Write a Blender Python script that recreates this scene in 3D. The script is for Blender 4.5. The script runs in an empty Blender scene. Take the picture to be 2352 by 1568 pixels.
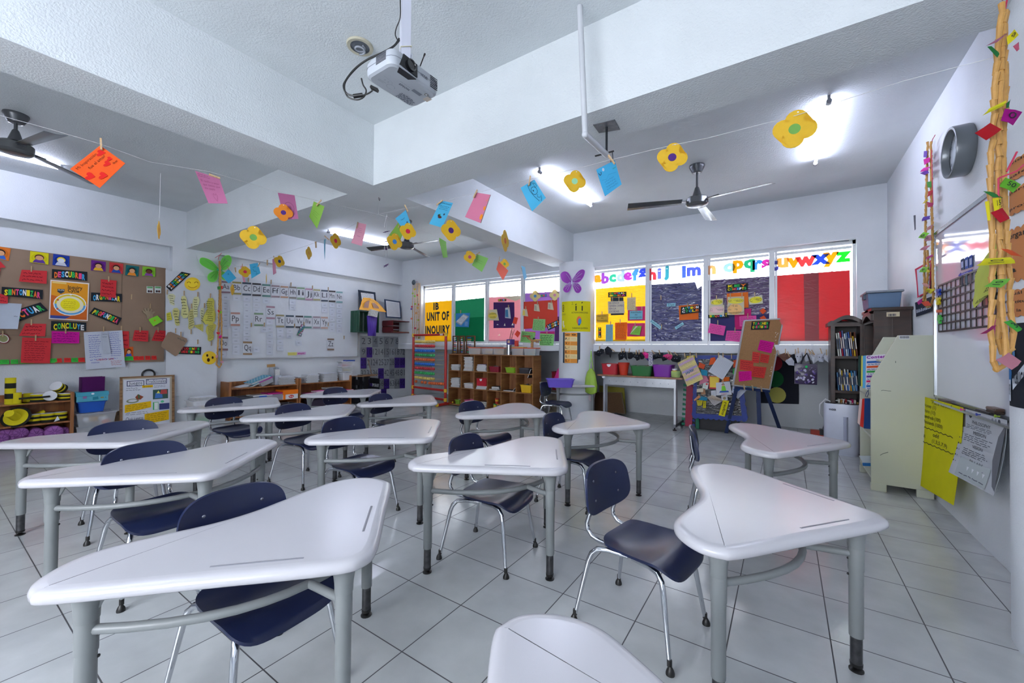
import bpy, bmesh, math, random
from mathutils import Vector, Matrix
random.seed(7)
SC = bpy.context.scene
COL = SC.collection
PI = math.pi
H = 1.22
FPX, YAW, PITCH, ROLL = 933.5,0.59155,0.013949,0.008187
_f = Vector((-math.sin(YAW)*math.cos(PITCH), math.cos(YAW)*math.cos(PITCH), math.sin(PITCH)))
_r0 = Vector((math.cos(YAW), math.sin(YAW),0)); _u0 = _r0.cross(_f)
_r = _r0*math.cos(ROLL) + _u0*math.sin(ROLL); _u = -_r0*math.sin(ROLL) + _u0*math.cos(ROLL)
cam = bpy.data.cameras.new('camera'); camo = bpy.data.objects.new('camera', cam); COL.objects.link(camo)
cam.sensor_fit = 'HORIZONTAL'; cam.sensor_width = 36.0; cam.lens = FPX/2352*36
cam.clip_start = 0.02; cam.clip_end = 200
mw = Matrix.Identity(4)
for i in range(3):
 mw[i][0] = _r[i]; mw[i][1] = _u[i]; mw[i][2] = -_f[i]
mw[2][3] = H
camo.matrix_world = mw
SC.camera = camo
SC.view_settings.view_transform = 'Standard'; SC.view_settings.look = 'None'
SC.view_settings.exposure = 0.7; SC.view_settings.gamma = 1.0; SC.view_settings.use_curve_mapping = False
SC.cycles.max_bounces = 8; SC.cycles.diffuse_bounces = 5; SC.cycles.glossy_bounces = 4
SC.cycles.transmission_bounces = 6; SC.cycles.transparent_max_bounces = 12
SC.cycles.caustics_reflective = False; SC.cycles.caustics_refractive = False
SC.cycles.sample_clamp_indirect = 6.0
SC.cycles.use_denoising = True
SKY = 9.0
TUBE = 52.0
w = bpy.data.worlds.new('sky'); SC.world = w; w.use_nodes = True
nt = w.node_tree; nt.nodes.clear()
bg = nt.nodes.new('ShaderNodeBackground'); wo = nt.nodes.new('ShaderNodeOutputWorld')
bg.inputs[0].default_value = (0.89,0.93,1.0,1); bg.inputs[1].default_value = SKY
nt.links.new(bg.outputs[0], wo.inputs[0])
def ray(px, py): return _r*((px-1176)/FPX) - _u*((py-784)/FPX) + _f
CO = Vector((0,0, H))
def onz(px, py, z=0.0): d = ray(px, py); return CO + d*((z-H)/d.z)
def onx(px, py, x): d = ray(px, py); return CO + d*(x/d.x)
def ony(px, py, y): d = ray(px, py); return CO + d*(y/d.y)
def ondep(px, py, c): return CO + ray(px, py)*c
def lin(c):
 if isinstance(c, str):
  c = tuple(int(c[i:i+2], 16)/255 for i in (0,2,4))
 return tuple(((x+0.055)/1.055)**2.4 if x > 0.04045 else x/12.92 for x in c[:3]) + (1.0,)
_MC = {}
def mat(name, col, rough=0.5, metal=0.0, spec=0.5, noise=0.06, nscale=12.0, bump=0.0, bscale=60.0, coat=0.0, emit=0.0, trans=0.0, alpha=1.0, transl=0.0, transmission=0.0):
 if name in _MC: return _MC[name]
 m = bpy.data.materials.new(name); m.use_nodes = True; t = m.node_tree
 b = t.nodes['Principled BSDF']; out = t.nodes['Material Output']
 c = lin(col)
 b.inputs['Roughness'].default_value = rough; b.inputs['Metallic'].default_value = metal
 b.inputs['Specular IOR Level'].default_value = spec
 b.inputs['Coat Weight'].default_value = coat; b.inputs['Coat Roughness'].default_value = 0.08
 if alpha < 1: b.inputs['Alpha'].default_value = alpha
 if transmission: b.inputs['Transmission Weight'].default_value = transmission
 if emit:
  b.inputs['Emission Color'].default_value = c; b.inputs['Emission Strength'].default_value = emit
 tc = t.nodes.new('ShaderNodeTexCoord')
 if noise > 0:
  n = t.nodes.new('ShaderNodeTexNoise'); n.inputs['Scale'].default_value = nscale; n.inputs['Detail'].default_value = 3
  r = t.nodes.new('ShaderNodeValToRGB')
  r.color_ramp.elements[0].color = tuple(x*(1-noise) for x in c[:3]) + (1,)
  r.color_ramp.elements[1].color = tuple(min(1, x*(1+noise)) for x in c[:3]) + (1,)
  r.color_ramp.elements[0].position = 0.3; r.color_ramp.elements[1].position = 0.7
  t.links.new(tc.outputs['Object'], n.inputs['Vector']); t.links.new(n.outputs['Fac'], r.inputs[0]); t.links.new(r.outputs[0], b.inputs['Base Color'])
 else: b.inputs['Base Color'].default_value = c
 if bump > 0:
  n2 = t.nodes.new('ShaderNodeTexNoise'); n2.inputs['Scale'].default_value = bscale; n2.inputs['Detail'].default_value = 2
  bp = t.nodes.new('ShaderNodeBump'); bp.inputs['Strength'].default_value = bump; bp.inputs['Distance'].default_value = 0.01
  t.links.new(tc.outputs['Object'], n2.inputs['Vector']); t.links.new(n2.outputs['Fac'], bp.inputs['Height']); t.links.new(bp.outputs[0], b.inputs['Normal'])
 if transl > 0:
  tr = t.nodes.new('ShaderNodeBsdfTranslucent'); tr.inputs[0].default_value = c
  mx = t.nodes.new('ShaderNodeMixShader'); mx.inputs[0].default_value = transl
  t.links.new(b.outputs[0], mx.inputs[1]); t.links.new(tr.outputs[0], mx.inputs[2]); t.links.new(mx.outputs[0], out.inputs[0])
 _MC[name] = m
 return m
def paper_mat(hexc): return mat('paper_' + hexc, hexc, rough=0.75, spec=0.25, noise=0.03, nscale=9, transl=0.22)
def card_mat(hexc): return mat('card_' + hexc, hexc, rough=0.7, spec=0.2, noise=0.03, nscale=9)
def plast(hexc, rough=0.35): return mat('plastic_%s_%d' % (hexc, rough*100), hexc, rough=rough, spec=0.5, noise=0.02)
def ink(hexc): return mat('ink_' + hexc, hexc, rough=0.7, spec=0.1, noise=0)
def clear_mat(name, hexc, a): return mat(name, hexc, rough=0.12, spec=0.5, noise=0, alpha=a)
def wood_mat(name, c1, c2, scale=3.0, rough=0.45, axis=(1,1,8), coat=0.1):
 if name in _MC: return _MC[name]
 m = bpy.data.materials.new(name); m.use_nodes = True; t = m.node_tree; b = t.nodes['Principled BSDF']
 tc = t.nodes.new('ShaderNodeTexCoord'); mp = t.nodes.new('ShaderNodeMapping'); mp.inputs['Scale'].default_value = axis
 n = t.nodes.new('ShaderNodeTexNoise'); n.inputs['Scale'].default_value = scale; n.inputs['Detail'].default_value = 5; n.inputs['Distortion'].default_value = 0.6
 r = t.nodes.new('ShaderNodeValToRGB'); r.color_ramp.elements[0].color = lin(c1); r.color_ramp.elements[1].color = lin(c2)
 r.color_ramp.elements[0].position = 0.35; r.color_ramp.elements[1].position = 0.68
 t.links.new(tc.outputs['Object'], mp.inputs[0]); t.links.new(mp.outputs[0], n.inputs['Vector']); t.links.new(n.outputs['Fac'], r.inputs[0]); t.links.new(r.outputs[0], b.inputs['Base Color'])
 b.inputs['Roughness'].default_value = rough; b.inputs['Coat Weight'].default_value = coat
 _MC[name] = m
 return m
def rotm(ax, deg): return Matrix.Rotation(math.radians(deg),3, ax)
class MB:
 def __init__(s): s.v = []; s.f = []; s.m = []
 def add(s, vs, fs, m=0):
  o = len(s.v); s.v += [tuple(v) for v in vs]; s.f += [tuple(i+o for i in f) for f in fs]; s.m += [m]*len(fs); return s
 def box(s, lo, hi, m=0, R=None, c=None):
  x0, y0, z0 = lo; x1, y1, z1 = hi
  vs = [Vector(p) for p in ((x0,y0,z0),(x1,y0,z0),(x1,y1,z0),(x0,y1,z0),(x0,y0,z1),(x1,y0,z1),(x1,y1,z1),(x0,y1,z1))]
  if R is not None:
   c = Vector(c) if c is not None else Vector(((x0+x1)/2,(y0+y1)/2,(z0+z1)/2)); vs = [c + R @ (v-c) for v in vs]
  return s.add(vs, [(0,3,2,1),(4,5,6,7),(0,1,5,4),(1,2,6,5),(2,3,7,6),(3,0,4,7)], m)
 def bar(s, a, b, w, h, m=0, up=(0,0,1)):
  a = Vector(a); b = Vector(b); d = (b-a).normalized(); up = Vector(up); x = d.cross(up)
  if x.length < 1e-4: x = d.cross(Vector((1,0,0)))
  x.normalize(); y = x.cross(d).normalized(); vs = []
  for p in (a, b):
   for sx, sy in ((-1,-1),(1,-1),(1,1),(-1,1)): vs.append(p + x*sx*w/2 + y*sy*h/2)
  return s.add(vs, [(3,2,1,0),(4,5,6,7),(0,1,5,4),(1,2,6,5),(2,3,7,6),(3,0,4,7)], m)
 def tube(s, pts, r, n=10, m=0, cap=True, closed=False):
  pts = [Vector(p) for p in pts]; N = len(pts)
  rr = r if isinstance(r, (list, tuple)) else [r]*N
  vs = []; prev = None
  for i, p in enumerate(pts):
   if closed: d = pts[(i+1) % N]-pts[i-1]
   else: d = pts[min(i+1, N-1)]-pts[max(i-1,0)]
   d.normalize()
   if prev is None:
    a = Vector((0,0,1)) if abs(d.z) < .9 else Vector((1,0,0)); x = d.cross(a).normalized()
   else:
    x = prev - d*prev.dot(d)
    if x.length < 1e-5: x = d.cross(Vector((0,0,1)))
    x.normalize()
   prev = x; y = d.cross(x)
   for k in range(n):
    a = 2*PI*k/n; vs.append(p + (x*math.cos(a)+y*math.sin(a))*rr[i])
  fs = []
  for i in range(N if closed else N-1):
   j = (i+1) % N
   for k in range(n): fs.append((i*n+k, i*n+(k+1) % n, j*n+(k+1) % n, j*n+k))
  if cap and not closed: fs.append(tuple(range(n-1,-1,-1))); fs.append(tuple((N-1)*n+k for k in range(n)))
  return s.add(vs, fs, m)
 def lathe(s, prof, c=(0,0,0), n=20, m=0, R=None, cap=True):
  c = Vector(c); vs = []
  for r_, z in prof:
   for k in range(n):
    a = 2*PI*k/n; v = Vector((r_*math.cos(a), r_*math.sin(a), z)); vs.append(c + (R @ v if R is not None else v))
  fs = []
  for i in range(len(prof)-1):
   for k in range(n): fs.append((i*n+k, i*n+(k+1) % n, (i+1)*n+(k+1) % n, (i+1)*n+k))
  if cap: fs.append(tuple(range(n-1,-1,-1))); fs.append(tuple((len(prof)-1)*n+k for k in range(n)))
  return s.add(vs, fs, m)
 def ball(s, c, r, n=10, m=0, sc=(1,1,1)):
  c = Vector(c); h = max(4, n//2+1); vs = [c+Vector((0,0,-r*sc[2]))]
  for i in range(1, h):
   a = -PI/2+PI*i/h
   for k in range(n): b = 2*PI*k/n; vs.append(c+Vector((r*sc[0]*math.cos(a)*math.cos(b), r*sc[1]*math.cos(a)*math.sin(b), r*sc[2]*math.sin(a))))
  vs.append(c+Vector((0,0,r*sc[2]))); fs = []
  for k in range(n): fs.append((0,1+(k+1) % n, 1+k))
  for i in range(h-2):
   for k in range(n): fs.append((1+i*n+k, 1+i*n+(k+1) % n, 1+(i+1)*n+(k+1) % n, 1+(i+1)*n+k))
  l = len(vs)-1; o = 1+(h-2)*n
  for k in range(n): fs.append((o+k, o+(k+1) % n, l))
  return s.add(vs, fs, m)
 def slab(s, pts, d, m=0):
  """closed outline PTS (3D, roughly planar) given the thickness vector D"""
  pts = [Vector(p) for p in pts]; d = Vector(d); n = len(pts)
  vs = pts + [p+d for p in pts]
  fs = [tuple(range(n-1,-1,-1)), tuple(range(n, 2*n))] + [(i, (i+1) % n, n+(i+1) % n, n+i) for i in range(n)]
  return s.add(vs, fs, m)
 def sheet(s, fn, nu, nv, d=None, m=0):
  """grid surface fn(u,v) with thickness vector d"""
  g = [[Vector(fn(i/nu, j/nv)) for i in range(nu+1)] for j in range(nv+1)]
  vs = [p for row in g for p in row]; W = nu+1
  top = [(j*W+i, j*W+i+1,(j+1)*W+i+1,(j+1)*W+i) for j in range(nv) for i in range(nu)]
  if d is None: return s.add(vs, top, m)
  d = Vector(d); o = len(vs); vs = vs + [p+d for p in vs]
  fs = top + [tuple(o+i for i in reversed(f)) for f in top]
  rim = [(0, i) for i in range(nu)] and [i for i in range(W)] + [j*W+nu for j in range(1, nv+1)] + [nv*W+i for i in range(nu-1,-1,-1)] + [j*W for j in range(nv-1,0,-1)]
  for a, b in zip(rim, rim[1:]+rim[:1]): fs.append((b, a, o+a, o+b))
  return s.add(vs, fs, m)
 def build(s, name, mats, parent=None, smooth=False, bevel=0.0, loc=None):
  me = bpy.data.meshes.new(name)
  if loc is not None: L = Vector(loc); s.v = [tuple(Vector(v)-L) for v in s.v]
  me.from_pydata(s.v, [], s.f)
  for m_ in (mats if isinstance(mats, (list, tuple)) else [mats]): me.materials.append(m_)
  for p, k in zip(me.polygons, s.m): p.material_index = k
  bm = bmesh.new(); bm.from_mesh(me); bmesh.ops.recalc_face_normals(bm, faces=bm.faces[:]); bm.to_mesh(me); bm.free()
  if smooth:
   me.polygons.foreach_set('use_smooth', [True]*len(me.polygons))
   me.set_sharp_from_angle(angle=math.radians(40 if smooth is True else smooth))
   for p in me.polygons:
    if len(p.vertices) > 12: p.use_smooth = False
  me.update()
  o = bpy.data.objects.new(name, me); COL.objects.link(o)
  if parent is not None: o.parent = parent
  if loc is not None: o.location = loc
  if bevel:
   b = o.modifiers.new('bevel', 'BEVEL'); b.width = bevel; b.segments = 2; b.limit_method = 'ANGLE'; b.angle_limit = math.radians(50)
  return o
def tag(o, label, cat, group=None, kind=None):
 o['label'] = label; o['category'] = cat
 if group: o['group'] = group
 if kind: o['kind'] = kind
 return o
def thing(name, label, cat, loc=(0,0,0), rotz=0.0, group=None, R=None):
 o = bpy.data.objects.new(name, None); COL.objects.link(o); o.location = loc; o.rotation_euler = (0,0, rotz)
 if R is not None: o.rotation_euler = R.to_euler()
 o.empty_display_size = 0.05
 return tag(o, label, cat, group)
def struct(o): o['kind'] = 'structure'; return o
KIDS = {}
def dup(root, loc=None, rotz=None, label=None, group=None, R=None, scale=None):
 r = root.copy(); COL.objects.link(r)
 if loc is not None: r.location = loc
 if rotz is not None: r.rotation_euler = (0,0, rotz)
 if R is not None: r.rotation_euler = R.to_euler()
 if scale is not None: r.scale = scale
 if label: r['label'] = label
 if group: r['group'] = group
 if root.name not in KIDS: KIDS[root.name] = [(c, list(c.children)) for c in root.children]
 for ch, gs in KIDS[root.name]:
  c = ch.copy(); COL.objects.link(c); c.parent = r
  for g in gs:
   d = g.copy(); COL.objects.link(d); d.parent = c
 return r
_GL = {}
def _fontmesh(txt, bold, shear):
 cu = bpy.data.curves.new('t', 'FONT'); cu.body = txt; cu.resolution_u = 2; cu.offset = bold; cu.shear = shear
 o = bpy.data.objects.new('t', cu)
 me = o.to_mesh()
 r = ([(v.co.x, v.co.y) for v in me.vertices], [tuple(p.vertices) for p in me.polygons])
 o.to_mesh_clear(); bpy.data.objects.remove(o); bpy.data.curves.remove(cu)
 return r
def _wid(t):
 v = _fontmesh(t, 0.0,0.0)[0]; return max(p[0] for p in v)-min(p[0] for p in v)
_BAR = None
def glyph(c, bold, shear):
 global _BAR
 if _BAR is None: _BAR = _wid('||')
 k = (c, bold, shear)
 if k not in _GL:
  vs, fs = _fontmesh(c, bold, shear) if c != ' ' else ([], [])
  adv = _GL[('w', c)] if ('w', c) in _GL else _wid('|'+c+'|')-_BAR
  _GL[('w', c)] = adv; _GL[k] = (vs, fs, adv)
 return _GL[k]
def text2d(txt, bold=0.0, shear=0.0):
 """vertices (x,y) and faces of a line of text; cap height about 0.7"""
 x = 0.0; V = []; F = []
 for c in txt:
  vs, fs, adv = glyph(c, bold, shear); o = len(V)
  V += [(p[0]+x, p[1]) for p in vs]; F += [tuple(i+o for i in f) for f in fs]; x += adv + bold*1.5
 return V, F
def put_text(mb, txt, P, box, m=0, bold=0.0, shear=0.0, fit=True, align='c', arc=0.0):
 """write TXT into the unit-square box (x0,y0,x1,y1) of the surface P(u,v) (v up)"""
 vs, fs = text2d(txt, bold, shear)
 if not vs: return
 x0 = min(v[0] for v in vs); x1 = max(v[0] for v in vs); ya, yb = -0.2,0.78
 bw = box[2]-box[0]; bh = box[3]-box[1]
 out = []
 for x, y in vs:
  u = box[0] + bw*(x-x0)/max(1e-6, x1-x0); t = (x-x0)/max(1e-6, x1-x0)*2-1
  v = box[1] + bh*(y-ya)/(yb-ya) - arc*t*t
  out.append(P(u, v))
 mb.add(out, fs, m)
def quadP(c, lift):
 """bilinear surface over corners (tl,tr,br,bl) lifted along its normal towards the room"""
 tl, tr, br, bl = [Vector(p) for p in c]
 n = (tr-tl).cross(bl-tl).normalized()
 cen = (tl+tr+br+bl)/4
 if n.dot(CO-cen) < 0: n = -n
 def P(u, v): return (bl*(1-u)+br*u)*(1-v) + (tl*(1-u)+tr*u)*v + n*lift
 return P, n
def scrib(mb, P, box, rows, m=0, seed=0, amp=0.35, th=0.12):
 """rows of joined-up handwriting, too small to read, as thin strokes"""
 rd = random.Random(seed); x0, y0, x1, y1 = box; rh = (y1-y0)/rows
 for r_ in range(rows):
  yc = y1 - rh*(r_+.55); u = x0 + rd.random()*.04*(x1-x0); end = x1 - rd.random()*.22*(x1-x0)
  while u < end:
   wl = (x1-x0)*(.08+.14*rd.random()); e = min(end, u+wl); n = max(3, int((e-u)/(x1-x0)*34)); pts = []
   for i in range(n+1): pts.append((u+(e-u)*i/n, yc+rh*amp*(rd.random()-.5)*(1.4 if i % 4 == 1 else .8)))
   t = rh*th
   vs = [P(a, b-t) for a, b in pts]+[P(a, b+t) for a, b in pts]; N = n+1
   mb.add(vs, [(i, i+1, N+i+1, N+i) for i in range(n)], m)
   u = e + (x1-x0)*.035
def disc2(mb, P, cx, cy, rx, ry, m=0, n=20, a0=0.0, a1=2*PI, rot=0.0):
 pts = []
 full = abs(a1-a0-2*PI) < 1e-6
 for k in range(n if full else n+1):
  a = a0+(a1-a0)*k/n; x = rx*math.cos(a); y = ry*math.sin(a)
  pts.append(P(cx+x*math.cos(rot)-y*math.sin(rot), cy+x*math.sin(rot)+y*math.cos(rot)))
 mb.add(pts, [tuple(range(len(pts)))], m)
def poly2(mb, P, pts, m=0): mb.add([P(u, v) for u, v in pts], [tuple(range(len(pts)))], m)
def line2(mb, P, pts, w, m=0):
 pts = [Vector(p) for p in pts]; vs = []
 for i, p in enumerate(pts):
  d = (pts[min(i+1, len(pts)-1)]-pts[max(i-1,0)]); d.normalize(); n = Vector((-d.y, d.x))*w/2
  vs += [P(*(p+n)), P(*(p-n))]
 mb.add(vs, [(2*i, 2*i+1,2*i+3,2*i+2) for i in range(len(pts)-1)], m)
def C(o, s, *ps): return [(o[0]+x/s, o[1]+y/s) for x, y in ps]
def at(p, pl):
 k, v = pl
 return onx(p[0], p[1], v) if k == 'x' else ony(p[0], p[1], v) if k == 'y' else onz(p[0], p[1], v) if k == 'z' else ondep(p[0], p[1], v)
def deco(o, P, items, name='lettering'):
 mb = MB(); cols = []
 def ci(c):
  if c not in cols: cols.append(c)
  return cols.index(c)
 nr = (P(1,.5)-P(0,.5)).cross(P(.5,1)-P(.5,0)).normalized(); PB = P; step = min(.0004,.004/max(1, len(items)))
 for ix, it in enumerate(items):
  k = it[0]; P = (lambda l: (lambda u, v: PB(u, v)+l))(nr*(step*ix))
  if k == 't': put_text(mb, it[1], P, it[2], ci(it[3] if len(it) > 3 else '26262e'), *(it[4:] if len(it) > 4 else ()))
  elif k == 'm':                       # one line, letters in several colours
   txt, box, cs = it[1:4]; n = len(txt); w_ = (box[2]-box[0])/n; arc = it[4] if len(it) > 4 else 0
   for i, ch in enumerate(txt):
    if ch == ' ': continue
    t = (i+.5)/n*2-1
    put_text(mb, ch, P, (box[0]+i*w_+.06*w_, box[1]-arc*t*t, box[0]+(i+.96)*w_, box[3]-arc*t*t), ci(cs[i % len(cs)]),.045)
  elif k == 's': scrib(mb, P, it[1], it[2], ci(it[3] if len(it) > 3 else '3a3a48'), it[4] if len(it) > 4 else 1, th=it[5] if len(it) > 5 else .1)
  elif k == 'd': disc2(mb, P, it[1], it[2], it[3], it[4], ci(it[5]), *(it[6:] if len(it) > 6 else ()))
  elif k == 'p': poly2(mb, P, it[1], ci(it[2]))
  elif k == 'r': x0, y0, x1, y1 = it[1]; poly2(mb, P, [(x0, y0),(x1, y0),(x1, y1),(x0, y1)], ci(it[2]))
  elif k == 'l': line2(mb, P, it[1], it[2], ci(it[3] if len(it) > 3 else '26262e'))
 if mb.v: return mb.build(name, [ink(c) for c in cols], o)
PINS = []
def note(name, label, cat, c4, pl, col, items=(), group=None, curl=.006, th=.0012, m=None, pins=(), short=None, poly=None, seg=4, off=0.0, dname='lettering'):
 """a sheet of paper whose corners (tl,tr,br,bl) are seen at the picture points C4 on the plane PL"""
 W = [p if isinstance(p, Vector) else at(p, pl[:2] if pl[0] != 'd2' else ('d', pl[1])) for p in c4]
 if pl and pl[0] == 'd2':
  W = [ondep(p[0], p[1], pl[1]+dz) for p, dz in zip(c4, pl[2])]
 P0, n = quadP(W, 0); cen = (W[0]+W[1]+W[2]+W[3])/4 + n*off
 def P(u, v, l=.0009): return P0(u, v) - (cen-n*off) + n*(curl*(1-v)**2 + l)
 mm = m or paper_mat(col); mb = MB()
 if poly:
  mb.slab([P(u, v, 0) for u, v in poly], -n*th)
 else: mb.sheet(lambda u, v: P(u, v, 0),1 if curl == 0 else seg, 1 if curl == 0 else seg, -n*th)
 o = mb.build(name, mm); o.location = cen
 tag(o, label, cat, group)
 if items: deco(o, lambda u, v: P(u, v), items, dname)
 for i, p in enumerate(pins): PINS.append((p, pl, (short or label), len(pins), i, n))
 return o
PINW = wood_mat('pin_wood', (.68,.56,.40),(.78,.67,.52),30,.6,(1,1,6),0)
pin0 = thing('clothespin', 'x', 'clothespin')
for s_ in (-1,1):
 pm = MB(); q = [(s_*.0035,-.036),(s_*.0085,-.036),(s_*.0085,.0),(s_*.0125,.036),(s_*.0075,.036),(s_*.0022,.005)]
 pm.slab([(a, -.005, b) for a, b in q], (0,.01,0)); pm.build('prong', PINW, pin0)
MB().tube([(-.0095,0,.004),(-.004,0,.004),(.004,0,.004),(.0095,0,.004)], .0022,6).build('spring', mat('spring_steel', (.6,.6,.62), metal=.8, rough=.3, noise=0), pin0)
_p0 = [True]
def put_pin(pos, heading, ang, label, sc=1.0):
 R = (Matrix.Rotation(heading, 3, 'Z') @ Matrix.Rotation(math.radians(ang),3, 'X'))
 if _p0[0]: r = pin0; r.location = pos; r.rotation_euler = R.to_euler(); r['label'] = label; _p0[0] = False; r['group'] = 'clothespins about the room'; r.scale = (sc, sc, sc)
 else: r = dup(pin0, pos, None, label, R=R, scale=(sc, sc, sc))
 return r
def flush_pins():
 seen = {}
 for p, pl, short, n, i, nn in PINS:
  ang = p[2] if len(p) > 2 else 0
  w_ = at(p[:2], pl); w_ = w_+nn*.004
  side = '' if n == 1 else (' the first edge of' if n == 2 and i == 0 else ' the other edge of' if n == 2 else ' corner %s of' % ('one', 'two', 'three', 'four')[i])
  put_pin(w_, math.atan2(nn.y, nn.x), ang, 'wooden clothespin on%s the %s' % (side, short))
 PINS.clear()
def line_thing(name, label, cat, pts, r, m, group=None):
 pts = [Vector(p) for p in pts]; c = sum(pts, Vector())/len(pts)
 o = MB().tube([p-c for p in pts], r, 6).build(name, m); o.location = c
 return tag(o, label, cat, group)
def banner(label, c4, pl, rows, cs, arc=0.0, bg='20242a', name='title_strip', cat='sign', off=.002, pins=(), short=None):
 n = len(rows); h = .84/n
 its = [('m', t, (.06,.08+h*(n-1-i)+.02,.94,.08+h*(n-i)), cs, arc) for i, t in enumerate(rows)]
 return note(name, label, cat, c4, pl, bg, its, group=None, curl=0, th=.002, m=card_mat(bg), off=off, pins=pins, short=short)
BR = ['e8d22a', '35b45a', 'f07a30', 'e94f8a', '46a6dc', 'f2f2f2']
def ball_face(items, cx, cy, rx, ry, skin='e8b890', hair='2e2320', shirt='c03a3a'):
 items += [('p', [(cx-rx*.7, cy-ry),(cx+rx*.7, cy-ry),(cx+rx*.45, cy-ry*.3),(cx-rx*.45, cy-ry*.3)], shirt),('d', cx, cy+ry*.2, rx*.52, ry*.6, hair),('d', cx, cy+ry*.06, rx*.42, ry*.48, skin)]
ZC, ZB, XC, XA, YB, YN = 3.25,2.69,1.03,-7.75,6.6,7.75
WALLM = mat('wall_paint', (0.83,0.845,0.865), rough=0.55, spec=0.3, noise=0.03, nscale=3, bump=0.25, bscale=110)
CEILM = mat('ceiling_paint', (0.82,0.84,0.85), rough=0.7, spec=0.2, noise=0.03, nscale=3, bump=0.35, bscale=90)
FRAMEM = mat('white_aluminium', (0.84,0.85,0.86), rough=0.35, noise=0.02)
def floor_mat():
 m = bpy.data.materials.new('floor_tile'); m.use_nodes = True; t = m.node_tree; b = t.nodes['Principled BSDF']; L = t.links.new
 tc = t.nodes.new('ShaderNodeTexCoord'); mp = t.nodes.new('ShaderNodeMapping'); mp.inputs['Location'].default_value = (0.915,-1.835,0)
 L(tc.outputs['Object'], mp.inputs[0])
 br = t.nodes.new('ShaderNodeTexBrick'); br.offset = 0; br.squash = 1
 br.inputs['Scale'].default_value = 1.0; br.inputs['Brick Width'].default_value = 0.3575; br.inputs['Row Height'].default_value = 0.356
 br.inputs['Mortar Size'].default_value = 0.0028; br.inputs['Mortar Smooth'].default_value = 0.2; br.inputs['Bias'].default_value = 0
 br.inputs['Color1'].default_value = lin((0.735,0.745,0.745)); br.inputs['Color2'].default_value = lin((0.70,0.712,0.715)); br.inputs['Mortar'].default_value = lin((0.27,0.27,0.28))
 L(mp.outputs[0], br.inputs['Vector'])
 n = t.nodes.new('ShaderNodeTexNoise'); n.inputs['Scale'].default_value = 5; n.inputs['Detail'].default_value = 6
 L(tc.outputs['Object'], n.inputs['Vector'])
 mr = t.nodes.new('ShaderNodeMapRange'); mr.inputs['From Min'].default_value = 0.3; mr.inputs['From Max'].default_value = 0.7; mr.inputs['To Min'].default_value = 0.88; mr.inputs['To Max'].default_value = 1.06
 L(n.outputs['Fac'], mr.inputs['Value'])
 mx = t.nodes.new('ShaderNodeMix'); mx.data_type = 'RGBA'; mx.blend_type = 'MULTIPLY'; mx.inputs['Factor'].default_value = 1
 L(br.outputs['Color'], mx.inputs[6]); L(mr.outputs[0], mx.inputs[7]); L(mx.outputs[2], b.inputs['Base Color'])
 n3 = t.nodes.new('ShaderNodeTexNoise'); n3.inputs['Scale'].default_value = 9; n3.inputs['Detail'].default_value = 3; n3.inputs['Distortion'].default_value = 1.5
 L(tc.outputs['Object'], n3.inputs['Vector'])
 vo = t.nodes.new('ShaderNodeTexVoronoi'); vo.feature = 'DISTANCE_TO_EDGE'; vo.inputs['Scale'].default_value = 26
 va = t.nodes.new('ShaderNodeVectorMath'); va.operation = 'MULTIPLY_ADD'; va.inputs[1].default_value = (.12,.12,.12)
 L(n3.outputs['Color'], va.inputs[0]); L(tc.outputs['Object'], va.inputs[2]); L(va.outputs[0], vo.inputs['Vector'])
 cr = t.nodes.new('ShaderNodeMapRange'); cr.inputs['From Max'].default_value = 0.035; L(vo.outputs['Distance'], cr.inputs['Value'])
 ad = t.nodes.new('ShaderNodeMath'); ad.operation = 'MULTIPLY_ADD'; ad.inputs[1].default_value = -3.0
 L(br.outputs['Fac'], ad.inputs[0]); L(cr.outputs[0], ad.inputs[2])
 bp = t.nodes.new('ShaderNodeBump'); bp.inputs['Strength'].default_value = 0.06; bp.inputs['Distance'].default_value = 0.004
 L(ad.outputs[0], bp.inputs['Height']); L(bp.outputs[0], b.inputs['Normal'])
 rg = t.nodes.new('ShaderNodeMapRange'); rg.inputs['To Min'].default_value = 0.16; rg.inputs['To Max'].default_value = 0.6; L(br.outputs['Fac'], rg.inputs['Value']); L(rg.outputs[0], b.inputs['Roughness'])
 b.inputs['Specular IOR Level'].default_value = 0.5
 return m
YF = -2.6
struct(MB().box((XA-.15, YF-.15,-.12),(XC+.15, YN+.15,0)).build('floor', floor_mat()))
struct(MB().box((XA-.15, YF-.15, ZC),(XC+.15, YB+.15, ZC+.15)).build('ceiling', CEILM))
struct(MB().box((XA-.15, YF-.15,0),(XA, YN+.15, ZC)).build('wall_left', WALLM))
struct(MB().box((XC, YF-.15,0),(XC+.15, YN+.15, ZC)).build('wall_right', WALLM))
m = MB()
m.box((XA, YF-.15,0),(XC, YF, 1.0)).box((XA, YF-.15,2.5),(XC, YF, ZC)).box((XA, YF-.15,1.0),(-6.9, YF, 2.5)).box((-6.95, YF-.15,1.0),(-3.0, YF, 2.5)).box((.3, YF-.15,1.0),(XC, YF, 2.5))  # unseen wall; its opening is added to let sky light fill the room
struct(m.build('wall_front', WALLM))
WL = (-6.97,-3.34); WR = (-2.80,0.745); ZS, ZW = 1.285,2.62
m = MB()
m.box((XA, YB, ZW),(XC, YB+.15, ZC)).box((XA, YB, ZS),(WL[0], YB+.15, ZW)).box((WL[1], YB, ZS),(WR[0], YB+.15, ZW)).box((WR[1], YB, ZS),(XC, YB+.15, ZW))
struct(m.build('wall_back', WALLM))
struct(MB().box((XA, YB, 1.155),(XC, YN+.25, ZS-.002)).build('trim_1', WALLM, bevel=.006))
struct(MB().box((XA, YN, 0),(XC, YN+.15,1.155)).build('wall_niche', WALLM))
PX = (-3.52,-3.13); QY = (2.36,2.74)
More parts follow.
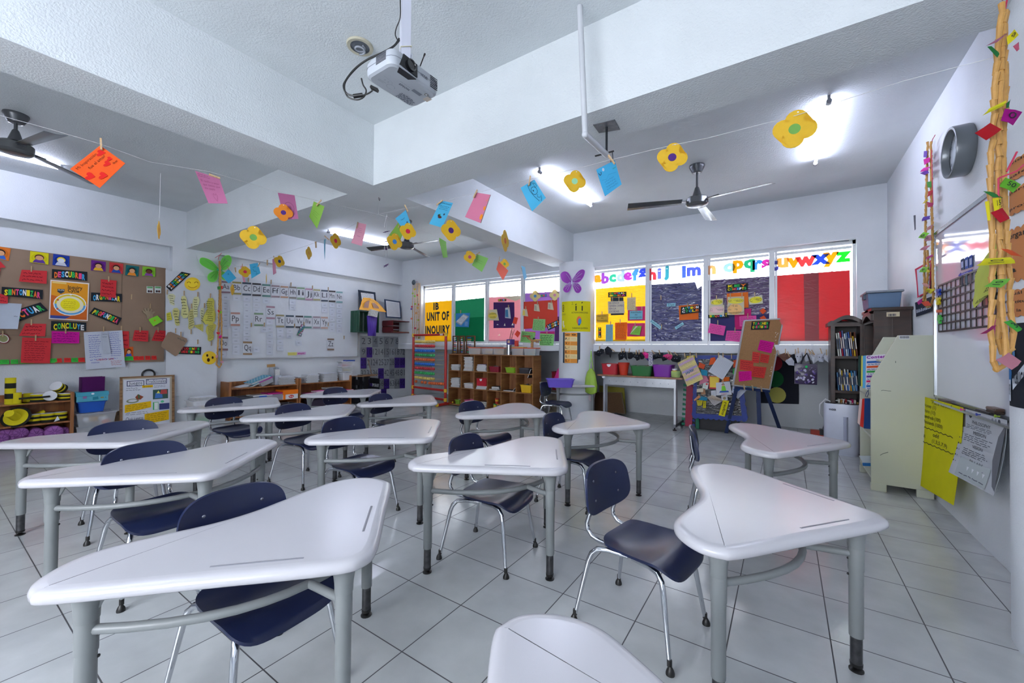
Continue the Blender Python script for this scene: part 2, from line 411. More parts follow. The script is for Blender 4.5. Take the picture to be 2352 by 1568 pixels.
struct(MB().box((PX[0], YF, ZB),(PX[1], YB, ZC)).build('beam_1', CEILM))
struct(MB().box((XA, QY[0], ZB+.001),(PX[0], QY[1], ZC)).build('beam_2', CEILM))
struct(MB().box((PX[1], QY[0], ZB+.001),(XC, QY[1], ZC)).build('beam_3', CEILM))
struct(MB().box((XA, YF, ZB-.004),(-7.62, YB, ZC)).build('beam_4', WALLM))
struct(MB().lathe([(.312,0),(.312, ZB)], (-3.055,6.6,0), n=48).build('column_1', WALLM, smooth=True))
struct(MB().lathe([(.341,0),(.341, ZB)], (1.13,2.56,0), n=48).build('column_2', WALLM, smooth=True))
struct(MB().box((XA, 2.2,0),(-7.62,2.8, ZB-.004)).build('pillar_1', WALLM))
struct(MB().box((.745, YB, 0),(XC, YB+.16,1.154)).build('pillar_2', WALLM))
def window(name, x0, x1, mull, yw):
 fr = MB(); F = .03; d = .06
 fr.box((x0, yw, ZS),(x0+F, yw+d, ZW)).box((x1-F, yw, ZS),(x1, yw+d, ZW)).box((x0, yw, ZW-F-.02),(x1, yw+d, ZW)).box((x0, yw, ZS),(x1, yw+d, ZS+.05))
 fo = struct(fr.build(name, FRAMEM))
 xs = [x0]+mull+[x1]
 for k, x in enumerate(mull):
  mm = MB().box((x-.032, yw-.005, ZS),(x+.032, yw+d, ZW)); mm.box((x+.036, yw+.012, ZS),(x+.062, yw+d, ZW)); mm.build('window_mullion', FRAMEM, fo)
 gl = clear_mat('window_glass', 'f4faff', 0.10)
 for a, b in zip(xs, xs[1:]):
  MB().box((a+.04, yw+.03, ZS+.05),(b-.04, yw+.034, ZW-.06)).build('window_pane', gl, fo)
  s = MB(); s.box((a+.035, yw+.02, ZW-.1),(b-.035, yw+.05, ZW-.065)); s.box((a+.035, yw+.02, ZS+.05),(b-.035, yw+.05, ZS+.08)); s.build('window_sash', FRAMEM, fo)
 br = MB(); x = x0+.1
 while x < x1: br.box((x-.014, yw+.2, ZS),(x+.014, yw+.22, ZW)); x += .215
 br.box((x0, yw+.195, ZW-.12),(x1, yw+.2, ZW-.09))
 br.build('window_grille', mat('bar_paint', (.7,.73,.78), noise=.02), fo)
 return fo
YW = YB+.09
def mx_at(px, py=720): return ony(px, py, YW).x
window('window_1', WL[0], WL[1], [mx_at(1040), mx_at(1117), mx_at(1199)], YW)
window('window_2', WR[0], WR[1], [mx_at(1487), mx_at(1621), mx_at(1773)], YW)
TUBEM = mat('lit_tube', (0.88,0.90,1.0), emit=TUBE, noise=0)
SOCK = mat('tube_socket', (.62,.63,.66), rough=.3, noise=.02)
def tube_lamp(a, b, label):
 a = Vector(a); b = Vector(b); t = thing('tube_light', label, 'light', tuple((a+b)/2), group='fluorescent tubes on the ceiling'); o = (a+b)/2
 d = (b-a).normalized()
 MB().tube([a-o, b-o], .013,12).build('lamp_tube', TUBEM, t, smooth=True)
 for e, s in ((a, -1),(b, 1)):
  q = MB().tube([e-o, e-o+d*s*.05], .019,12); q.bar(e-o+d*s*.03, e-o+d*s*.03+Vector((0,0, ZC-e.z)),.02,.02)
  q.build('lamp_socket', SOCK, t)
zt = 3.2
tube_lamp((-6.80,-.28, zt), onz(133,386, zt), 'lit tube light half hidden behind the fan over the brown board bay')
tube_lamp(onz(758,534, zt), onz(890,563, zt), 'lit tube light over the whiteboard, behind the small pink note')
tube_lamp(onz(1243,397, zt), onz(1357,472, zt), 'lit tube light behind the yellow flower with a pale green centre')
tube_lamp(onz(1903,238, zt), onz(1873,374, zt), 'lit tube light near the clock wall, beside the big yellow flower')
tube_lamp((-2.3,-1.6, zt),(-2.25,-.3, zt), 'added tube light out of view, brightening the front row of desks')  # added lamp outside the view, brightens the near bay
t = thing('downlight', 'round cream recessed ceiling light, unlit, above the projector', 'light', onz(827,105, ZC))
MB().lathe([(.062,-.012),(.083,-.014),(.086,-.004),(.086,.0)], n=32, cap=False).build('trim_ring', mat('cream_ring', (.72,.70,.62), noise=.02), t, smooth=True)
MB().lathe([(.0,-.002),(.062,-.004),(.063,-.012)], n=32, cap=False).build('reflector', mat('lamp_reflector', (.45,.47,.5), rough=.3, metal=.3, noise=.02), t, smooth=True)
sp = MB(); sp.tube([(.03*math.cos(a/5),.03*math.sin(a/5),-.012-a*.0006) for a in range(0,46)], .006,8); sp.build('bulb', mat('bulb_glass', (.6,.62,.66), noise=.01, rough=.25), t, smooth=True)
CAN = [(0,.12),(.03,.03),(.12,0),(.45,0),(.76,0),(.825,.02),(.862,.08),(.858,.17),(.81,.25),(.70,.32),(.58,.385),(.49,.465),(.42,.565),(.345,.68),(.265,.77),(.17,.81),(.08,.79),(.015,.73),(0,.66),(0,.4)]
def crsmooth(P, n=5):
 out = []; N = len(P)
 for i in range(N):
  a, b, c, d = [Vector(P[j % N]) for j in (i-1, i, i+1, i+2)]
  for k in range(n):
   t = k/n; out.append(.5*((2*b)+(c-a)*t+(2*a-5*b+4*c-d)*t*t+(3*b-a-3*c+d)*t**3))
 return out
OUTL = [Vector((p.x, -p.y)) for p in crsmooth(CAN)]
def inset(P, d):
 r = []; N = len(P)
 for i in range(N):
  t = (P[(i+1) % N]-P[i-1]).normalized(); n = Vector((-t.y, t.x)); r.append(P[i]+n*d)
 return r
_sgn = 1 if (inset(OUTL, .01)[10]-OUTL[10]).dot(Vector((.3,-.25))-OUTL[10]) > 0 else -1
TOPM = mat('desk_top_plastic', (.74,.735,.755), rough=.2, spec=.5, noise=.02, nscale=2.5, bump=.03, bscale=350)
DESKG = mat('desk_leg_grey', (.50,.515,.52), rough=.38, noise=.03)
INSM = mat('desk_leg_insert', (.30,.30,.31), rough=.35, metal=.7, noise=.25, nscale=40)
GLIDE = mat('glide_black', (.09,.085,.08), rough=.4, noise=.05)
GROOVE = mat('groove_grey', (.50,.50,.53), rough=.35, noise=.02)
ZT = 0.60
def make_desk():
 t = thing('student_desk', 'x', 'desk', group=None)
 mb = MB(); rings = [(.03,-.036),(.008,-.036),(.001,-.03),(0,-.019),(.004,-.009),(.013,-.003),(.024,-.0008),(.034,0)]
 N = len(OUTL); vs = []
 for d, z in rings: vs += [(p.x, p.y, z+ZT) for p in inset(OUTL, d*_sgn)]
 fs = []
 for i in range(len(rings)-1):
  for k in range(N): fs.append((i*N+k, i*N+(k+1) % N, (i+1)*N+(k+1) % N, (i+1)*N+k))
 fs += [tuple(range(N)), tuple((len(rings)-1)*N+k for k in range(N))]
 mb.add(vs, fs).build('tabletop', TOPM, t, smooth=50)
 for a, b in (((.055,-.2),(.055,-.42)),((.2,-.055),(.44,-.055))):
  g = MB(); g.tube([(a[0], a[1], ZT-.0035),(b[0], b[1], ZT-.0035)], .0055,10); g.build('pencil_groove', GROOVE, t, smooth=True)
 LG = [(.095,-.095),(.755,-.1),(.105,-.715)]
 c = Vector((.30,-.28))
 for x, y in LG:
  l = MB(); l.lathe([(.023,.13),(.0232,.135),(.0232,.46),(.027,.47),(.028,.5),(.034,.545),(.05,.565)], (x, y, 0),18)
  dd = (c-Vector((x, y))).normalized(); n = Vector((-dd.y, dd.x))*.012; a = Vector((x, y))
  g = [Vector((a.x, a.y, .47)), Vector((a.x, a.y, .565)), Vector((a.x+dd.x*.085, a.y+dd.y*.085,.565)), Vector((a.x+dd.x*.045, a.y+dd.y*.045,.535)), Vector((a.x+dd.x*.03, a.y+dd.y*.03,.5))]
  l.slab([p+Vector((n.x, n.y, 0)) for p in g], (-2*n.x, -2*n.y, 0))
  lo = l.build('leg', DESKG, t, smooth=True)
  MB().lathe([(.0195,.018),(.0195,.135)], (x, y, 0),16).build('leg_insert', INSM, lo, smooth=True)
  MB().lathe([(.008,.012),(.024,.004),(.024,0)], (x, y, 0),16).lathe([(.02,.018),(.021,.03)], (x, y, 0),16).build('glide', GLIDE, lo, smooth=True)
  for z in (.42,.36): MB().ball((x+dd.x*.024, y+dd.y*.024, z),.005,8).build('screw', GLIDE, lo)
 b = MB(); pts = []
 for i in range(15):
  s = i/14*2-1; e = abs(s)
  q = Vector(LG[1])*(.5-.5*s)+Vector(LG[2])*(.5+.5*s)
  q += (Vector(LG[0])-Vector((.43,-.41)))*(.62*(1-e**2.2)); pts.append((q.x, q.y, .44))
 b.tube(pts, .0135,10); mid = pts[7]
 b.tube([mid, (.11,-.11,.44)], .0135,10)
 for x, y in LG: b.lathe([(.025,.38),(.0255,.385),(.0255,.46),(.025,.465)], (x, y, 0),18)
 b.build('stretcher', DESKG, t, smooth=True)
 return t
DESKS = [
 (226.2,-.989,.762, 'grey student desk at the head of the row, nearest the camera'),
 (222.2,-2.256,.829, 'grey student desk second from the camera in the row below the orange heart note'),
 (217.5,-3.386,.802, 'grey student desk in front of the bee hats shelf, third in its row'),
 (246.2,-4.390,2.201, 'grey student desk beside the ruler strip, in front of the stacked white tub and workbooks'),
 (227.3,-3.239,2.177, 'grey student desk in front of the low bookcase holding the orange box'),
 (219.3,-1.959,1.980, 'grey student desk between the front-row chair back and the desk by the low bookcase'),
 (219.7,-4.365,3.265, 'grey student desk in front of the black crate and paper number grid'),
 (229.3,-3.188,3.295, 'grey student desk with its tip before the bead frame, nearest the red floor bar'),
 (224.8,-1.826,3.353, 'grey student desk standing in front of the wooden cubby unit'),
 (209.6,-.902,1.875, 'grey student desk in the middle of the room with window glare on its top'),
 (234.2,-.876,3.426, 'grey student desk in front of the long table, its top mirroring the yellow window sheet'),
 (232.1,.358,2.055, 'large grey student desk with a pulled-out chair, nearest the yellow chart'),
 (237.4,.405,3.582, 'grey student desk in front of the blue easel, its top tinted red'),
 (123.2,-.102,.064, 'grey student desk cut off by the bottom of the view, only its rounded tip showing'),
 (138.4,-3.089,5.847, 'grey student desk against the round white column, carrying the purple basket'),
]
desk0 = make_desk()
for i, (a, x, y, lb) in enumerate(DESKS):
 if i == 0:
  desk0.location = (x, y, 0); desk0.rotation_euler = (0,0, math.radians(a)); desk0['label'] = lb; desk0['group'] = 'student desks in rows'
 else: dup(desk0,(x, y, 0), math.radians(a), lb)
NAVY = mat('chair_navy_plastic', (.085,.12,.25), rough=.28, spec=.5, noise=.04, nscale=5, bump=.04, bscale=300)
CHROME = mat('chrome_tube', (.80,.81,.83), rough=.1, metal=1.0, noise=.03)
RIVET = mat('rivet_steel', (.55,.56,.6), rough=.3, metal=.9, noise=.02)
def rrect(u, v, k=2.6):
 """unit square to a rounded square"""
 x = 2*u-1; y = 2*v-1
 r = (abs(x)**k+abs(y)**k)**(1/k); m_ = max(abs(x), abs(y))
 s = m_/r if r > 0 else 1
 return x*s, y*s
def make_chair():
 t = thing('student_chair', 'x', 'chair')
 def seat(u, v):
  a, b = rrect(u, v, 5)
  x = .055 + a*.175; y = b*(.188-.018*(1-a)/2)
  z = .372 - .016*math.exp(-((a+.15)/.5)**2)*(1-b*b*.8) + .006*b*b
  if a > .45: z -= .05*((a-.45)/.55)**2
  if a < -.65: z += .014*((-a-.65)/.35)**2
  return (x, y, z)
 MB().sheet(seat, 22,18,(0,0,-.011)).build('seat', NAVY, t, smooth=50)
 def back(u, v):
  a, b = rrect(u, v, 3.4)
  z = .565+b*.108; y = a*(.198-.022*(b+1)/2)
  x = -.165-.035*(b+1)/2*1.0 + .032*a*a - .006
  return (x, y, z)
 MB().sheet(back, 20,16,(-.011,0,.002)).build('backrest', NAVY, t, smooth=50)
 rv = MB()
 for y in (-.1,.1):
  for x in (-.04,.12): rv.lathe([(.007,.3585),(.0055,.3622),(.001,.363)], (x, y, 0),10, cap=False)
  for z in (.52,.605):
   x = -.165-.035*(z-.457)/.216+.032*(y/.17)**2-.005
   rv.ball((x, y, z),.006,8, sc=(.5,1,1))
 rv.build('rivet', RIVET, t, smooth=True)
 for s in (-1,1):
  y = s*.115
  p = [(-.205, y*.95,.63),(-.198, y*.95,.56),(-.183, y*.97,.49),(-.195, y, .45),(-.207, y, .415),(-.203, y, .385),(-.18, y, .362),(-.14, y, .352),(-.05, y, .350),(.08, y, .348),(.13, y, .347)]
  MB().tube(p, .0105,12).build('back_tube', CHROME, t, smooth=True)
  for fx, pts in ((1, [(.02, y, .335),(.10, s*.13,.335),(.14, s*.142,.328),(.162, s*.152,.305),(.172, s*.16,.27),(.21, s*.19,.03)]),(-1, [(.0, y, .335),(-.09, s*.13,.335),(-.135, s*.142,.328),(-.158, s*.152,.305),(-.17, s*.16,.27),(-.215, s*.195,.03)])):
   l = MB().tube(pts, [.0115]*5+[.0085], 12).build('leg', CHROME, t, smooth=True)
   e = pts[-1]
   MB().lathe([(.0095,.028),(.0095,.05),(.0088,.052)], (e[0], e[1], 0),12).lathe([(.006,.03),(.013,.018),(.0165,.008),(.0165,0)], (e[0]+(.004*fx), e[1]+s*.003,0),14).build('glide', GLIDE, l, smooth=True)
 return t
CHAIRS = [
 (3,-1.55,.712, 'navy chair tucked under the desk at the head of the row, nearest the camera'),
 (2,-2.74,.75, 'navy chair at the second desk of the row below the orange heart note'),
 (-7,-3.70,.845, 'navy chair at the third desk of that row, before the bee hats shelf'),
 (8,-4.66,1.87, 'navy chair at the desk by the ruler strip, beside the stacked white tub'),
 (9,-3.62,2.04, 'navy chair at the desk in front of the low bookcase with the orange box'),
 (2,-2.60,1.86, 'navy chair with its back showing over the desk behind the front-row desk'),
 (5,-4.68,3.13, 'navy chair mostly hidden by the desk in front of the black crate'),
 (8,-3.66,3.05, 'navy chair at the desk nearest the bead frame'),
 (-4,-2.43,3.15, 'navy chair at the desk in front of the wooden cubby unit'),
 (7,-1.46,1.95, 'navy chair at the glare-lit desk in the middle of the room'),
 (0,-1.42,3.0, 'navy chair at the desk in front of the long table'),
 (-10,-.535,1.84, 'navy chair pulled well out from the large desk, its whole back and seat in view'),
 (10,-.349,3.115, 'navy chair seen edge on beside the desk in front of the blue easel'),
 (5,-2.96,5.62, 'navy chair standing beside the desk with the purple basket'),
]
chair0 = make_chair()
for i, (a, x, y, lb) in enumerate(CHAIRS):
 if i == 0:
  chair0.location = (x, y, 0); chair0.rotation_euler = (0,0, math.radians(a)); chair0['label'] = lb; chair0['group'] = 'student chairs at the desks'
 else: dup(chair0,(x, y, 0), math.radians(a), lb)
def plastic_sheet(name, hexc, rough=.18, bump=.5, sc=7.0, coat=.6, transl=.12):
 if name in _MC: return _MC[name]
 m = mat(name, hexc, rough=rough, spec=.5, noise=.05, nscale=2, bump=0, coat=coat, transl=transl)
 t = m.node_tree; b = t.nodes['Principled BSDF']; tc = t.nodes['Texture Coordinate']
 mp = t.nodes.new('ShaderNodeMapping'); mp.inputs['Rotation'].default_value = (0,.6,0); mp.inputs['Scale'].default_value = (1,1,3.5)
 n = t.nodes.new('ShaderNodeTexNoise'); n.inputs['Scale'].default_value = sc; n.inputs['Detail'].default_value = 3; n.inputs['Distortion'].default_value = 1.2
 bp = t.nodes.new('ShaderNodeBump'); bp.inputs['Strength'].default_value = bump; bp.inputs['Distance'].default_value = .03
 t.links.new(tc.outputs['Object'], mp.inputs[0]); t.links.new(mp.outputs[0], n.inputs['Vector']); t.links.new(n.outputs['Fac'], bp.inputs['Height']); t.links.new(bp.outputs[0], b.inputs['Normal']); t.links.new(bp.outputs[0], b.inputs['Coat Normal'])
 return m
B0 = ('y', YW+.014); B1 = ('y', YW+.004); B2 = ('y', YW-.006); B3 = ('y', YW-.016)
oL, sL = (940,640),4.9
cov = 'coloured sheets over the window panes'
GR = '333c44'
note('paper_sheet', 'bright yellow sheet on the window with IB unit of inquiry lettering', 'poster', C(oL, sL, (175,268),(480,242),(480,735),(172,735)), B0, 'efcb1c', [('t', 'IB', (.33,.77,.53,.985), GR, .05),('t', 'UNIT OF', (.08,.51,.90,.77), GR, .05),('t', 'INQUIRY', (.03,.19,.93,.45), GR, .05)], cov, curl=0)
g = note('paper_sheet', 'two-tone green sheet covering a window pane', 'paper', C(oL, sL, (510,248),(845,213),(840,722),(506,724)), B0, '2c9468', [('r', (0,0,1,.58), '0b7446')], cov, curl=0)
note('picture', 'blue picture of a grey machine pinned on the green sheet', 'picture', C(oL, sL, (512,390),(683,383),(672,545),(515,540)), B1, '3f8fcf', [('p', [(.05,.35),(.45,.1),(.95,.75),(.6,.95)], '9aa3aa'),('p', [(.12,.42),(.45,.2),(.86,.72),(.58,.88)], 'c9d0d4'),('s', (.25,.35,.75,.75),4, '5d666c'),('s', (.7,.08,.95,.4),4, 'dfe9f4'),('r', (0,0,.05,1), '9ad04a')], pins=[C(oL, sL, (580,372))[0]], short='machine picture on the green sheet')
note('paper_sheet', 'pale pink sheet covering a window pane', 'paper', C(oL, sL, (877,210),(1253,190),(1250,722),(872,723)), B0, 'e5aab0', [('p', [(.45,1),(.85,.89),(1,.93),(1,1)], 'ded2b8'),('p', [(.7,.27),(.78,.27),(.75,.31)], 'f0e8d8'),('p', [(.33,.16),(.42,.16),(.4,.2)], 'efe8cf')], cov, curl=0)
note('paper_sheet', 'dark purple square sheet stuck on the pale pink sheet', 'paper', C(oL, sL, (948,265),(1182,265),(1185,552),(948,555)), B1, '4a2f6b', [('p', [(.15,.12),(.25,.12),(.2,.16)], 'e8e0f0'),('p', [(.5,.09),(.58,.08),(.55,.19)], 'f0ead8'),('p', [(.86,.1),(.96,.1),(.92,.2)], 'f0ead8')], curl=0)
note('note', 'cream note with a yellow cloud reading conciencia mundial', 'note', C(oL, sL, (885,352),(985,342),(1012,470),(882,468)), B2, 'dfd6b4', [('d', .48,.45,.42,.3, 'e4cf5a'),('t', 'Conciencia', (.12,.5,.85,.75), '4a4636'),('t', 'mundial', (.25,.2,.75,.42), '4a4636')])
note('note', 'small folded picture note clipped on the purple square', 'note', C(oL, sL, (1080,328),(1128,318),(1145,448),(1080,440)), B2, 'cfd3da', [('r', (.05,.1,.6,.8), '4c86b0')], pins=[C(oL, sL, (1118,315))[0]], short='folded picture note on the purple square')
banner('tiny dark title strip above the purple square', C(oL, sL, (1000,228),(1092,226),(1092,252),(1000,255)), B1, ['INQUIRY'], BR)
note('paper_sheet', 'lilac sheet covering the pane beside the round column', 'paper', C(oL, sL, (1280,165),(1715,140),(1712,732),(1278,735)), B0, 'b184c6', [('r', (.84,0,1,.52), '5d3a70')], cov, curl=0)
note('paper_sheet', 'orange-red sheet stuck over the lilac sheet', 'paper', C(oL, sL, (1288,260),(1665,235),(1670,540),(1290,565)), B1, 'e0503e', [], cov, curl=0)
for k, (x, y, u) in enumerate(((1305,385, 'lowest'),(1437,330, 'middle'),(1592,312, 'highest'))):
 note('note', 'small folded card pinned on the orange-red sheet, the %s of three' % u, 'note', C(oL, sL, (x-30, y-45),(x+18, y-45),(x+35, y+40),(x-32, y+30)), B2, 'd8cdb2', [('r', (.1,.1,.5,.8), 'e0c860' if k == 0 else 'b7b09a')], 'folded cards on the orange-red sheet', pins=[C(oL, sL, (x+8, y-55))[0]], short='%s folded card on the orange-red sheet' % u)
for px_, py_, c_, lb in ((1417,195, '4a8fd0', 'blue'),(1637,183, 'c98aa8', 'pink')):
 c4 = C(oL, sL, (px_-62, py_-62),(px_+62, py_-62),(px_+62, py_+62),(px_-62, py_+62))
 fl = [(.5+.26*math.cos(a)+.235*math.cos(b),.5+.26*math.sin(a)+.235*math.sin(b)) for a in (0, PI/2, PI, 1.5*PI) for b in [a-1.9+i*.38 for i in range(11)]]
 note('paper_flower', 'cream paper flower with a %s centre on the lilac sheet' % lb, 'flower', c4, B2, 'efdf9e', [('d', .5,.5,.13,.13, c_)], curl=0, poly=fl)
banner('small blue-green title strip between the two cream flowers', C(oL, sL, (1472,178),(1546,172),(1546,202),(1472,208)), B1, ['LINES'], BR, bg='4b6d8c')
note('note', 'pale green handwritten note on the orange-red sheet', 'note', C(oL, sL, (1397,450),(1532,455),(1528,588),(1385,580)), B2, '9ad688', [('s', (.05,.05,.95,.9),7, '3d5a3a', 3)], pins=[C(oL, sL, (1453,448))[0]], short='pale green note on the orange-red sheet')
banner('black learner profile tag with coloured letters, tilted', C(oL, sL, (1545,520),(1690,455),(1700,520),(1565,582)), B3, ['LEARNER', 'PROFILE'], ['f2f2f2', '46a6dc', 'f07a30', 'e8d22a'], name='tag', cat='sign')
note('note', 'pale green note behind the wooden toy, above the tubs', 'note', C(oL, sL, (1265,588),(1422,605),(1400,722),(1250,712)), B2, '8fd07c', [('s', (.05,.1,.95,.9),6, '3d5a3a', 5)])
note('paper_strip', 'orange paper edge showing behind the pale green note', 'paper', C(oL, sL, (1312,592),(1420,596),(1420,640),(1312,630)), B1, 'e8792e', curl=0)
note('paper_strip', 'magenta paper strip above the lowest pale green note', 'paper', C(oL, sL, (1475,598),(1637,590),(1637,640),(1475,645)), B1, 'd83a86', curl=0)
note('note', 'lowest pale green note with dark handwriting by the column', 'note', C(oL, sL, (1470,615),(1635,622),(1622,752),(1468,748)),('y', YB-.01), '94dc84', [('s', (.04,.05,.96,.92),6, '2c3a2c', 9,.16)], pins=[C(oL, sL, (1550,610))[0]], short='lowest pale green note by the column')
oR, sR = (1340,560),5.229; oS, sS = (1600,560),5.2263
YP = plastic_sheet('yellow_plastic', 'efcf22', .2,.8,9,.6,.35); PP = plastic_sheet('indigo_plastic', '37386b', .16,1.0,6,.8,.1); VP = plastic_sheet('violet_plastic', '43245a', .2,.7,7,.7,.1); RP = plastic_sheet('red_plastic', 'c8121f', .4,.12,4,.08,.3)
note('plastic_sheet', 'shiny yellow plastic sheet covering a window pane full of notes', 'poster', C(oR, sR, (147,540),(745,490),(743,1198),(145,1200)), B0, '', m=YP, group=cov, curl=0)
note('plastic_sheet', 'wrinkled indigo plastic sheet covering a window pane', 'poster', C(oR, sR, (787,490),(1345,447),(1424,500),(1424,1172),(787,1180))[0:1]+C(oR, sR, (1424,447),(1424,1172),(787,1180)), B0, '', m=PP, group=cov, curl=0, poly=[(0,0),(1,0),(1,.93),(.92,.88),(.88,.99),(0,1)])
note('plastic_sheet', 'violet plastic sheet with the key concepts notes', 'poster', C(oS, sS, (128,438),(882,388),(885,1172),(122,1172)), B0, '', [('r', (0,0,1,.42), '3a3764')], m=VP, group=cov, curl=0)
note('plastic_sheet', 'plain red plastic sheet with a darker band, over the last pane', 'poster', C(oS, sS, (937,382),(1840,315),(1850,1198),(940,1198)), B0, '', m=RP, group=cov, curl=0)
note('plastic_strip', 'darker crimson band down the middle of the red sheet', 'poster', C(oS, sS, (1285,357),(1465,344),(1470,1195),(1300,1197)),('y', YW+.012), '', m=plastic_sheet('crimson_plastic', '97061f', .35,.15,5,.1,.2), curl=0)
banner('dark central idea title strip on the yellow plastic', C(oR, sR, (298,582),(517,573),(517,632),(298,642)), B1, ['CENTRAL', 'IDEA'], BR)
note('paper_sheet', 'dark slate paper behind the la ciencia note', 'paper', C(oR, sR, (328,642),(480,638),(487,852),(330,856)), B1, '38434d', curl=0)
note('note', 'cream note reading la ciencia genera cambio en la sociedad', 'note', C(oR, sR, (293,690),(490,684),(496,832),(298,836)), B2, 'd9d2bd', [('t', 'LA CIENCIA', (.08,.74,.7,.95), '5a4a7a'),('t', 'GENERA CAMBIO', (.08,.51,.98,.72), '5a4a7a'),('t', 'EN LA', (.1,.28,.5,.49), '5a4a7a'),('t', 'SOCIEDAD', (.08,.05,.68,.26), '5a4a7a')], pins=C(oR, sR, (350,665),(428,660)), short='la ciencia note')
note('note', 'tall cream note of handwriting on the yellow plastic', 'note', C(oR, sR, (525,645),(630,638),(628,798),(525,795)), B2, 'dcd0a6', [('s', (.05,.05,.95,.9),9, '5a5560', 11)], pins=C(oR, sR, (582,618)), short='tall cream note')
note('paper_sheet', 'magenta sheet behind the blue note on the yellow plastic', 'paper', C(oR, sR, (535,755),(742,748),(740,920),(533,922)), B1, 'd83f7e', curl=0)
note('note', 'light blue note on the magenta sheet', 'note', C(oR, sR, (555,805),(712,800),(710,905),(555,908)), B2, '86c4d8', [('t', 'Habilidades', (.1,.68,.9,.95), '40506a'),('t', 'de', (.4,.42,.6,.66), '40506a'),('t', 'investigación', (.05,.1,.95,.4), '40506a')], pins=C(oR, sR, (640,785),(702,778)), short='light blue note on the magenta sheet')
note('note', 'mustard note reading habilidades de pensamiento', 'note', C(oR, sR, (152,850),(300,840),(300,942),(158,946)), B2, 'd9b640', [('t', 'Habilidades', (.1,.66,.85,.95), '4a4030'),('t', 'de', (.4,.42,.6,.66), '4a4030'),('t', 'Pensamiento', (.06,.1,.92,.4), '4a4030')], pins=C(oR, sR, (224,835)), short='mustard note')
sk = [('r', (.05,.05,.95,.95), '20242a')]
note('title_strip', 'narrow upright black strip of coloured letters on the yellow plastic', 'sign', C(oR, sR, (178,1003),(213,1002),(214,1125),(179,1126)), B1, '20242a', [('t', ch, (.2,.82-.16*i, .8,.98-.16*i), BR[i % 5], .05) for i, ch in enumerate('SKILLS')], curl=0)
note('note', 'tall light blue handwritten strip on the yellow plastic', 'note', C(oR, sR, (270,968),(355,965),(355,1168),(268,1170)), B2, '8fc3d6', [('s', (.05,.03,.95,.95),13, '4a5a70', 13)], pins=C(oR, sR, (328,955)), short='tall light blue strip')
note('note', 'orange handwritten note on the yellow plastic', 'note', C(oR, sR, (380,945),(527,940),(518,1148),(383,1150)), B2, 'ee7320', [('s', (.05,.1,.95,.95),10, '8a4a28', 17)], pins=C(oR, sR, (443,930)), short='orange note on the yellow plastic')
note('paper_sheet', 'magenta sheet behind the green folded note on the yellow plastic', 'paper', C(oR, sR, (527,952),(740,950),(740,1110),(525,1112)), B1, 'd83f7e', curl=0)
note('note', 'green folded note tilted on the lower magenta sheet', 'note', C(oR, sR, (600,985),(700,985),(678,1098),(560,1085)), B3, '8cc854', [('p', [(0,0),(.12,.55),(.3,1),(.55,1)], 'd8d0b8'),('s', (.4,.2,.9,.8),4, '5a7a3a', 19)], pins=C(oR, sR, (622,968)), short='green folded note')
note('note', 'light blue slip reading elige on the indigo sheet', 'note', C(oR, sR, (1003,713),(1108,707),(1106,748),(1002,752)), B1, '9fd4e4', [('t', 'Elige', (.15,.05,.85,.95), '3a4a5a')], curl=0)
note('note', 'tilted light blue slip reading reflexiona on the indigo sheet', 'note', C(oR, sR, (815,905),(938,992),(918,1025),(798,935)), B1, '9fd4e4', [('t', 'Reflexiona', (.06,.05,.94,.95), '3a4a5a')], curl=0, pins=[C(oR, sR, (940,995))[0]], short='reflexiona slip')
note('note', 'tilted light blue slip reading actua on the indigo sheet', 'note', C(oR, sR, (1095,1000),(1192,938),(1210,965),(1112,1028)), B1, '9fd4e4', [('t', 'Actúa', (.15,.05,.85,.95), '3a4a5a')], curl=0)
note('paper_sheet', 'orange sheet behind the action cycle tag', 'paper', C(oR, sR, (1145,742),(1380,726),(1383,905),(1152,915)), B1, 'e8742c', curl=0)
banner('black action cycle tag on the orange sheet', C(oR, sR, (1172,757),(1398,733),(1402,820),(1168,846)), B2, ['ACTION', 'CYCLE'], ['f2f2f2', '35b45a', '46a6dc', 'e8d22a', 'f07a30'], name='tag', pins=C(oR, sR, (1253,742)), short='action cycle tag')
PINS.append((C(oR, sR, (932,645))[0], B1, 'bare upper part of the indigo sheet', 1,0, Vector((0,-1,0))))
banner('black key concepts title on the violet sheet', C(oS, sS, (357,488),(615,468),(615,558),(357,578)), B1, ['KEY', 'CONCEPTS'], BR)
note('paper_sheet', 'orange sheet behind the responsabilidad note', 'paper', C(oS, sS, (362,596),(618,577),(625,765),(370,772)), B1, 'ee7a2c', curl=0)
banner('black inquiry title strip half covered by the funcion note', C(oS, sS, (138,850),(385,815),(385,885),(140,892)), B1, ['INQUIRY'], BR)
note('note', 'cream note with funcion in a yellow cloud', 'note', C(oS, sS, (172,670),(318,650),(318,735),(165,742)), B2, 'd8ceb0', [('d', .5,.5,.46,.4, 'e8dc4a'),('t', 'FUNCIÓN', (.1,.2,.92,.75), '4a4640')], pins=[C(oS, sS, (240,648))[0]], short='funcion note')
note('note', 'cream note asking como funciona in a pink cloud', 'note', C(oS, sS, (152,736),(333,728),(333,850),(148,854)), B3, 'dcd3bb', [('d', .5,.52,.48,.36, 'e8c4c0'),('t', '¿Cómo funciona?', (.04,.35,.96,.7), '4a4640')])
note('note', 'cream note with responsabilidad in a yellow cloud', 'note', C(oS, sS, (373,636),(570,628),(571,728),(372,734)), B2, 'd8ceb0', [('d', .5,.48,.48,.34, 'e2d64a'),('t', 'RESPONSABILIDAD', (.03,.3,.97,.66), '4a4640')], pins=C(oS, sS, (404,622),(545,615)), short='responsabilidad note')
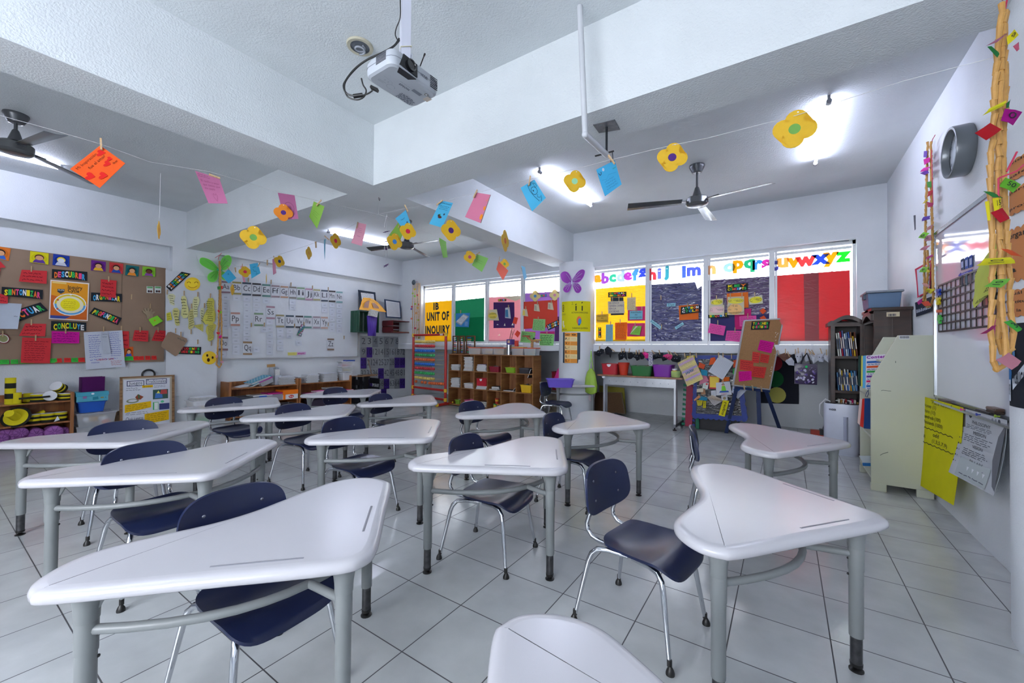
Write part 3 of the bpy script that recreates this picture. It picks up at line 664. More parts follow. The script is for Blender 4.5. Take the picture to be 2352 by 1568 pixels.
note('note', 'cream note asking cual es nuestra responsabilidad in a peach cloud', 'note', C(oS, sS, (370,720),(571,712),(573,848),(370,852)), B3, 'd8ceb0', [('d', .45,.5,.44,.48, 'e8b878'),('t', '¿Cuál es', (.04,.66,.6,.95), '4a4640'),('t', 'nuestra', (.06,.36,.6,.64), '4a4640'),('t', 'responsabilidad?', (.04,.05,.98,.33), '4a4640')])
note('note', 'cream note with cambio in a yellow cloud', 'note', C(oS, sS, (622,640),(785,612),(798,715),(632,730)), B2, 'd8d4c4', [('d', .5,.52,.47,.4, 'e2d840'),('t', 'CAMBIO', (.08,.25,.92,.75), '4a4640')], pins=[C(oS, sS, (698,612))[0]], short='cambio note')
note('paper_scrap', 'small orange scrap on the violet sheet, the upper of two', 'paper', C(oS, sS, (755,800),(800,770),(838,805),(795,845)), B1, 'e2562a', curl=.01)
note('paper_scrap', 'small orange scrap on the violet sheet, the lower of two', 'paper', C(oS, sS, (755,885),(808,860),(838,895),(795,925)), B1, 'e2562a', curl=.01)
note('paper_sheet', 'magenta sheet behind the easel top on the violet sheet', 'paper', C(oS, sS, (455,782),(655,775),(655,1025),(460,1028)), B1, 'c92a74', curl=0)
for q, lb, sd in ((((512,870),(717,858),(718,980),(518,990)), 'pink handwritten note on the magenta sheet above the easel', 21),(((160,952),(350,985),(325,1100),(135,1065)), 'tilted pink handwritten note near the bottom of the violet sheet', 23),(((362,1040),(560,1042),(545,1178),(343,1158)), 'pink handwritten note partly behind the easel board', 25)):
 note('note', lb, 'note', C(oS, sS, *q), B2, 'ef5cae', [('s', (.05,.1,.95,.92),5, '8a3a6a', sd)], 'pink notes on the violet sheet', pins=[C(oS, sS, ((q[0][0]+q[1][0])/2, q[0][1]-8))[0]], short=lb)
LET = [('a', 172,418, 'e0a53c'),('b', 262,412, 'a56bb5'),('c', 350,412, '5fb8a0'),('d', 445,388, 'b0bcd0'),('e', 535,388, 'b860b4'),('f', 622,372, '6fa6cf'),('g', 713,362, '5f6fc2'),('h', 825,365, 'e0606a'),('i', 912,355, '8a8fd0'),('j', 997,350, '5fa5ae'),('l', 1207,335, '6d86cf'),('m', 1325,330, '7480c8'),('n', 1533,312, 'e3b98a')]
LE2 = [('o', 395,285, 'a8c0d4'),('p', 500,272, 'e0a516'),('q', 630,262, '4cae8c'),('r', 733,250, '5f9ccf'),('s', 835,245, 'c04ba5'),('t', 922,247, '6a6cc2'),('u', 1035,228, 'e0b070'),('v', 1165,225, 'e0a520'),('w', 1310,210, 'e46464'),('x', 1490,185, '4a6dc0'),('y', 1612,185, 'e8ac10'),('z', 1760,155, '3fd04f')]
def letter(ch, px, py, hexc, colname):
 vs, fs = text2d(ch, .06); y0 = min(v[1] for v in vs); y1 = max(v[1] for v in vs); x0 = min(v[0] for v in vs); x1 = max(v[0] for v in vs)
 o_ = at((px, py), B1); s = .235
 V = [((v[0]-(x0+x1)/2)*s*1.12,0,(v[1]-(y0+y1)/2)*s) for v in vs]; n = len(V); V2 = [(a, .006, c) for a, b, c in V]
 ed = {}
 for f in fs:
  for a, b in zip(f, f[1:]+f[:1]): k = (min(a, b), max(a, b)); ed[k] = ed.get(k, 0)+1
 F = list(fs)+[tuple(i+n for i in reversed(f)) for f in fs]+[(a, b, b+n, a+n) for (a, b), c in ed.items() if c == 1]
 ob = MB().add(V+V2, F).build('foam_letter', mat('foam_'+hexc, hexc, rough=.7, noise=.03, transl=.6)); ob.location = o_
 tag(ob, '%s lowercase letter %s stuck along the top of the window' % (colname, ch), 'letter', 'foam letters along the window')
NAMEC = {'e': 'warm', 'a': 'pale'}
def cname(h):
 r, g, b = [int(h[i:i+2], 16) for i in (0,2,4)]
 if max(r, g, b)-min(r, g, b) < 45: return 'pale grey-blue'
 if r > 200 and g > 150: return 'yellow-orange' if b < 80 else 'peach'
 if r > 200 and g < 120: return 'red'
 if g > r and g > b: return 'green'
 if b >= g and r > 140 and g < 120: return 'purple-pink'
 return 'blue'
for ch, x, y, h in LET: letter(ch, *C(oR, sR, (x, y))[0], h, cname(h))
for ch, x, y, h in LE2: letter(ch, *C(oS, sS, (x, y))[0], h, cname(h))
note('paper_scrap', 'small dark scrap stuck where the letter k is missing', 'paper', C(oR, sR, (1103,345),(1110,340),(1133,362),(1128,368)), B1, '9aa0ae', curl=0)
def on_col(px, py, r=.318, cc=(-3.055,6.6)):
 d = ray(px, py); c = Vector(cc); dd = Vector((d.x, d.y)); a = dd.dot(dd); b = -2*dd.dot(c); k = c.dot(c)-r*r; D = b*b-4*a*k
 return CO + d*((-b-math.sqrt(max(D, 0)))/(2*a))
def col_sheet(name, label, cat, xs, y0, y1, hexc, items, r=.316, group=None, cc=(-3.055,6.6), more=0.0, ang=None, m=None, wave=None):
 (xa, xb) = xs; A_ = on_col(xa, (y0+y1)/2, r, cc); B_ = on_col(xb, (y0+y1)/2, r, cc); cx, cy = cc
 a0 = math.atan2(A_.y-cy, A_.x-cx); a1 = math.atan2(B_.y-cy, B_.x-cx)
 if a1 < a0: a1 += 2*PI
 a1 += more
 zt_ = on_col((xa+xb)/2, y0, r, cc).z; zb_ = on_col((xa+xb)/2, y1, r, cc).z
 def P(u, v, l=.0): a = a0+(a1-a0)*u; return Vector(((r+l)*math.cos(a),(r+l)*math.sin(a), zb_+(zt_-zb_)*v-(zt_+zb_)/2))
 mb = MB(); W = wave or (lambda u, j: j); N = 14 if not wave else 40
 g = [[P(i/N, W(i/N, j),0) for i in range(N+1)] for j in (0,1)]; g2 = [[P(i/N, W(i/N, j),-.0015) for i in range(N+1)] for j in (0,1)]
 vs = g[0]+g[1]+g2[0]+g2[1]; fs = []; k = N+1
 for i in range(N): fs += [(i, i+1, k+i+1, k+i),(2*k+i, 3*k+i, 3*k+i+1,2*k+i+1),(i, 2*k+i, 2*k+i+1, i+1),(k+i, k+i+1,3*k+i+1,3*k+i)]
 fs += [(0, k, 3*k, 2*k),(N, 2*k+N, 3*k+N, k+N)]
 o = mb.add(vs, fs).build(name, m or paper_mat(hexc), smooth=True); o.location = (cx, cy, (zt_+zb_)/2); tag(o, label, cat, group)
 if items: deco(o, lambda u, v: P(u, v, .0016), items)
 return o
K_ = '2a2c2e'
col_sheet('poster', 'yellow poster of skill symbols wrapped round the white column', 'poster', (1290.5,1356),691,761, 'e6dd1c',
 [('d', .07,.78,.05,.12, K_),('d', .07,.78,.038,.095, 'e6dd1c'),('r', (.06,.72,.08,.84), K_),('r', (.5,.68,.72,.84), K_),('p', [(.49,.86),(.71,.93),(.72,.97),(.5,.9)], K_),('t', 'ACTION=OPERCIONES', (.38,.58,.9,.65), K_),('t', '2.', (.38,.86,.44,.98), '8a8430'),('t', 'ACTIVITY', (.01,.53,.18,.6), '8a8a40'),
  ('d', .61,.36,.075,.14, 'e0704a'),('d', .63,.33,.05,.1, '4a90c8'),('r', (.58,.2,.64,.26), '3a5a8a'),('t', 'THINKING=JUSTIFICA', (.4,.07,.9,.14), K_),('r', (.05,.2,.11,.36), 'e8e4b8'),('r', (.08,.14,.14,.22), 'e8e4b8'),('t', 'INTERACTIVO', (.02,.03,.22,.1), K_)])
rows = [('Speaking', ''),('P.', '1'),('V.', '2'),('L.', '3'),('E.', '4'),('G.', '5'),('S.', '6')]
its = [('r', (.10,.0,.82,1), 'e8d9a8')]
for i, (a_, b_) in enumerate(rows):
 v1 = 1-i/7; v0 = 1-(i+1)/7
 its += [('r', (.10, v0+.006,.42, v1-.004), 'e6963c' if i % 2 == 0 else 'eac98a'),('r', (.43, v0+.006,.82, v1-.004), 'e6963c' if i % 2 == 0 else 'ecd8a0'),('t', a_, (.13, v0+.02,.27 if i else .4, v1-.02), K_, .03)]
 if i: its += [('p', [(.31, v0+.03),(.35, v0+.09),(.37, v1-.03),(.33, v1-.05)], K_),('s', (.46, v0+.03,.8, v1-.02),3, 'b09060', i)]
 else: its += [('d', .62,(v0+v1)/2,.12,.03, K_),('d', .62,(v0+v1)/2,.08,.01, 'e6963c')]
_cf = (on_col(1316,800,.322)-CO).dot(_f)
note('chart', 'orange and cream letter chart on dark card on the white column', 'poster', [(1293.3,763),(1333,764),(1332.5,834),(1292.8,833)], ('d', _cf-.012), '3c4852', its, m=card_mat('3c4852'), curl=0)
XB = -7.70; A0 = ('x', XB); A1 = ('x', XB+.008); A2 = ('x', XB+.016); A3 = ('x', XB+.03)
oA, sA = (0,540),4.9
tr_, br_ = onx(380.6,618.6, XB), onx(381,827.8, XB)
zt_, zb_ = onx(100,579, XB).z, onx(100,835.5, XB).z
KRAFT = mat('kraft_paper', (.56,.47,.395), rough=.8, spec=.2, noise=.08, nscale=3, bump=.5, bscale=5)
o = MB().sheet(lambda u, v: (XB+.002*math.sin(u*19),-.9+(tr_.y+.9)*u, zb_+(zt_-zb_)*v),24,6,(-.04,0,0)).build('notice_board', KRAFT, smooth=True)
tag(o, 'long board covered in brown kraft paper, full of red notes', 'board')
_y0 = o.location
sq = MB(); sq.box((XB+.003,1.66, zb_),(XB+.0045,1.664, zt_)).box((XB+.003,-.9, zb_+.35),(XB+.0045, tr_.y, zb_+.353)); sq.build('paper_seam', mat('kraft_seam', (.42,.34,.28), noise=.02), o)
def A(*ps): return C(oA, sA, *ps)
def face_card(col, ring, label, q, skin='d9a27a', hair='2a1c18', shirt='c23a3a'):
 it = [('d', .5,.47,.42,.42, ring)]; ball_face(it, .5,.46,.5,.42, skin, hair, shirt)
 return note('picture_card', label, 'card', A(*q), A1, col, it, 'learner picture cards along the board top', curl=0)
face_card('e07a2a', 'c9691f', 'orange square picture card at the cut-off end of the kraft board', ((-90,110),(122,150),(98,288),(-100,250)), shirt='3a6ac0')
face_card('e3d81c', 'cfc418', 'yellow square picture card of a brown-haired child in purple', ((340,178),(548,205),(545,330),(333,303)), hair='5a3424', shirt='5a3a8a')
face_card('1f3da0', '18307f', 'dark blue square picture card with yellow specks', ((600,208),(783,237),(778,358),(590,335)), skin='d8dce6', hair='e8d23a', shirt='c8ccd8')
face_card('6a2a8a', '59216f', 'purple square picture card of a child with one arm up', ((1028,278),(1192,300),(1188,410),(1022,395)), shirt='e0b030')
face_card('cc3f40', 'b53536', 'red square picture card beside the purple one', ((1232,302),(1388,322),(1385,435),(1228,420)), shirt='2a4aa0')
face_card('1f6e72', '18595c', 'teal square picture card between the red and green ones', ((1418,332),(1565,352),(1555,466),(1408,450)), shirt='e08a30')
face_card('8cc63a', '78ad2e', 'green square picture card at the whiteboard end of the row', ((1605,350),(1750,366),(1748,470),(1600,455)), skin='6a4030', shirt='8a4a9a')
face_card('d9662a', 'c4581f', 'orange square picture card low on the board by the red note', ((1405,1258),(1500,1255),(1500,1365),(1395,1368)), shirt='3a5ab0')
banner('black strip reading sintonizar in coloured letters', A((20,580),(483,615),(480,722),(15,680)), A2, ['SINTONIZAR'], BR, .18)
banner('black strip reading descubrir above the poster', A((585,380),(982,412),(980,514),(583,482)), A1, ['DESCUBRIR'], BR[2:]+BR[:2], .22)
banner('black strip reading organizar half hidden by a red note', A((1025,643),(1374,660),(1372,754),(1022,740)), A1, ['ORGANIZAR'], BR[4:]+BR[:4], .22)
banner('black strip reading profundiza, tilted down', A((1060,812),(1372,932),(1325,1012),(1003,880)), A1, ['PROFUNDIZA'], BR, .15)
banner('black strip reading actuar, tilted up behind a white sheet', A((90,870),(455,755),(542,847),(180,985)), A1, ['ACTUAR'], BR[1:], .1)
banner('black strip reading concluye below the poster', A((575,965),(970,982),(970,1077),(573,1070)), A1, ['CONCLUYE'], ['e8d22a', '35b45a', 'e8d22a', 'e8d22a', '35b45a', 'e8d22a', '46a6dc', 'd8d8d8'], .22)
N1 = '3a3560'
note('poster', 'inquiry cycle poster with a yellow oval ring diagram', 'poster', A((568,500),(1005,540),(988,966),(549,942)), A2, 'e9dfd8', [('r', (.03,.1,.97,.97), 'e39a2c'),('p', [(.03,.1),(.97,.1),(.97,.45),(.03,.62)], 'd0682a'),('r', (.05,.92,.4,.96), 'e8c878'),('r', (.03,.025,.97,.1), '3a4a90'),('p', [(.4,.025),(.97,.025),(.97,.1),(.55,.1)], 'c8622a'),('p', [(.18,.78),(.36,.79),(.36,.72),(.27,.66),(.18,.71)], '3c4450'),('t', 'AUPE', (.19,.73,.35,.78), 'e8e8e8'),('t', 'Inquiry', (.44,.78,.82,.91), '3a3630', .02),('t', 'Cycle', (.44,.70,.74,.82), '3a3630', .02),
 ('d', .52,.40,.43,.285, 'f2f2ee'),('d', .52,.40,.40,.262, 'e2c43c', 24,0, PI),('d', .52,.40,.40,.262, '5fa3d6', 24, PI, 2*PI),('d', .52,.40,.35,.22, 'efe7c4'),('d', .52,.40,.255,.165, 'f2e22a'),('s', (.34,.3,.7,.5),4, 'b8a020', 3),('d', .52,.66,.03,.02, 'f2f2ee'),('d', .2,.5,.03,.02, 'c85a3a'),('d', .2,.27,.03,.02, 'c85a3a'),('d', .83,.27,.03,.02, '8ac0e8')], curl=0, m=card_mat('e9dfd8'))
RD = 'd93a3f'; RK = '7a1f28'
def red(lb, q, sd, rows=3, pins=(), pl=A2, col=RD, curl=.012): return note('note', lb, 'note', A(*q), pl, col, [('s', (.08,.08,.92,.9), rows, RK, sd)], 'red notes on the kraft board', curl=curl, pins=A(*pins), short=lb)
note('paper_arrow', 'red paper arrow at the cut-off end of the kraft board', 'paper', A((-80,290),(65,290),(65,480),(-80,480)), A2, RD, [], curl=0, poly=[(0,1),(.55,1),(1,.62),(.6,.6),(.5,0),(0,0)])
red('red note pinned over the sintonizar strip', ((245,388),(530,402),(522,548),(210,520)),1,3, [(352,378)])
red('red note behind the white lined sheet at the board end', ((-60,632),(90,690),(85,770),(-60,765)),2,2, pl=A3)
red('red note pinned over the large red note', ((285,993),(520,997),(505,1138),(213,1132)),3,3, [(352,978)])
red('large red note filled with writing at the bottom of the board', ((250,1150),(578,1158),(560,1440),(230,1436)),4,9, [(400,1155)], A3)
red('red note covering part of the organizar strip', ((1135,495),(1313,511),(1300,706),(1125,686)),5,4, [(1222,492)], A2)
red('narrow red note beside the big white written sheet', ((1370,1080),(1452,1080),(1450,1275),(1372,1270)),6,3, [(1365,1048)], A1)
red('red note low on the board, second from its whiteboard end', ((1515,1068),(1672,1075),(1664,1198),(1487,1186)),7,3, [(1575,1060)])
red('red note at the lower whiteboard-side corner of the board', ((1755,1068),(1877,1075),(1872,1196),(1703,1186)),8,3, [(1778,1063)])
note('note', 'magenta note below the concluye strip', 'note', A((582,1078),(894,1090),(890,1217),(580,1216)), A2, 'd2169a', [('s', (.05,.1,.95,.92),4, '6a0f60', 31)], pins=A((738,1072)), short='magenta note below the concluye strip')
note('sheet_of_paper', 'white lined sheet hanging over the actuar strip', 'paper', A((-60,755),(246,772),(196,1057),(-60,1052)), A3, 'c9d2df', [('l', [(.02,.9-.07*i),(.98,.9-.07*i)], .004, 'a8b4c6') if False else ('s', (.75,.45,.95,.55),1, '50586a', 2)], curl=.03)
note('sheet_of_paper', 'large white sheet of blue and red handwriting hanging below the board', 'paper', A((942,1092),(1376,1070),(1406,1480),(965,1510)), A3, 'd3d8e4', [('s', (.1,.3,.42,.93),11, '3a4ab0', 41),('s', (.64,.3,.95,.97),12, '3a4ab0', 43),('s', (.1,.22,.9,.28),1, '4a5ac0', 45),('t', 'LIBRO SER', (.28,.2,.72,.27), 'c03a4a'),('t', 'MARINA', (.14,.14,.34,.19), '3a4ab0'),('s', (.62,.06,.95,.2),3, 'c03a4a', 47)], curl=.02, pins=A((1165,1055)), short='large white handwritten sheet')
note('paper_strip', 'folded grey paper strip clipped on the large white sheet', 'paper', A((1140,1085),(1215,1085),(1242,1325),(1155,1330)),('x', XB+.045), 'c0c6d2', [('s', (.1,.7,.9,.95),2, '8088a0', 4)], curl=.03)
for k, x in enumerate((1650,1740)):
 note('card', 'small white picture card, the %s of a pair on the kraft paper' % ('first' if k == 0 else 'second'), 'card', A((x, 573),(x+74,577),(x+74,652),(x, 648)), A1, 'dfe2e0', [('r', (.08,.72,.92,.95), '6cb070'),('d', .33,.25,.17,.17, '3a3038'),('d', .68,.25,.17,.17, '5a3a30')], curl=0)
gl = [(.25,0),(.22,.3),(.05,.5),(.0,.62),(.06,.66),(.2,.55),(.1,.8),(.14,.9),(.22,.86),(.3,.66),(.3,.92),(.37,.98),(.43,.92),(.44,.68),(.52,.93),(.6,.96),(.62,.88),(.56,.64),(.72,.78),(.8,.76),(.76,.66),(.64,.48),(.62,.25),(.66,0)]
o = note('glove', 'tan work glove clipped to the kraft paper above a green note', 'glove', A((1600,800),(1780,840),(1790,960),(1610,930)), A2, 'a08a6a', m=mat('glove_cloth', (.60,.53,.43), rough=.85, noise=.1, bump=.3), th=.02, poly=gl, curl=0, pins=A((1688,795, )), short='tan work glove')
note('note', 'lime green folded note hanging from the glove', 'note', A((1670,948),(1772,902),(1830,966),(1720,1026)), A3, '8ee03a', [('d', .45,.55,.07,.1, 'e08a3a')], curl=.02)
PINS.append((A((1478,692))[0], A1, 'bare kraft paper beside the organizar strip', 1,0, Vector((1,0,0))))
o = note('badge', 'round red-rimmed badge clipped low at the cut-off board end', 'badge', A((-40,1100),(112,1110),(112,1225),(-40,1215)), A2, '8a3a40', [('d', .5,.5,.42,.42, 'd8d0c8'),('d', .5,.5,.34,.34, '8a8a60')], curl=0, poly=[(.5+.5*math.cos(a*PI/10),.5+.5*math.sin(a*PI/10)) for a in range(20)], pins=A((30,1108)), short='round badge')
ST = [(-70,0),(15,0),(122,0),(222,0),(300,0),(565,0),(620,1),(722,1),(805,0),(882,1),(1405,0),(1440,0),(1500,1),(1560,1),(1635,1),(1705,1)]
ORD = ['first', 'second', 'third', 'fourth', 'fifth', 'sixth', 'seventh', 'eighth', 'ninth', 'tenth', 'eleventh', 'twelfth', 'thirteenth', 'fourteenth', 'fifteenth', 'sixteenth', 'seventeenth', 'eighteenth', 'nineteenth', 'twentieth']
for i, (x, r_) in enumerate(ST):
 w_ = 85-.018*x; yb = 1452-.03*x; h_ = 50-.004*x; dr = ((i*37) % 7-3)
 note('sticky_note', '%s little %s sticky note from the camera side along the board edge' % (ORD[i], 'red' if r_ else 'green'), 'note', A((x, yb-h_+dr),(x+w_, yb-h_-2),(x+w_+3, yb-2),(x-2, yb)), A1 if x != 222 else A0, 'e23a34' if r_ else '3fbf45', [('s', (.12,.3,.9,.9),2, '2a3a2a' if not r_ else '6a1a1a', i)], 'sticky notes along the board edge', curl=.01)
XP = -7.60; P0_ = ('x', XP); P1_ = ('x', XP+.01); P2_ = ('x', XP+.022); P3_ = ('x', XP+.035)
oP, sP = (360,560),4.704
def Q(*ps): return C(oP, sP, *ps)
SHEET = mat('white_sheeting', (.80,.815,.84), rough=.6, spec=.3, noise=.03, nscale=4, bump=.6, bscale=6)
note('sheet', 'white paper sheet on the pillar with yellow footprint notes', 'sheet', Q((95,278),(668,372),(655,1090),(95,1090)), P0_, '', m=SHEET, curl=0)
note('sheet', 'lower white paper sheet hanging below the surprised face', 'sheet', Q((98,1086),(655,1086),(640,1640),(98,1640)), P0_, '', m=SHEET, curl=.01)
banner('black essential agreements tag with coloured letters, tilted up', Q((100,462),(268,300),(368,322),(152,512)), P1_, ['ESSENTIAL', 'AGREEMENTS'], ['f2f2f2', 'f07a30', '46a6dc', '35b45a', 'e8d22a'])
EM = mat('emoji_yellow', (.93,.78,.16), rough=.45, noise=.08, nscale=6)
circ = [(.5+.5*math.cos(a*PI/14),.5+.5*math.sin(a*PI/14)) for a in range(28)]
note('emoji', 'round yellow smiling face with closed eyes', 'emoji', Q((300,360),(470,362),(470,505),(300,503)), P1_, '', [('d', .5,.55,.34,.3, 'f6d83c')]+[('l', [(cx+.11*math.cos(a),.56+.1*math.sin(a)) for a in [PI*k/8 for k in range(9)]], .035, '7a4a10') for cx in (.27,.74)]+[('l', [(.5+.28*math.cos(a),.42+.2*math.sin(a)) for a in [PI+PI*(k+1)/10 for k in range(9)]], .03, 'a86a10')], m=EM, poly=circ, curl=0, th=.004)
note('emoji', 'round yellow surprised face with an open mouth', 'emoji', Q((490,1158),(647,1158),(647,1302),(490,1302)), P1_, '', [('d', .35,.68,.07,.1, '3a2a20'),('d', .72,.52,.07,.1, '3a2a20'),('d', .43,.34,.1,.14, '3a2218')], m=EM, poly=circ, curl=0, th=.004)
FT = [(.3,0),(.62,.02),(.72,.2),(.66,.42),(.85,.65),(.95,.85),(.75,1),(.35,.98),(.15,.85),(.08,.6),(.2,.35),(.18,.12)]
FY = 'd9d48c'
def foot(lb, q, sd, rows, pl, pins=(), col=FY, rot=0):
 F2 = FT if not rot else [(1-x, 1-y) for x, y in FT]
 note('paper_footprint', lb, 'note', Q(*q), pl, col, [('s', (.25,.12,.75,.9), rows, '4a5030', sd, .14)], 'yellow paper footprints', curl=.012, poly=F2, pins=Q(*pins), short=lb)
foot('pale yellow footprint note hanging at the upper kraft-side corner', ((100,535),(205,540),(225,690),(120,640)),51,4, P1_, [(112,520)], 'e2e0b8')
foot('pale yellow footprint note with red writing, below the smiling face', ((225,560),(340,560),(360,800),(260,805)),52,6, P2_, [(295,532)], 'dedc9c', 1)
foot('narrow pale footprint note, third along the top row', ((378,565),(470,570),(468,795),(375,795)),53,7, P2_, [(443,545)], 'e0dfae')
foot('yellow footprint note with neat black writing, middle of the pile', ((150,690),(245,690),(280,885),(180,885)),54,5, P2_)
foot('footprint note hanging crooked in the middle of the pile', ((340,695),(420,700),(445,880),(310,948)),55,7, P2_, [(375,670)], 'cfc886')
foot('largest yellow footprint note covered in red and black writing', ((500,580),(650,585),(650,880),(480,865)),56,10, P3_, [(580,560)], 'd6cf62', 1)
foot('yellow footprint note at the bottom beside the hanging garland', ((515,870),(650,850),(655,1020),(525,1068)),57,9, P2_, [(590,1075)], 'd8d06a')
foot('pale footprint note peeping from behind the largest one', ((462,690),(520,690),(520,900),(465,840)),58,5, P1_, [(515,665)], 'dcdcb4')
note('note', 'small yellow scrap of a note under the footprints', 'note', Q((105,750),(150,735),(165,820),(108,830)), P1_, 'd8d24a', [('s', (.1,.1,.9,.9),3, '4a5030', 59)])
note('note', 'yellow note mostly hidden under the lower footprints', 'note', Q((400,880),(505,860),(500,950),(420,900)), P1_, 'd6ce70', [('s', (.1,.1,.9,.9),4, '4a5030', 60)])
note('paper_bag', 'flattened kraft paper bag with dark writing, tilted', 'bag', Q((130,940),(345,1030),(215,1225),(25,1095)), P3_, '9c8a72', [('s', (.15,.3,.8,.75),3, '3a3a34', 61),('s', (.5,.75,.95,.95),1, '5a5a50', 62)], m=KRAFT, poly=[(.05,.1),(0,.9),(.1,1),(.9,1),(1,.9),(.97,.08),(.9,0),(.1,.0)], pins=Q((203,938),(260,975)), short='kraft paper bag')
banner('black students questions tag tucked under the kraft bag', Q((215,1108),(480,1112),(476,1196),(215,1188)), P1_, ['STUDENTS', 'QUESTIONS'], ['35b45a', 'd83a3a', 'd83a3a', 'd83a3a', '35b45a', 'e8d22a', 'd83a3a', '35b45a'])
PINS.append((Q((443,1058))[0], P1_, 'edge of the white sheet above the surprised face', 1,0, Vector((1,0,0))))
PINS.append((Q((370,948))[0], P2_, 'crooked footprint note, at its lower tip', 1,0, Vector((1,0,0))))
oW, sW = oP, sP
wt = thing('whiteboard', 'wide whiteboard covered with white sheeting and alphabet cards', 'board')
qa = [onx(*p, XB) for p in Q((690,378),(2180,500),(2160,1214),(650,1240))]
W0 = Vector(qa[0]); ya, yb_ = qa[0].y, qa[1].y; za, zb2 = (qa[2].z+qa[3].z)/2,(qa[0].z+qa[1].z)/2
wt.location = (XB, (ya+yb_)/2,(za+zb2)/2); hy, hz = (yb_-ya)/2,(zb2-za)/2
MB().box((-.045,-hy, -hz),(-.012, hy, hz)).build('board_panel', mat('white_board', (.86,.87,.88), rough=.15, noise=.01), wt)
MB().sheet(lambda u, v: (-.004+.003*math.sin(u*23+v*5),-hy+.005+(2*hy-.01)*u, -hz+.004+(2*hz-.008)*v),40,12,(-.006,0,0)).build('sheeting', SHEET, wt, smooth=True)
fr = MB(); fr.box((-.05,-hy-.02,-hz-.02),(.004, hy+.02,-hz)).box((-.05, hy, -hz),(.006, hy+.022, hz)); fr.build('frame', mat('board_frame', (.78,.79,.8), rough=.3, metal=.5, noise=.01), wt)
CARDS = [('Aa', 697,400,798,530, '8a6f7a'),('Bb', 815,405,915,545, '9a8f5a'),('Cc', 922,412,1022,555, '46525f'),('Dd', 1030,420,1128,562, '4a464a'),('Ee', 1137,432,1230,570, '5d827c'),('Ff', 1237,443,1330,577, '8f7f84'),('Gg', 1335,452,1422,582, 'b3917c'),('Hh', 1430,458,1510,590, '85807a'),('Ii', 1515,466,1600,597, '8aa287'),('Jj', 1605,478,1685,607, 'b58fa5'),('Kk', 1690,487,1768,610, 'a5a078'),('Ll', 1775,495,1850,621, '4c545f'),('Mm', 1857,502,1932,627, '4d4a4a'),('Nn', 1937,512,2010,635, '7fa3a5'),
 ('Oo', 668,1000,772,1150, '8a7076'),('Pp', 797,737,902,885, 'b58a80'),('Qq', 930,1052,1032,1198, 'a08468'),('Rr', 1050,743,1152,887, '7d9478'),('Ss', 1182,668,1278,810, '9f7f8c'),('Tt', 1287,762,1378,900, '9a9070'),('Uu', 1393,768,1483,905, '46525f'),('Vv', 1498,773,1583,908, '4d4a4d'),('Ww', 1590,777,1675,910, '5d827c'),('Xx', 1687,781,1765,912, 'a08f98'),('Yy', 1772,786,1850,915, 'b99c90'),('Zz', 1842,1020,1918,1148, '8a7668')]
for n_, x0, y0, x1, y1, c in CARDS:
 dy = (x1-x0)*.065 if y0 < 700 else (x1-x0)*.03
 note('alphabet_card', 'alphabet card %s with coloured bands on the whiteboard' % n_, 'card', Q((x0, y0),(x1, y0+dy),(x1, y1+dy*.5),(x0, y1)), A1, 'dadce2', [('r', (.02,.86,.98,1), c),('r', (.02,0,.98,.14), c),('t', n_, (.14,.22,.86,.82), '4a4a52')], 'alphabet cards', curl=0)
SC_ = [('Aa', 700,785, [545,608,670,738,795,858], 58),('Bb', 825,905, [555], 56),('Cc', 935,1010, [562,628,690,750,812,875,938,1000], 58),('Dd', 1040,1117, [572,632,690], 52),('Ee', 1145,1220, [585], 56),('Hh', 1433,1500, [600,658], 54),('Ll', 1782,1842, [635,690], 50),('Mm', 1865,1923, [632,690,735,790,850,900], 48),('Nn', 1942,2000, [642,700,755,808,862,915], 48),('Pp', 815,895, [893,955,1020,1085,1140], 55),('Ss', 1186,1256, [815,890,960,1025,1085,1142], 55),('Tt', 1298,1368, [908,965,1035,1098], 55),('Uu', 1402,1470, [912,968], 52),('Vv', 1502,1565, [1042], 54),('Oo', 668,750, [1165], 58),('Qq', 1042,1110, [1112], 56),('Rr', 1120,1205, [898], 56)]
for n_, x0, x1, ys, h_ in SC_:
 for i, y in enumerate(ys):
  dy = 5 if y < 700 else 1
  note('word_strip', '%s small white word strip below the %s card' % (ORD[i] if len(ys) > 1 else 'only', n_), 'paper', Q((x0, y),(x1, y+dy),(x1+(i*7 % 3), y+h_+dy),(x0, y+h_)), A1 if i % 2 else ('x', XB+.005), 'd6dae4', [('s', (.3,.35,.7,.65),1, '70748a', i+x0,.14)], 'white word strips on the whiteboard', curl=0 if i % 3 else .01)
note('paper_strip', 'yellow strip low on the whiteboard beside the magenta one', 'paper', Q((1415,1172),(1517,1170),(1512,1202),(1418,1204)), A1, 'dfd878', [('s', (.1,.2,.9,.8),1, 'c8a860', 71)], curl=0)
note('paper_strip', 'magenta-lettered pale strip low on the whiteboard', 'paper', Q((1517,1168),(1612,1166),(1608,1195),(1514,1200)), A1, 'cfa6cf', [('s', (.08,.15,.92,.85),1, 'b03a80', 72,.2)], curl=0)
note('picture_card', 'tilted dark multicoloured card clipped over the Vv card', 'card', Q((1562,865),(1604,880),(1562,1000),(1512,985)), A2, '3f4a52', [('r', (.1+.22*(i % 4),.05+.19*(i//4),.28+.22*(i % 4),.2+.19*(i//4)), ['5ab070', 'd8dce0', '4a7ab0', 'c86a9a', '8a94a0'][i*3 % 5]) for i in range(20)], curl=0, pins=Q((1590,865)), short='dark multicoloured card')
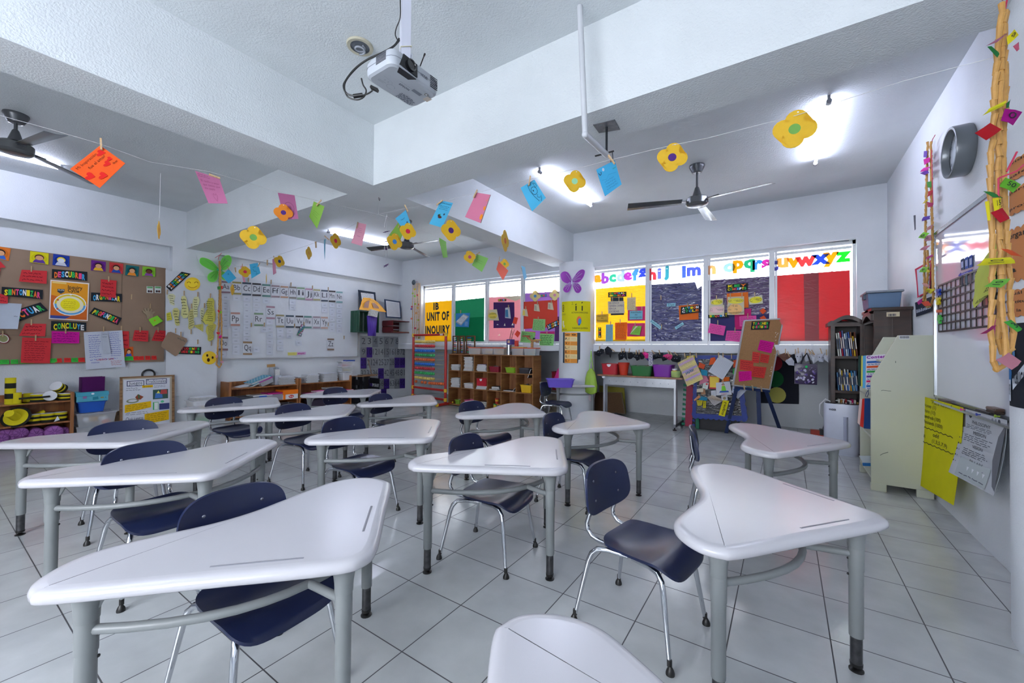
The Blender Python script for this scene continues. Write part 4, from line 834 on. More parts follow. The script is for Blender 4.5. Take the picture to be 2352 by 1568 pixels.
for x, y, lb in ((990,388, 'Cc card'),(1235,410, 'Ee card, on its Ff side'),(1450,437, 'Hh card'),(1682,470, 'Jj card, on its Kk side'),(1852,487, 'Ll card, on its Mm side'),(1022,875, 'Cc word strips at the Rr side'),(1162,872, 'Rr card'),(1487,882, 'Uu card, on its Vv side'),(1850,867, 'Yy card'),(2023,1010, 'bare whiteboard sheeting beyond the Zz card'),(683,870, 'garland edge of the whiteboard')):
 PINS.append((Q((x, y))[0], A1, lb, 1,0, Vector((1,0,0))))
oN, sN = (780,600),4.356
XG = -7.735
xe = [210,270,328,386,443,498,550,602,655]; ye = [(745,755),(858,858),(962,962),(1072,1064),(1178,1170),(1284,1268)]
NUM = [['2', '3', '4', '5', '6', '7', '8', '70p'], ['9', '10p', '12', '14', '15', '16', '18', '72'], ['20p', '21', '24', '25', '27', '28', '30p', '80p'], ['32', '35', '36', '40p', '42', '45', '48', '81'], ['49', '50p', '54', '56', '60p', '63', '64', '90p']]
GS = ['9aa0a8', 'a2a6ae', 'a0a3aa', '9a9da2', '858a90', 'a4a8ae', '8c9096', 'a8acb2']
def grid_card(n_, x0, x1, r):
 pu = n_.endswith('p'); t_ = n_.rstrip('p'); f = lambda x, k: ye[k][0]+(ye[k][1]-ye[k][0])*(x-210)/445
 c = '4a2f8a' if pu else GS[(int(t_)*5+r) % 8]
 note('number_card', '%s square number card reading %s by the corner' % ('purple' if pu else 'grey', t_), 'card', C(oN, sN, (x0, f(x0, r)+1),(x1-1, f(x1, r)+1),(x1-1, f(x1, r+1)),(x0, f(x0, r+1))),('x', XG), c, [('t', t_, (.2 if len(t_) == 1 else .08,.12,.8 if len(t_) == 1 else .92,.92), '2c2350' if pu else '55585f')], 'number cards', curl=0)
for r in range(5):
 for k in range(8): grid_card(NUM[r][k], xe[k], xe[k+1], r)
ye.append((1390,1375)); grid_card('100p', 415,470,5)
OAK = wood_mat('honey_pine', (.50,.30,.15),(.66,.43,.24),3,.4,(1,6,1),.15)
CUBW = wood_mat('cubby_wood', (.50,.33,.18),(.62,.43,.25),2.5,.5,(1,1,6),.1)
CUBB = wood_mat('cubby_back', (.53,.34,.22),(.66,.46,.31),2.5,.55,(6,1,1),0)
WHITEP = plast('dfe1e4', .4)
CLEAR = clear_mat('clear_tub', 'e4e8ee', .35)
CLEAR2 = clear_mat('clear_tub_dense', 'd4d9e2', .38)
def tray(name, label, cat, c, w, d, h, hexc, taper=.82, rim=.008, group=None, rz=0.0, fill=None, m=None, notch=False, contents=None):
 """open tapered bin standing at C (base centre), w along x, d along y"""
 t = thing(name, label, cat, c, rz, group); mm = m or plast(hexc)
 def ring(k, z): return [(sx*w/2*k, sy*d/2*k, z) for sx, sy in ((-1,-1),(1,-1),(1,1),(-1,1))]
 def rr(k, z, inn=0):
  out = []; cr = min(w, d)*.12
  for (sx, sy), a0 in zip(((1,1),(-1,1),(-1,-1),(1,-1)),(0,90,180,270)):
   for q in range(5):
    a = math.radians(a0+q*22.5); out.append((sx*((w/2-inn)*k-cr)+cr*math.cos(a), sy*((d/2-inn)*k-cr)+cr*math.sin(a), z))
  return out
 L = [rr(taper, 0), rr(1, h), rr(1, h, -rim), rr(1, h+.006,-rim), rr(1, h+.006,.004), rr(taper, .006,.004)]
 vs = sum(L, []); n = 20; fs = []
 for i in range(len(L)-1):
  for k in range(n): fs.append((i*n+k, i*n+(k+1) % n, (i+1)*n+(k+1) % n, (i+1)*n+k))
 fs += [tuple(range(n)), tuple((len(L)-1)*n+k for k in range(n))]
 MB().add(vs, fs).build('bin_body', mm, t, smooth=True)
 if notch: MB().slab([(w*.13*math.cos(a),-d/2*.995-.002, h-.045*math.sin(a)*1.0) for a in [PI*k/10 for k in range(11)]], (0,.001,0)).build('handle_cutout', ink('dfe2e6'), t)
 if fill:
  rd = random.Random(len(label)); mb = MB()
  for k in range(9):
   x = (rd.random()-.5)*w*.66; y = (rd.random()-.5)*d*.6; a = rd.random()*3
   mb.box((x-.03, y-.008, h*.35),(x+.03, y+.008, h*(.85+.35*rd.random())),0, Matrix.Rotation(a, 3, 'Z') @ Matrix.Rotation(.5*(rd.random()-.5),3, 'X'))
  o = mb.build('loose_contents', plast(fill), t); o['kind'] = 'stuff'
 return t
def tub(name, label, c, w, d, h, lid, group=None, rz=0.0, inside=None, body=None, lidh=.012):
 """see-through tub with a lid, standing at C"""
 t = thing(name, label, 'container', c, rz, group)
 mb = MB(); k = .9
 def rg(f, z): return [(sx*w/2*f, sy*d/2*f, z) for sx, sy in ((-1,-1),(1,-1),(1,1),(-1,1))]
 v = rg(k, 0)+rg(1, h); mb.add(v, [(0,3,2,1),(0,1,5,4),(1,2,6,5),(2,3,7,6),(3,0,4,7)])
 mb.build('tub_body', body or CLEAR, t)
 if lid: MB().box((-w/2-.006,-d/2-.006, h-.004),(w/2+.006, d/2+.006, h+lidh)).build('lid', plast(lid) if isinstance(lid, str) else lid, t, bevel=.004)
 if inside:
  rd = random.Random(int(w*1000)+len(label)); mb = MB(); cs = inside
  for i in range(14):
   x = (rd.random()-.5)*w*.62; y = (rd.random()-.5)*d*.6; z = .02+rd.random()*h*.45; s = min(w, d)*.13
   mb.box((x-s, y-s*.6, z-.012),(x+s, y+s*.6, z+h*.2), i % len(cs), Matrix.Rotation(rd.random()*3,3, 'Z') @ Matrix.Rotation(rd.random()-.5,3, 'X'))
  o = mb.build('loose_contents', [plast(c_) for c_ in cs], t); o['kind'] = 'stuff'
 return t
PAGE = mat('page_edges', (.80,.80,.79), rough=.85, noise=.12, nscale=60)
def book(label, c, w, d, th, hexc, rz=0.0, R=None, group=None, name='book', cat='book'):
 """lying book: w along x, d along y, th thick; C its base centre"""
 t = thing(name, label, cat, c, rz, group, R)
 MB().box((-w/2,-d/2,0),(w/2, d/2,.0016)).box((-w/2,-d/2, th-.0016),(w/2, d/2, th)).box((-w/2, d/2-.002,0),(w/2, d/2, th)).build('cover', card_mat(hexc), t)
 MB().box((-w/2+.003,-d/2+.002,.0017),(w/2-.003, d/2-.003, th-.0017)).build('pages', PAGE, t)
 return t
def stack(n, c, w, d, th, cols, where, rz=0.0, seed=1, jit=.012, noun='notebook'):
 rd = random.Random(seed); z = c[2]; src = {}
 for i in range(n):
  r = rz+(rd.random()-.5)*.12; p = (c[0]+(rd.random()-.5)*jit*2, c[1]+(rd.random()-.5)*jit*2, z); col = cols[i % len(cols)]
  lb = '%s %s from the bottom of the stack %s' % (ORD[i] if i < 20 else 'upper', noun, where)
  if col in src: dup(src[col], p, r, lb)
  else: src[col] = book(lb, p, w, d, th, col, r, group='%ss stacked %s' % (noun, where), name=noun)
  z += th+.0004
 return z
def upright(label, c, w, h, th, hexc, rz=0.0, lean=0.0, group=None):
 """standing book, spine towards -y: th along x, w deep (y), h high"""
 R = Matrix.Rotation(rz, 3, 'Z') @ Matrix.Rotation(math.radians(lean),3, 'Y')
 t = thing('book', label, 'book', c, 0, group, R)
 MB().box((-th/2,0,0),(-th/2+.0018, w, h)).box((th/2-.0018,0,0),(th/2, w, h)).box((-th/2,0,0),(th/2,.002, h)).build('cover', card_mat(hexc), t)
 MB().box((-th/2+.002,.0025,.003),(th/2-.002, w-.003, h-.003)).build('pages', PAGE, t)
 MB().box((-th*.32,-.0006, h*.3),(th*.32,0, h*.75)).build('spine_label', card_mat('e6e2d6' if sum(int(hexc[i:i+2], 16) for i in (0,2,4)) < 420 else '46506a'), t)
 return t
def xs_(px, py, X): p = onx(px, py, X); return p.y, p.z
def low_case(label, y0, y1):
 t = thing('bookcase', label, 'bookcase', (-7.565,(y0+y1)/2,0)); L = (y1-y0)/2
 for s in (-1,1): MB().box((-.165, s*L-.018,0),(.165, s*L+.018,.615)).build('side_panel', OAK, t, bevel=.006)
 for z in (.03,.24,.495): MB().box((-.16,-L+.018, z),(.163, L-.018, z+.02)).build('shelf', OAK, t, bevel=.003)
 MB().box((-.165,-L+.018,.03),(-.157, L-.018,.6)).build('back_panel', OAK, t)
 return t
low_case('low pine bookcase holding the bee hats and purple rolls', -1.25,1.167)
low_case('low pine bookcase with the orange box, nearer the kraft board', 2.91,4.0)
low_case('low pine bookcase with the tall paper stacks, nearer the black crate', 4.045,5.1)
YEL = card_mat('d8c820'); BLK = card_mat('24241f'); WHC = card_mat('d6d8dc')
def bee_tube(label, c, r, h, n, R=None, brim=0.0):
 t = thing('paper_tube', label, 'tube', c, 0, 'striped paper tubes on the bee shelf', R)
 for k in range(n): MB().lathe([(r, h*k/n),(r, h*(k+1)/n)], (0,0,0),20).build('band', YEL if (n-k) % 2 else BLK, t, smooth=True)
 if brim: MB().lathe([(brim, 0),(brim, .003)], (0,0,-.004),24).build('brim', BLK if n > 1 else YEL, t)
 return t
def bee_hat(label, c, r=.06, h=.075, R=None):
 t = thing('bee_hat', label, 'hat', c, 0, 'striped bee hats on the shelf', R)
 for k in range(4): MB().lathe([(r*(1-.01*k),.004+h*k/4),(r*(1.0+.02*(k % 2)),.004+h*(k+1)/4)], (0,0,0),22).build('band', BLK if k % 2 == 0 else YEL, t, smooth=True)
 MB().lathe([(r*1.15,0),(r*1.15,.003)], (0,0,0),24).build('brim', BLK, t)
 MB().lathe([(r*1.02, h+.004),(r*.9, h+.009),(.002, h+.011)], (0,0,0),22).build('hat_top', WHC, t, smooth=True)
 return t
SZ = .516
def bx(px, py=900, X=-7.45): return onx(px, py, X).y
bee_tube('tall yellow and black banded paper tube on the bee shelf top', (-7.46, bx(24), SZ),.043,.30,5)
bee_tube('short plain yellow tube with a flat brim, beside the tall banded tube', (-7.45, bx(38), SZ),.04,.125,1, brim=.1)
bee_tube('short plain yellow tube further back on the bee shelf', (-7.58, bx(65,900,-7.58), SZ),.04,.10,1, brim=.08)
bee_hat('bee hat on the shelf top, next to the plain yellow tube', (-7.5, bx(93), SZ),.075,.085)
bee_hat('bee hat on the shelf top behind the white wing', (-7.57, bx(128,900,-7.57), SZ),.07,.08)
bee_hat('bee hat at the end of the shelf top by the teal box', (-7.47, bx(152), SZ),.065,.075)
bee_hat('bee hat tipped on its side on top of the others', (-7.55, bx(140,900,-7.55), SZ+.13),.06,.09, rotm('Y', 50) @ rotm('X', 35))
w_ = MB().lathe([(.001,0),(.06,.002),(.06,.005),(.001,.006)], n=20).build('paper_wing', WHC); w_.location = (-7.39, bx(115,900,-7.39),.585); w_.rotation_euler = (.2,1.2,0); tag(w_, 'oval white paper wing leaning against the bee hats', 'paper')
w_ = MB().tube([(0,-.12,0),(0,-.03,.004),(0,.04,.0),(0,.12,.006)], .012,6).build('paper_strap', BLK); w_.location = (-7.37, bx(80,900,-7.37),.575); tag(w_, 'rolled black paper strap sticking out among the bee hats', 'paper')
Z2 = .261
t = thing('brimmed_hat', 'wide-brimmed yellow and black hat tipped towards the room, middle shelf', 'hat', (-7.44, bx(38), Z2+.095),0, None, rotm('Y', 62) @ rotm('X', 25))
MB().lathe([(.125,0),(.12,.004)], n=28).build('brim', BLK, t); MB().lathe([(.10,.005),(.1,.008)], n=28).build('brim_ring', YEL, t); MB().lathe([(.045,.009),(.04,.15)], n=20).build('crown', YEL, t, smooth=True)
t = bee_tube('yellow tube lying tilted at the back of the middle bee shelf', (-7.55, bx(62,900,-7.55), Z2+.035),.035,.17,1, rotm('X', -62))
for px_, lb in ((80, 'bee hat in the middle shelf beside the brimmed hat'),(112, 'bee hat in the middle of the middle shelf, tallest'),(142, 'bee hat at the end of the middle shelf by the plastic tubs')):
 bee_hat(lb, (-7.5, bx(px_), Z2),.068 if px_ < 140 else .06,.1)
w_ = MB().slab([(0,0,0),(0,.05,.02),(0,.03,.07)], (.003,0,0)).build('paper_wing', WHC); w_.location = (-7.41, bx(124,940,-7.41), Z2); tag(w_, 'small pointed white paper wing by the middle shelf hats', 'paper')
LIL = mat('lilac_cloth', (.60,.36,.64), rough=.7, noise=.06, nscale=5, bump=.25, bscale=20)
def roll(label, c, r, L):
 t = thing('cushion_roll', label, 'cushion', c, 0, 'lilac rolls on the bottom shelf', rotm('Y', 90))
 MB().lathe([(r*.2,-L/2-.004),(r*.6,-L/2-.012),(r*.92,-L/2+.006),(r, -L/2+.03),(r, L/2-.03),(r*.92, L/2-.006),(r*.6, L/2+.012),(r*.2, L/2+.004)], n=24).build('roll_body', LIL, t, smooth=True)
 g = MB()
 for k in range(9): a = k*2*PI/9; g.tube([(r*.15*math.cos(a), r*.15*math.sin(a), L/2+.006),(r*.5*math.cos(a), r*.5*math.sin(a), L/2+.014),(r*.9*math.cos(a), r*.9*math.sin(a), L/2-.002)], .0035,5)
 g.build('gather_pleat', mat('lilac_dark', (.47,.26,.52), rough=.8, noise=0), t)
ZS3 = .052
RL = [(18,861,.09,-.05, 'nearest the cut-off end'),(49,850,.06,.0, 'second along, on top of the pile'),(57,905,.07,-.06, 'low beside the end roll'),(85,850,.075,-.03, 'in the middle of the pile'),(112,850,.06,-.1, 'set back in the middle'),(125,845,.08,.01, 'with the clearest gathered end'),(150,850,.062,-.06, 'last, by the shelf side'),(4,950,.07,-.02, 'lowest at the cut-off end')]
for i, (px_, py_, r, dx, lb) in enumerate(RL):
 y = onx(px_, 975,-7.42).y; z = ZS3+r+(.06 if i in (1,3) else .0)
 if i == 1: z = ZS3+.135
 if i == 3: z = ZS3+.075
 roll('lilac cloth roll on the bottom bee shelf, '+lb, (-7.50+dx, y, min(z, .232-r) if r < .085 else ZS3+.09), min(r, .088),.19)
def ybox(a, b, X): return onx(a, 900, X).y, onx(b, 900, X).y
ya1, yb1 = ybox(176,243,-7.42)
tub('storage_tub', 'clear lidded tub at the bottom of the stack beside the bee shelf', (-7.55,1.36,0),.26,.30,.15, CLEAR2, inside=['d8dce4', 'c85a3a', 'dfe3ea'], lidh=.014)
tub('storage_tub', 'larger clear lidded tub under the blue bin beside the bee shelf', (-7.53,1.385,.166),.30,.36,.15, CLEAR2, inside=['dfe3ea', 'd9a030', 'c8623a', 'cfd5df'], lidh=.016)
tray('bin', 'blue plastic bin between the clear tub and the teal box', 'bin', (-7.54,1.35,.337),.24,.255,.13, '1c56b8', .86,.012)
t = thing('gift_box', 'teal decorated box with a lid, under the purple album', 'box', (-7.54,1.35,.476)); MB().box((-.11,-.145,0),(.11,.145,.075)).build('box_body', card_mat('58a9bd'), t, bevel=.002); MB().box((-.115,-.152,.07),(.115,.152,.12)).build('lid', card_mat('4aa0b6'), t, bevel=.002)
pp = MB(); Pq = lambda u, v: Vector((.1165,-.15+.3*u, .12*v)); s_ = MB()
deco(t, Pq, [('d', .5,.82,.05,.1, 'dfe8ee'),('p', [(.2,.35),(.32,.35),(.32,.6),(.2,.6)], '8a6a9a'),('p', [(.5,.15),(.68,.2),(.66,.5),(.5,.45)], '2f7f92'),('r', (.74,.3,.84,.42), '9a8a4a'),('d', .9,.35,.02,.05, '3a6aa0')], 'sticker')
t = thing('album', 'thick dark purple album standing on the teal box', 'book', (-7.53,1.35,.598),.12); MB().box((-.045,-.1,0),(-.04,.12,.19)).box((.04,-.1,0),(.045,.12,.19)).box((-.045,-.1,0),(.045,-.095,.19)).build('cover', card_mat('4a1150'), t); MB().box((-.038,-.093,.004),(.038,.115,.186)).build('pages', PAGE, t)
XE = -7.50; o_, s_ = (0,820),4.704
t = thing('display_board', 'wood-framed board about traditional games leaning on the wall', 'board'); q4 = [onx(*p, XE) for p in C(o_, s_, (1303,215),(1893,205),(1893,780),(1310,780))]
y0, y1, z1 = q4[0].y, q4[1].y, q4[0].z; z0 = .02; t.location = (XE, (y0+y1)/2, z0); hw = (y1-y0)/2; hh = z1-z0; t.rotation_euler = (0,-.05,0)
f = MB(); f.box((-.012,-hw, 0),(.012,-hw+.025, hh)).box((-.012, hw-.03,0),(.012, hw, hh)).box((-.012,-hw, hh-.022),(.012, hw, hh)).box((-.012,-hw, 0),(.012, hw, .022)); f.build('frame', wood_mat('frame_wood', (.45,.32,.2),(.6,.45,.3),5), t)
MB().box((-.006,-hw+.02,.02),(.002, hw-.025, hh-.02)).build('backing', mat('board_cloth', (.72,.68,.62), noise=.05), t)
pa = MB().box((.003,-hw+.035,.03),(.005, hw-.055, hh-.04)).build('paper_sheet', card_mat('cfd2dc'), t)
def PJ(u, v): return Vector((.0058,-hw+.035+(2*hw-.09)*u, hh*(.0)+.03+(hh-.07)*v))
YN_ = 'e0b21c'
deco(t, PJ, [('r', (.07,.86,.43,.97), '2b2f5a'),('r', (.085,.872,.415,.958), 'd4d6df'),('t', 'Juegos', (.11,.87,.39,.965), '40455a'),('r', (.47,.88,.93,.99), '2b2f5a'),('r', (.485,.892,.915,.978), 'd4d6df'),('t', 'Tradicionales', (.49,.885,.91,.985), '40455a'),('r', (.39,.815,.62,.865), YN_),('t', 'El Trompo', (.42,.81,.6,.865), '6a5a20'),('s', (.05,.76,.36,.84),2, '40445a', 2),('s', (.64,.8,.93,.86),2, '40445a', 3),
 ('d', .19,.56,.13,.045, '8a8f78'),('d', .19,.565,.09,.025, 'cfd2dc'),('p', [(.24,.63),(.3,.69),(.42,.63),(.36,.58),(.28,.58)], '8a4a34'),('p', [(.3,.69),(.33,.68),(.34,.6),(.31,.6)], '3a6a4a'),('r', (.62,.56,.96,.76), '3f5a52'),('p', [(.66,.58),(.84,.58),(.82,.68),(.68,.69)], '4a7ac0'),('p', [(.78,.66),(.94,.66),(.93,.75),(.8,.75)], 'b04a4a'),('p', [(.7,.68),(.78,.68),(.74,.74)], 'e6e06a'),
 ('p', [(.03,.33),(.58,.4),(.58,.53),(.03,.49)], YN_),('s', (.05,.36,.56,.5),4, '6a5620', 5),('r', (.62,.34,.74,.5), '58b070'),('r', (.65,.345,.73,.49), 'dfe6e2'),('r', (.76,.33,.99,.46), '3f4470'),('d', .83,.5,.04,.025, '5ab88a'),('s', (.04,.27,.6,.34),2, '40445a', 6),('p', [(.44,.06),(.98,.1),(.98,.31),(.44,.27)], YN_),('s', (.47,.09,.95,.28),5, '6a5620', 7),('t', '¿Qué juegos', (.03,.14,.41,.25), '50546a')])
rp = onx(341,860,-7.70); o = MB().tube([(0,.07*math.cos(a),.07*math.sin(a)) for a in [PI*k/12 for k in range(-3,16)]], .012,8).build('ring', plast('17181c', .4), smooth=True); o.location = rp; tag(o, 'black plastic ring hanging on the wall above the games board', 'ring')
RU = mat('kraft_ruler', (.60,.49,.38), rough=.8, noise=.05, bump=.2, bscale=8); qr = [onx(*p, XA+.008) for p in C(o_, s_, (1120,590),(2130,508))]
zr1 = (qr[0].z+qr[1].z)/2; zr0 = zr1-.3; yr0 = 1.35; yr1 = 3.35; o = MB().box((-.003,0,0),(.003, yr1-yr0, zr1-zr0)).build('ruler_strip', RU); o.location = (XA+.006, yr0, zr0); tag(o, 'long kraft paper measuring strip low on the wall, marked 5 feet', 'ruler')
L_ = yr1-yr0; tk = []
for k in range(48):
 u = (k+.5)/48; tk.append(('r', (u-.0016,.80 if k % 6 else .6, u+.0016,1.0), 'a83028' if k == 6 else '4a3f36'))
y5 = onx(419,955, XA+.008).y; u5 = (y5-yr0)/L_; tk += [('t', '5', (u5-.02,.27, u5+.025,.68), '33291f', .06),('t', 'feet', (u5-.022,.12, u5+.028,.3), '33291f'),('t', '6', (u5+.33,.27, u5+.375,.68), '33291f', .06)]
deco(o, lambda u, v: Vector((.0036, L_*u, (zr1-zr0)*v)), tk, 'ruler_marking')
tub('storage_tub', 'clear tub of building blocks on the floor before the ruler strip', (-7.28,2.55,0),.34,.40,.21, CLEAR2, inside=['2f8f4a', '3a6ac0', '35b050', 'c8b030', '2f3f5a'])
tray('bin', 'white tub on the blocks tub, holding workbooks', 'bin', (-7.28,2.52,.225),.34,.38,.16, 'd4d6dc', .88,.014)
stack(4,(-7.28,2.50,.389),.22,.28,.012, ['dfe2ea', 'c9cfdc', '8a94b0'], 'on the white tub by the ruler strip', .1,3, noun='workbook')
def case_y(px, py=900, X=-7.45): return onx(px, py, X).y
o4, s4 = (480,780),4.704
def y4(cx, X=-7.45): return onx(480+cx/4.704,890, X).y
for i, (a, b, c_, lb, ln) in enumerate(((340,440, 'd5d9e2', 'white workbook leaning at the end of the bookcase top', 62),(385,500, 'cfd4e0', 'second white workbook leaning along the bookcase top', 58),(450,560, 'dfe2e8', 'third white workbook leaning under the teal binder', 55))):
 t = book(lb, (-7.56, y4(a)+.1, SZ+.005+.012*i),.24,.30,.018, c_, 0, rotm('X', 12+5*i));
t = thing('binder', 'teal and white patterned binder lying tilted on the workbooks', 'binder', (-7.55, y4(560), SZ+.085),0, None, rotm('X', 20) @ rotm('Z', 4)); MB().box((-.13,-.17,0),(.13,.17,.006)).box((-.13,-.17,.034),(.13,.17,.04)).box((-.13,.165,0),(.13,.17,.04)).build('cover', card_mat('4f9fb8'), t); MB().box((-.12,-.16,.007),(.12,.16,.033)).build('pages', PAGE, t)
deco(t, lambda u, v: Vector((-.13+.26*v, .17-.34*u, .0406)), [('p', [(x+.05*(k % 2), y),(x+.07+.05*(k % 2), y+.03),(x+.06+.05*(k % 2), y+.08),(x+.02, y+.06)], 'dfe8ea') for k, (x, y) in enumerate([(i*.14+.03, j*.17+.05) for i in range(7) for j in range(6)])], 'print')
t = tub('pencil_box', 'purple-lidded see-through pencil box tilted against the magazine holder', (-7.46, y4(625), SZ+.03),.1,.22,.08, 'b23a94', inside=['8a90a0', 'c8ccd6']); t.rotation_euler = rotm('X', 22).to_euler()
t = thing('magazine_holder', 'grey magazine holder with a swoosh, standing behind the pencil box', 'holder', (-7.6, y4(675,-7.6), SZ)); MB().slab([(-.1,0,0),(.1,0,0),(.1,0,.17),(.02,0,.30),(-.1,0,.31)], (0,.006,0)).slab([(-.1,.11,0),(.1,.11,0),(.1,.11,.17),(.02,.11,.30),(-.1,.11,.31)], (0,.006,0)).box((.096,0,0),(.1,.11,.17)).box((-.1,0,0),(-.096,.11,.31)).box((-.1,0,0),(.1,.11,.004)).build('holder_body', card_mat('b9bec8'), t)
MB().box((-.09,.02,.004),(.08,.1,.27)).build('papers', PAGE, t)
o = MB().box((-.004,-.07,0),(.004,.07,.05)).build('cardboard_label', card_mat('a98558')); o.location = (-7.6, y4(668,-7.6), SZ+.315); o.rotation_euler = (.06,0,.05); tag(o, 'small cardboard label lying across the magazine holder top', 'cardboard')
ztop = stack(16,(-7.55, y4(845), SZ),.21,.27,.0085, ['d3d7e0', 'bfc5d2', 'd9dbe2'], 'at the end of the orange box bookcase', 0,5)
WB = ['d5d8e0', 'c4c9d6', 'dddfe6', 'cfd3dd']
stack(13,(-7.62, y4(1000,-7.62), SZ),.18,.26,.0085, WB, 'set back on the crate-side bookcase', 0,6)
stack(17,(-7.53, y4(1115), SZ),.21,.24,.0085, WB, 'in the middle of the crate-side bookcase', 0,7)
stack(18,(-7.54, y4(1310), SZ),.21,.3,.0085, WB, 'under the wall beside the white caddy', 0,8)
t = tray('caddy', 'white open caddy of craft rolls at the bookcase end', 'caddy', (-7.53, y4(1490), SZ),.2,.2,.15, 'd9dce2', .86,.012)
o = thing('drawer_set', 'clear two-drawer set with bright bits, standing on the white caddy', 'drawers', (-7.6, y4(1470,-7.6), SZ+.17));
for k in range(2):
 MB().box((-.08,-.13,.10*k),(.08,.13,.10*k+.008)).build('drawer_base', WHITEP, o); MB().box((-.075,-.12,.10*k+.009),(.075,.12,.10*k+.085)).build('drawer', CLEAR, o)
 q = MB(); rd = random.Random(k)
 for i in range(7): q.ball(((rd.random()-.5)*.1,(rd.random()-.4)*.17,.10*k+.03),.02,8, i % 2)
 q = q.build('loose_contents', [plast('c4e03a' if k == 0 else 'e06a6a'), plast('d8b03a' if k == 0 else 'e08a8a')], o); q['kind'] = 'stuff'
MB().box((-.085,-.14,.2),(.085,.14,.212)).build('drawer_top', WHITEP, o)
o = MB().box((-.06,-.1,0),(.06,.1,.025)).build('marker_box', plast('2a4a9a')); o.location = (-7.58, y4(1510,-7.58), SZ+.383); tag(o, 'blue marker box lying on the clear drawer set', 'box')
Z1 = .26
tray('bin', 'dark grey bin on the middle shelf behind the first desk', 'bin', (-7.5, y4(400), Z1),.24,.26,.1, '3a3f48', .9)
t = tub('storage_tub', 'low white box with a blue clip on the middle shelf', (-7.5, y4(560), Z1),.25,.3,.1, 'dfe2e6', body=CLEAR2, inside=['c8ccd6', '8a90a0']); MB().box((.128,-.06,.07),(.135,.06,.1)).build('clip', plast('2a5ab0'), t)
tub('storage_tub', 'magenta-lidded clear tub next to the orange box', (-7.5, y4(705), Z1),.25,.27,.11, 'b01a74', body=CLEAR2, inside=['e0a0c8', 'b050a0'], lidh=.02)
t = thing('storage_box', 'orange cardboard box with a white front label, middle shelf', 'box', (-7.5, y4(858), Z1)); MB().box((-.13,-.13,0),(.13,.13,.14)).build('box_body', card_mat('dfe0e2'), t); MB().box((-.136,-.136,.085),(.136,.136,.16)).build('lid', card_mat('ef7a1c'), t, bevel=.002); MB().box((.131,-.13,0),(.132,-.09,.09)).build('side_flap', card_mat('ef7a1c'), t)
deco(t, lambda u, v: Vector((.134,-.09+.2*u, .09*v)), [('d', .5,.5,.24,.3, 'c8302a'),('t', 'Pérez', (.32,.3,.68,.7), 'f4f0f0', .02)], 'logo')
tub('storage_tub', 'clear tub on the bottom shelf under the low white box', (-7.5, y4(415),.052),.24,.3,.11, 'dfe3ea', body=CLEAR2, inside=['9aa4b8', 'd0d4de'])
tub('storage_tub', 'white lidded tub on the bottom shelf under the orange box', (-7.5, y4(620),.052),.24,.3,.12, 'e2e4e8', body=CLEAR2, inside=['8ab0a0', 'd0d4de'])
tray('bin', 'speckled dark bin on the bottom shelf under the orange box', 'bin', (-7.5, y4(850),.052),.24,.24,.12, '4a4a50', .9)
stack(5,(-7.5, y4(1100), Z1),.22,.24,.012, ['d8dce4', 'e06ab0', 'c8d0dc'], 'on the middle shelf with pink covers', 0,9)
book('bright pink folder sticking out of the middle crate-side shelf', (-7.43, y4(1180), Z1+.066),.2,.2,.03, 'e06ab4')
book('green folder on the middle crate-side shelf', (-7.5, y4(1290), Z1),.2,.22,.05, '3f9a5a')
t = tub('storage_tub', 'white box with a teal label on the middle crate-side shelf', (-7.49, y4(1345), Z1+.06),.24,.3,.06, 'e0e3e8', body=CLEAR2, inside=['7ab0b8']); MB().box((.124,.02,.02),(.126,.1,.055)).build('label', card_mat('2f8a9a'), t)
book('magenta folder at the wall end of the middle crate-side shelf', (-7.46, y4(1490), Z1),.22,.18,.07, 'c84a8a')
tray('bin', 'dark patterned bin on the bottom crate-side shelf', 'bin', (-7.5, y4(1180),.052),.24,.4,.13, '38303f', .92)
CR0 = onx(832,900,-7.42)
def crate(name, label, c, w, d, h, hexc, slats=3, open_side='x', R=None, ends=True):
 t = thing(name, label, 'crate', c, 0, None, R); mm = plast(hexc, .5); b = MB()
 for x in (-w/2, w/2-.012):
  for y in (-d/2, d/2-.012): b.box((x, y, 0),(x+.012, y+.012, h))
 b.build('corner_post', mm, t)
 for k in range(slats):
  z = h*(k+.1)/slats; e = h/slats*.62
  MB().box((-w/2,-d/2, z),(w/2,-d/2+.008, z+e)).build('slat', mm, t); MB().box((-w/2, d/2-.008, z),(w/2, d/2, z+e)).build('slat', mm, t)
 for k in range(3):
  x = -w/2+w*(k+.12)/3; MB().box((x, -d/2,0),(x+w/3*.72, d/2,.008)).build('slat', mm, t)
 for k in range(3):
  if open_side == 'x': y = -d/2+d*(k+.12)/3; MB().box((-w/2, y, 0),(-w/2+.008, y+d/3*.72, h)).build('slat', mm, t)
 return t
crate('crate', 'black slatted crate standing on the floor before the number grid', (-7.5,(y4(1570)+y4(1775))/2+.06,0),.34, y4(1775)-y4(1560),.57, '1c1d24', 3)
t = thing('wood_offcut', 'cardboard and wood pieces lying on the black crate', 'wood', (-7.48, y4(1690),.575),.1); MB().box((-.14,-.22,0),(.14,.2,.014),0, rotm('Z', 8)).box((-.1,-.1,.015),(.12,.26,.028),0, rotm('Z', -14)).build('offcut', wood_mat('offcut', (.45,.33,.22),(.58,.45,.32),4), t)
o = MB().bar((0,0,0),(-.06,-.05,.30),.03,.012).build('wood_plank', wood_mat('plank', (.42,.31,.2),(.52,.4,.28),4)); o.location = (-7.55, y4(1755,-7.55),.606); tag(o, 'short wooden plank standing on the crate against the number grid', 'wood')
o5, s5 = (780,600),4.356
def g5(x, y, X): return onx(780+x/4.356,600+y/4.356, X)
a_ = g5(197,490,-7.42); b_ = g5(390,715,-7.42)
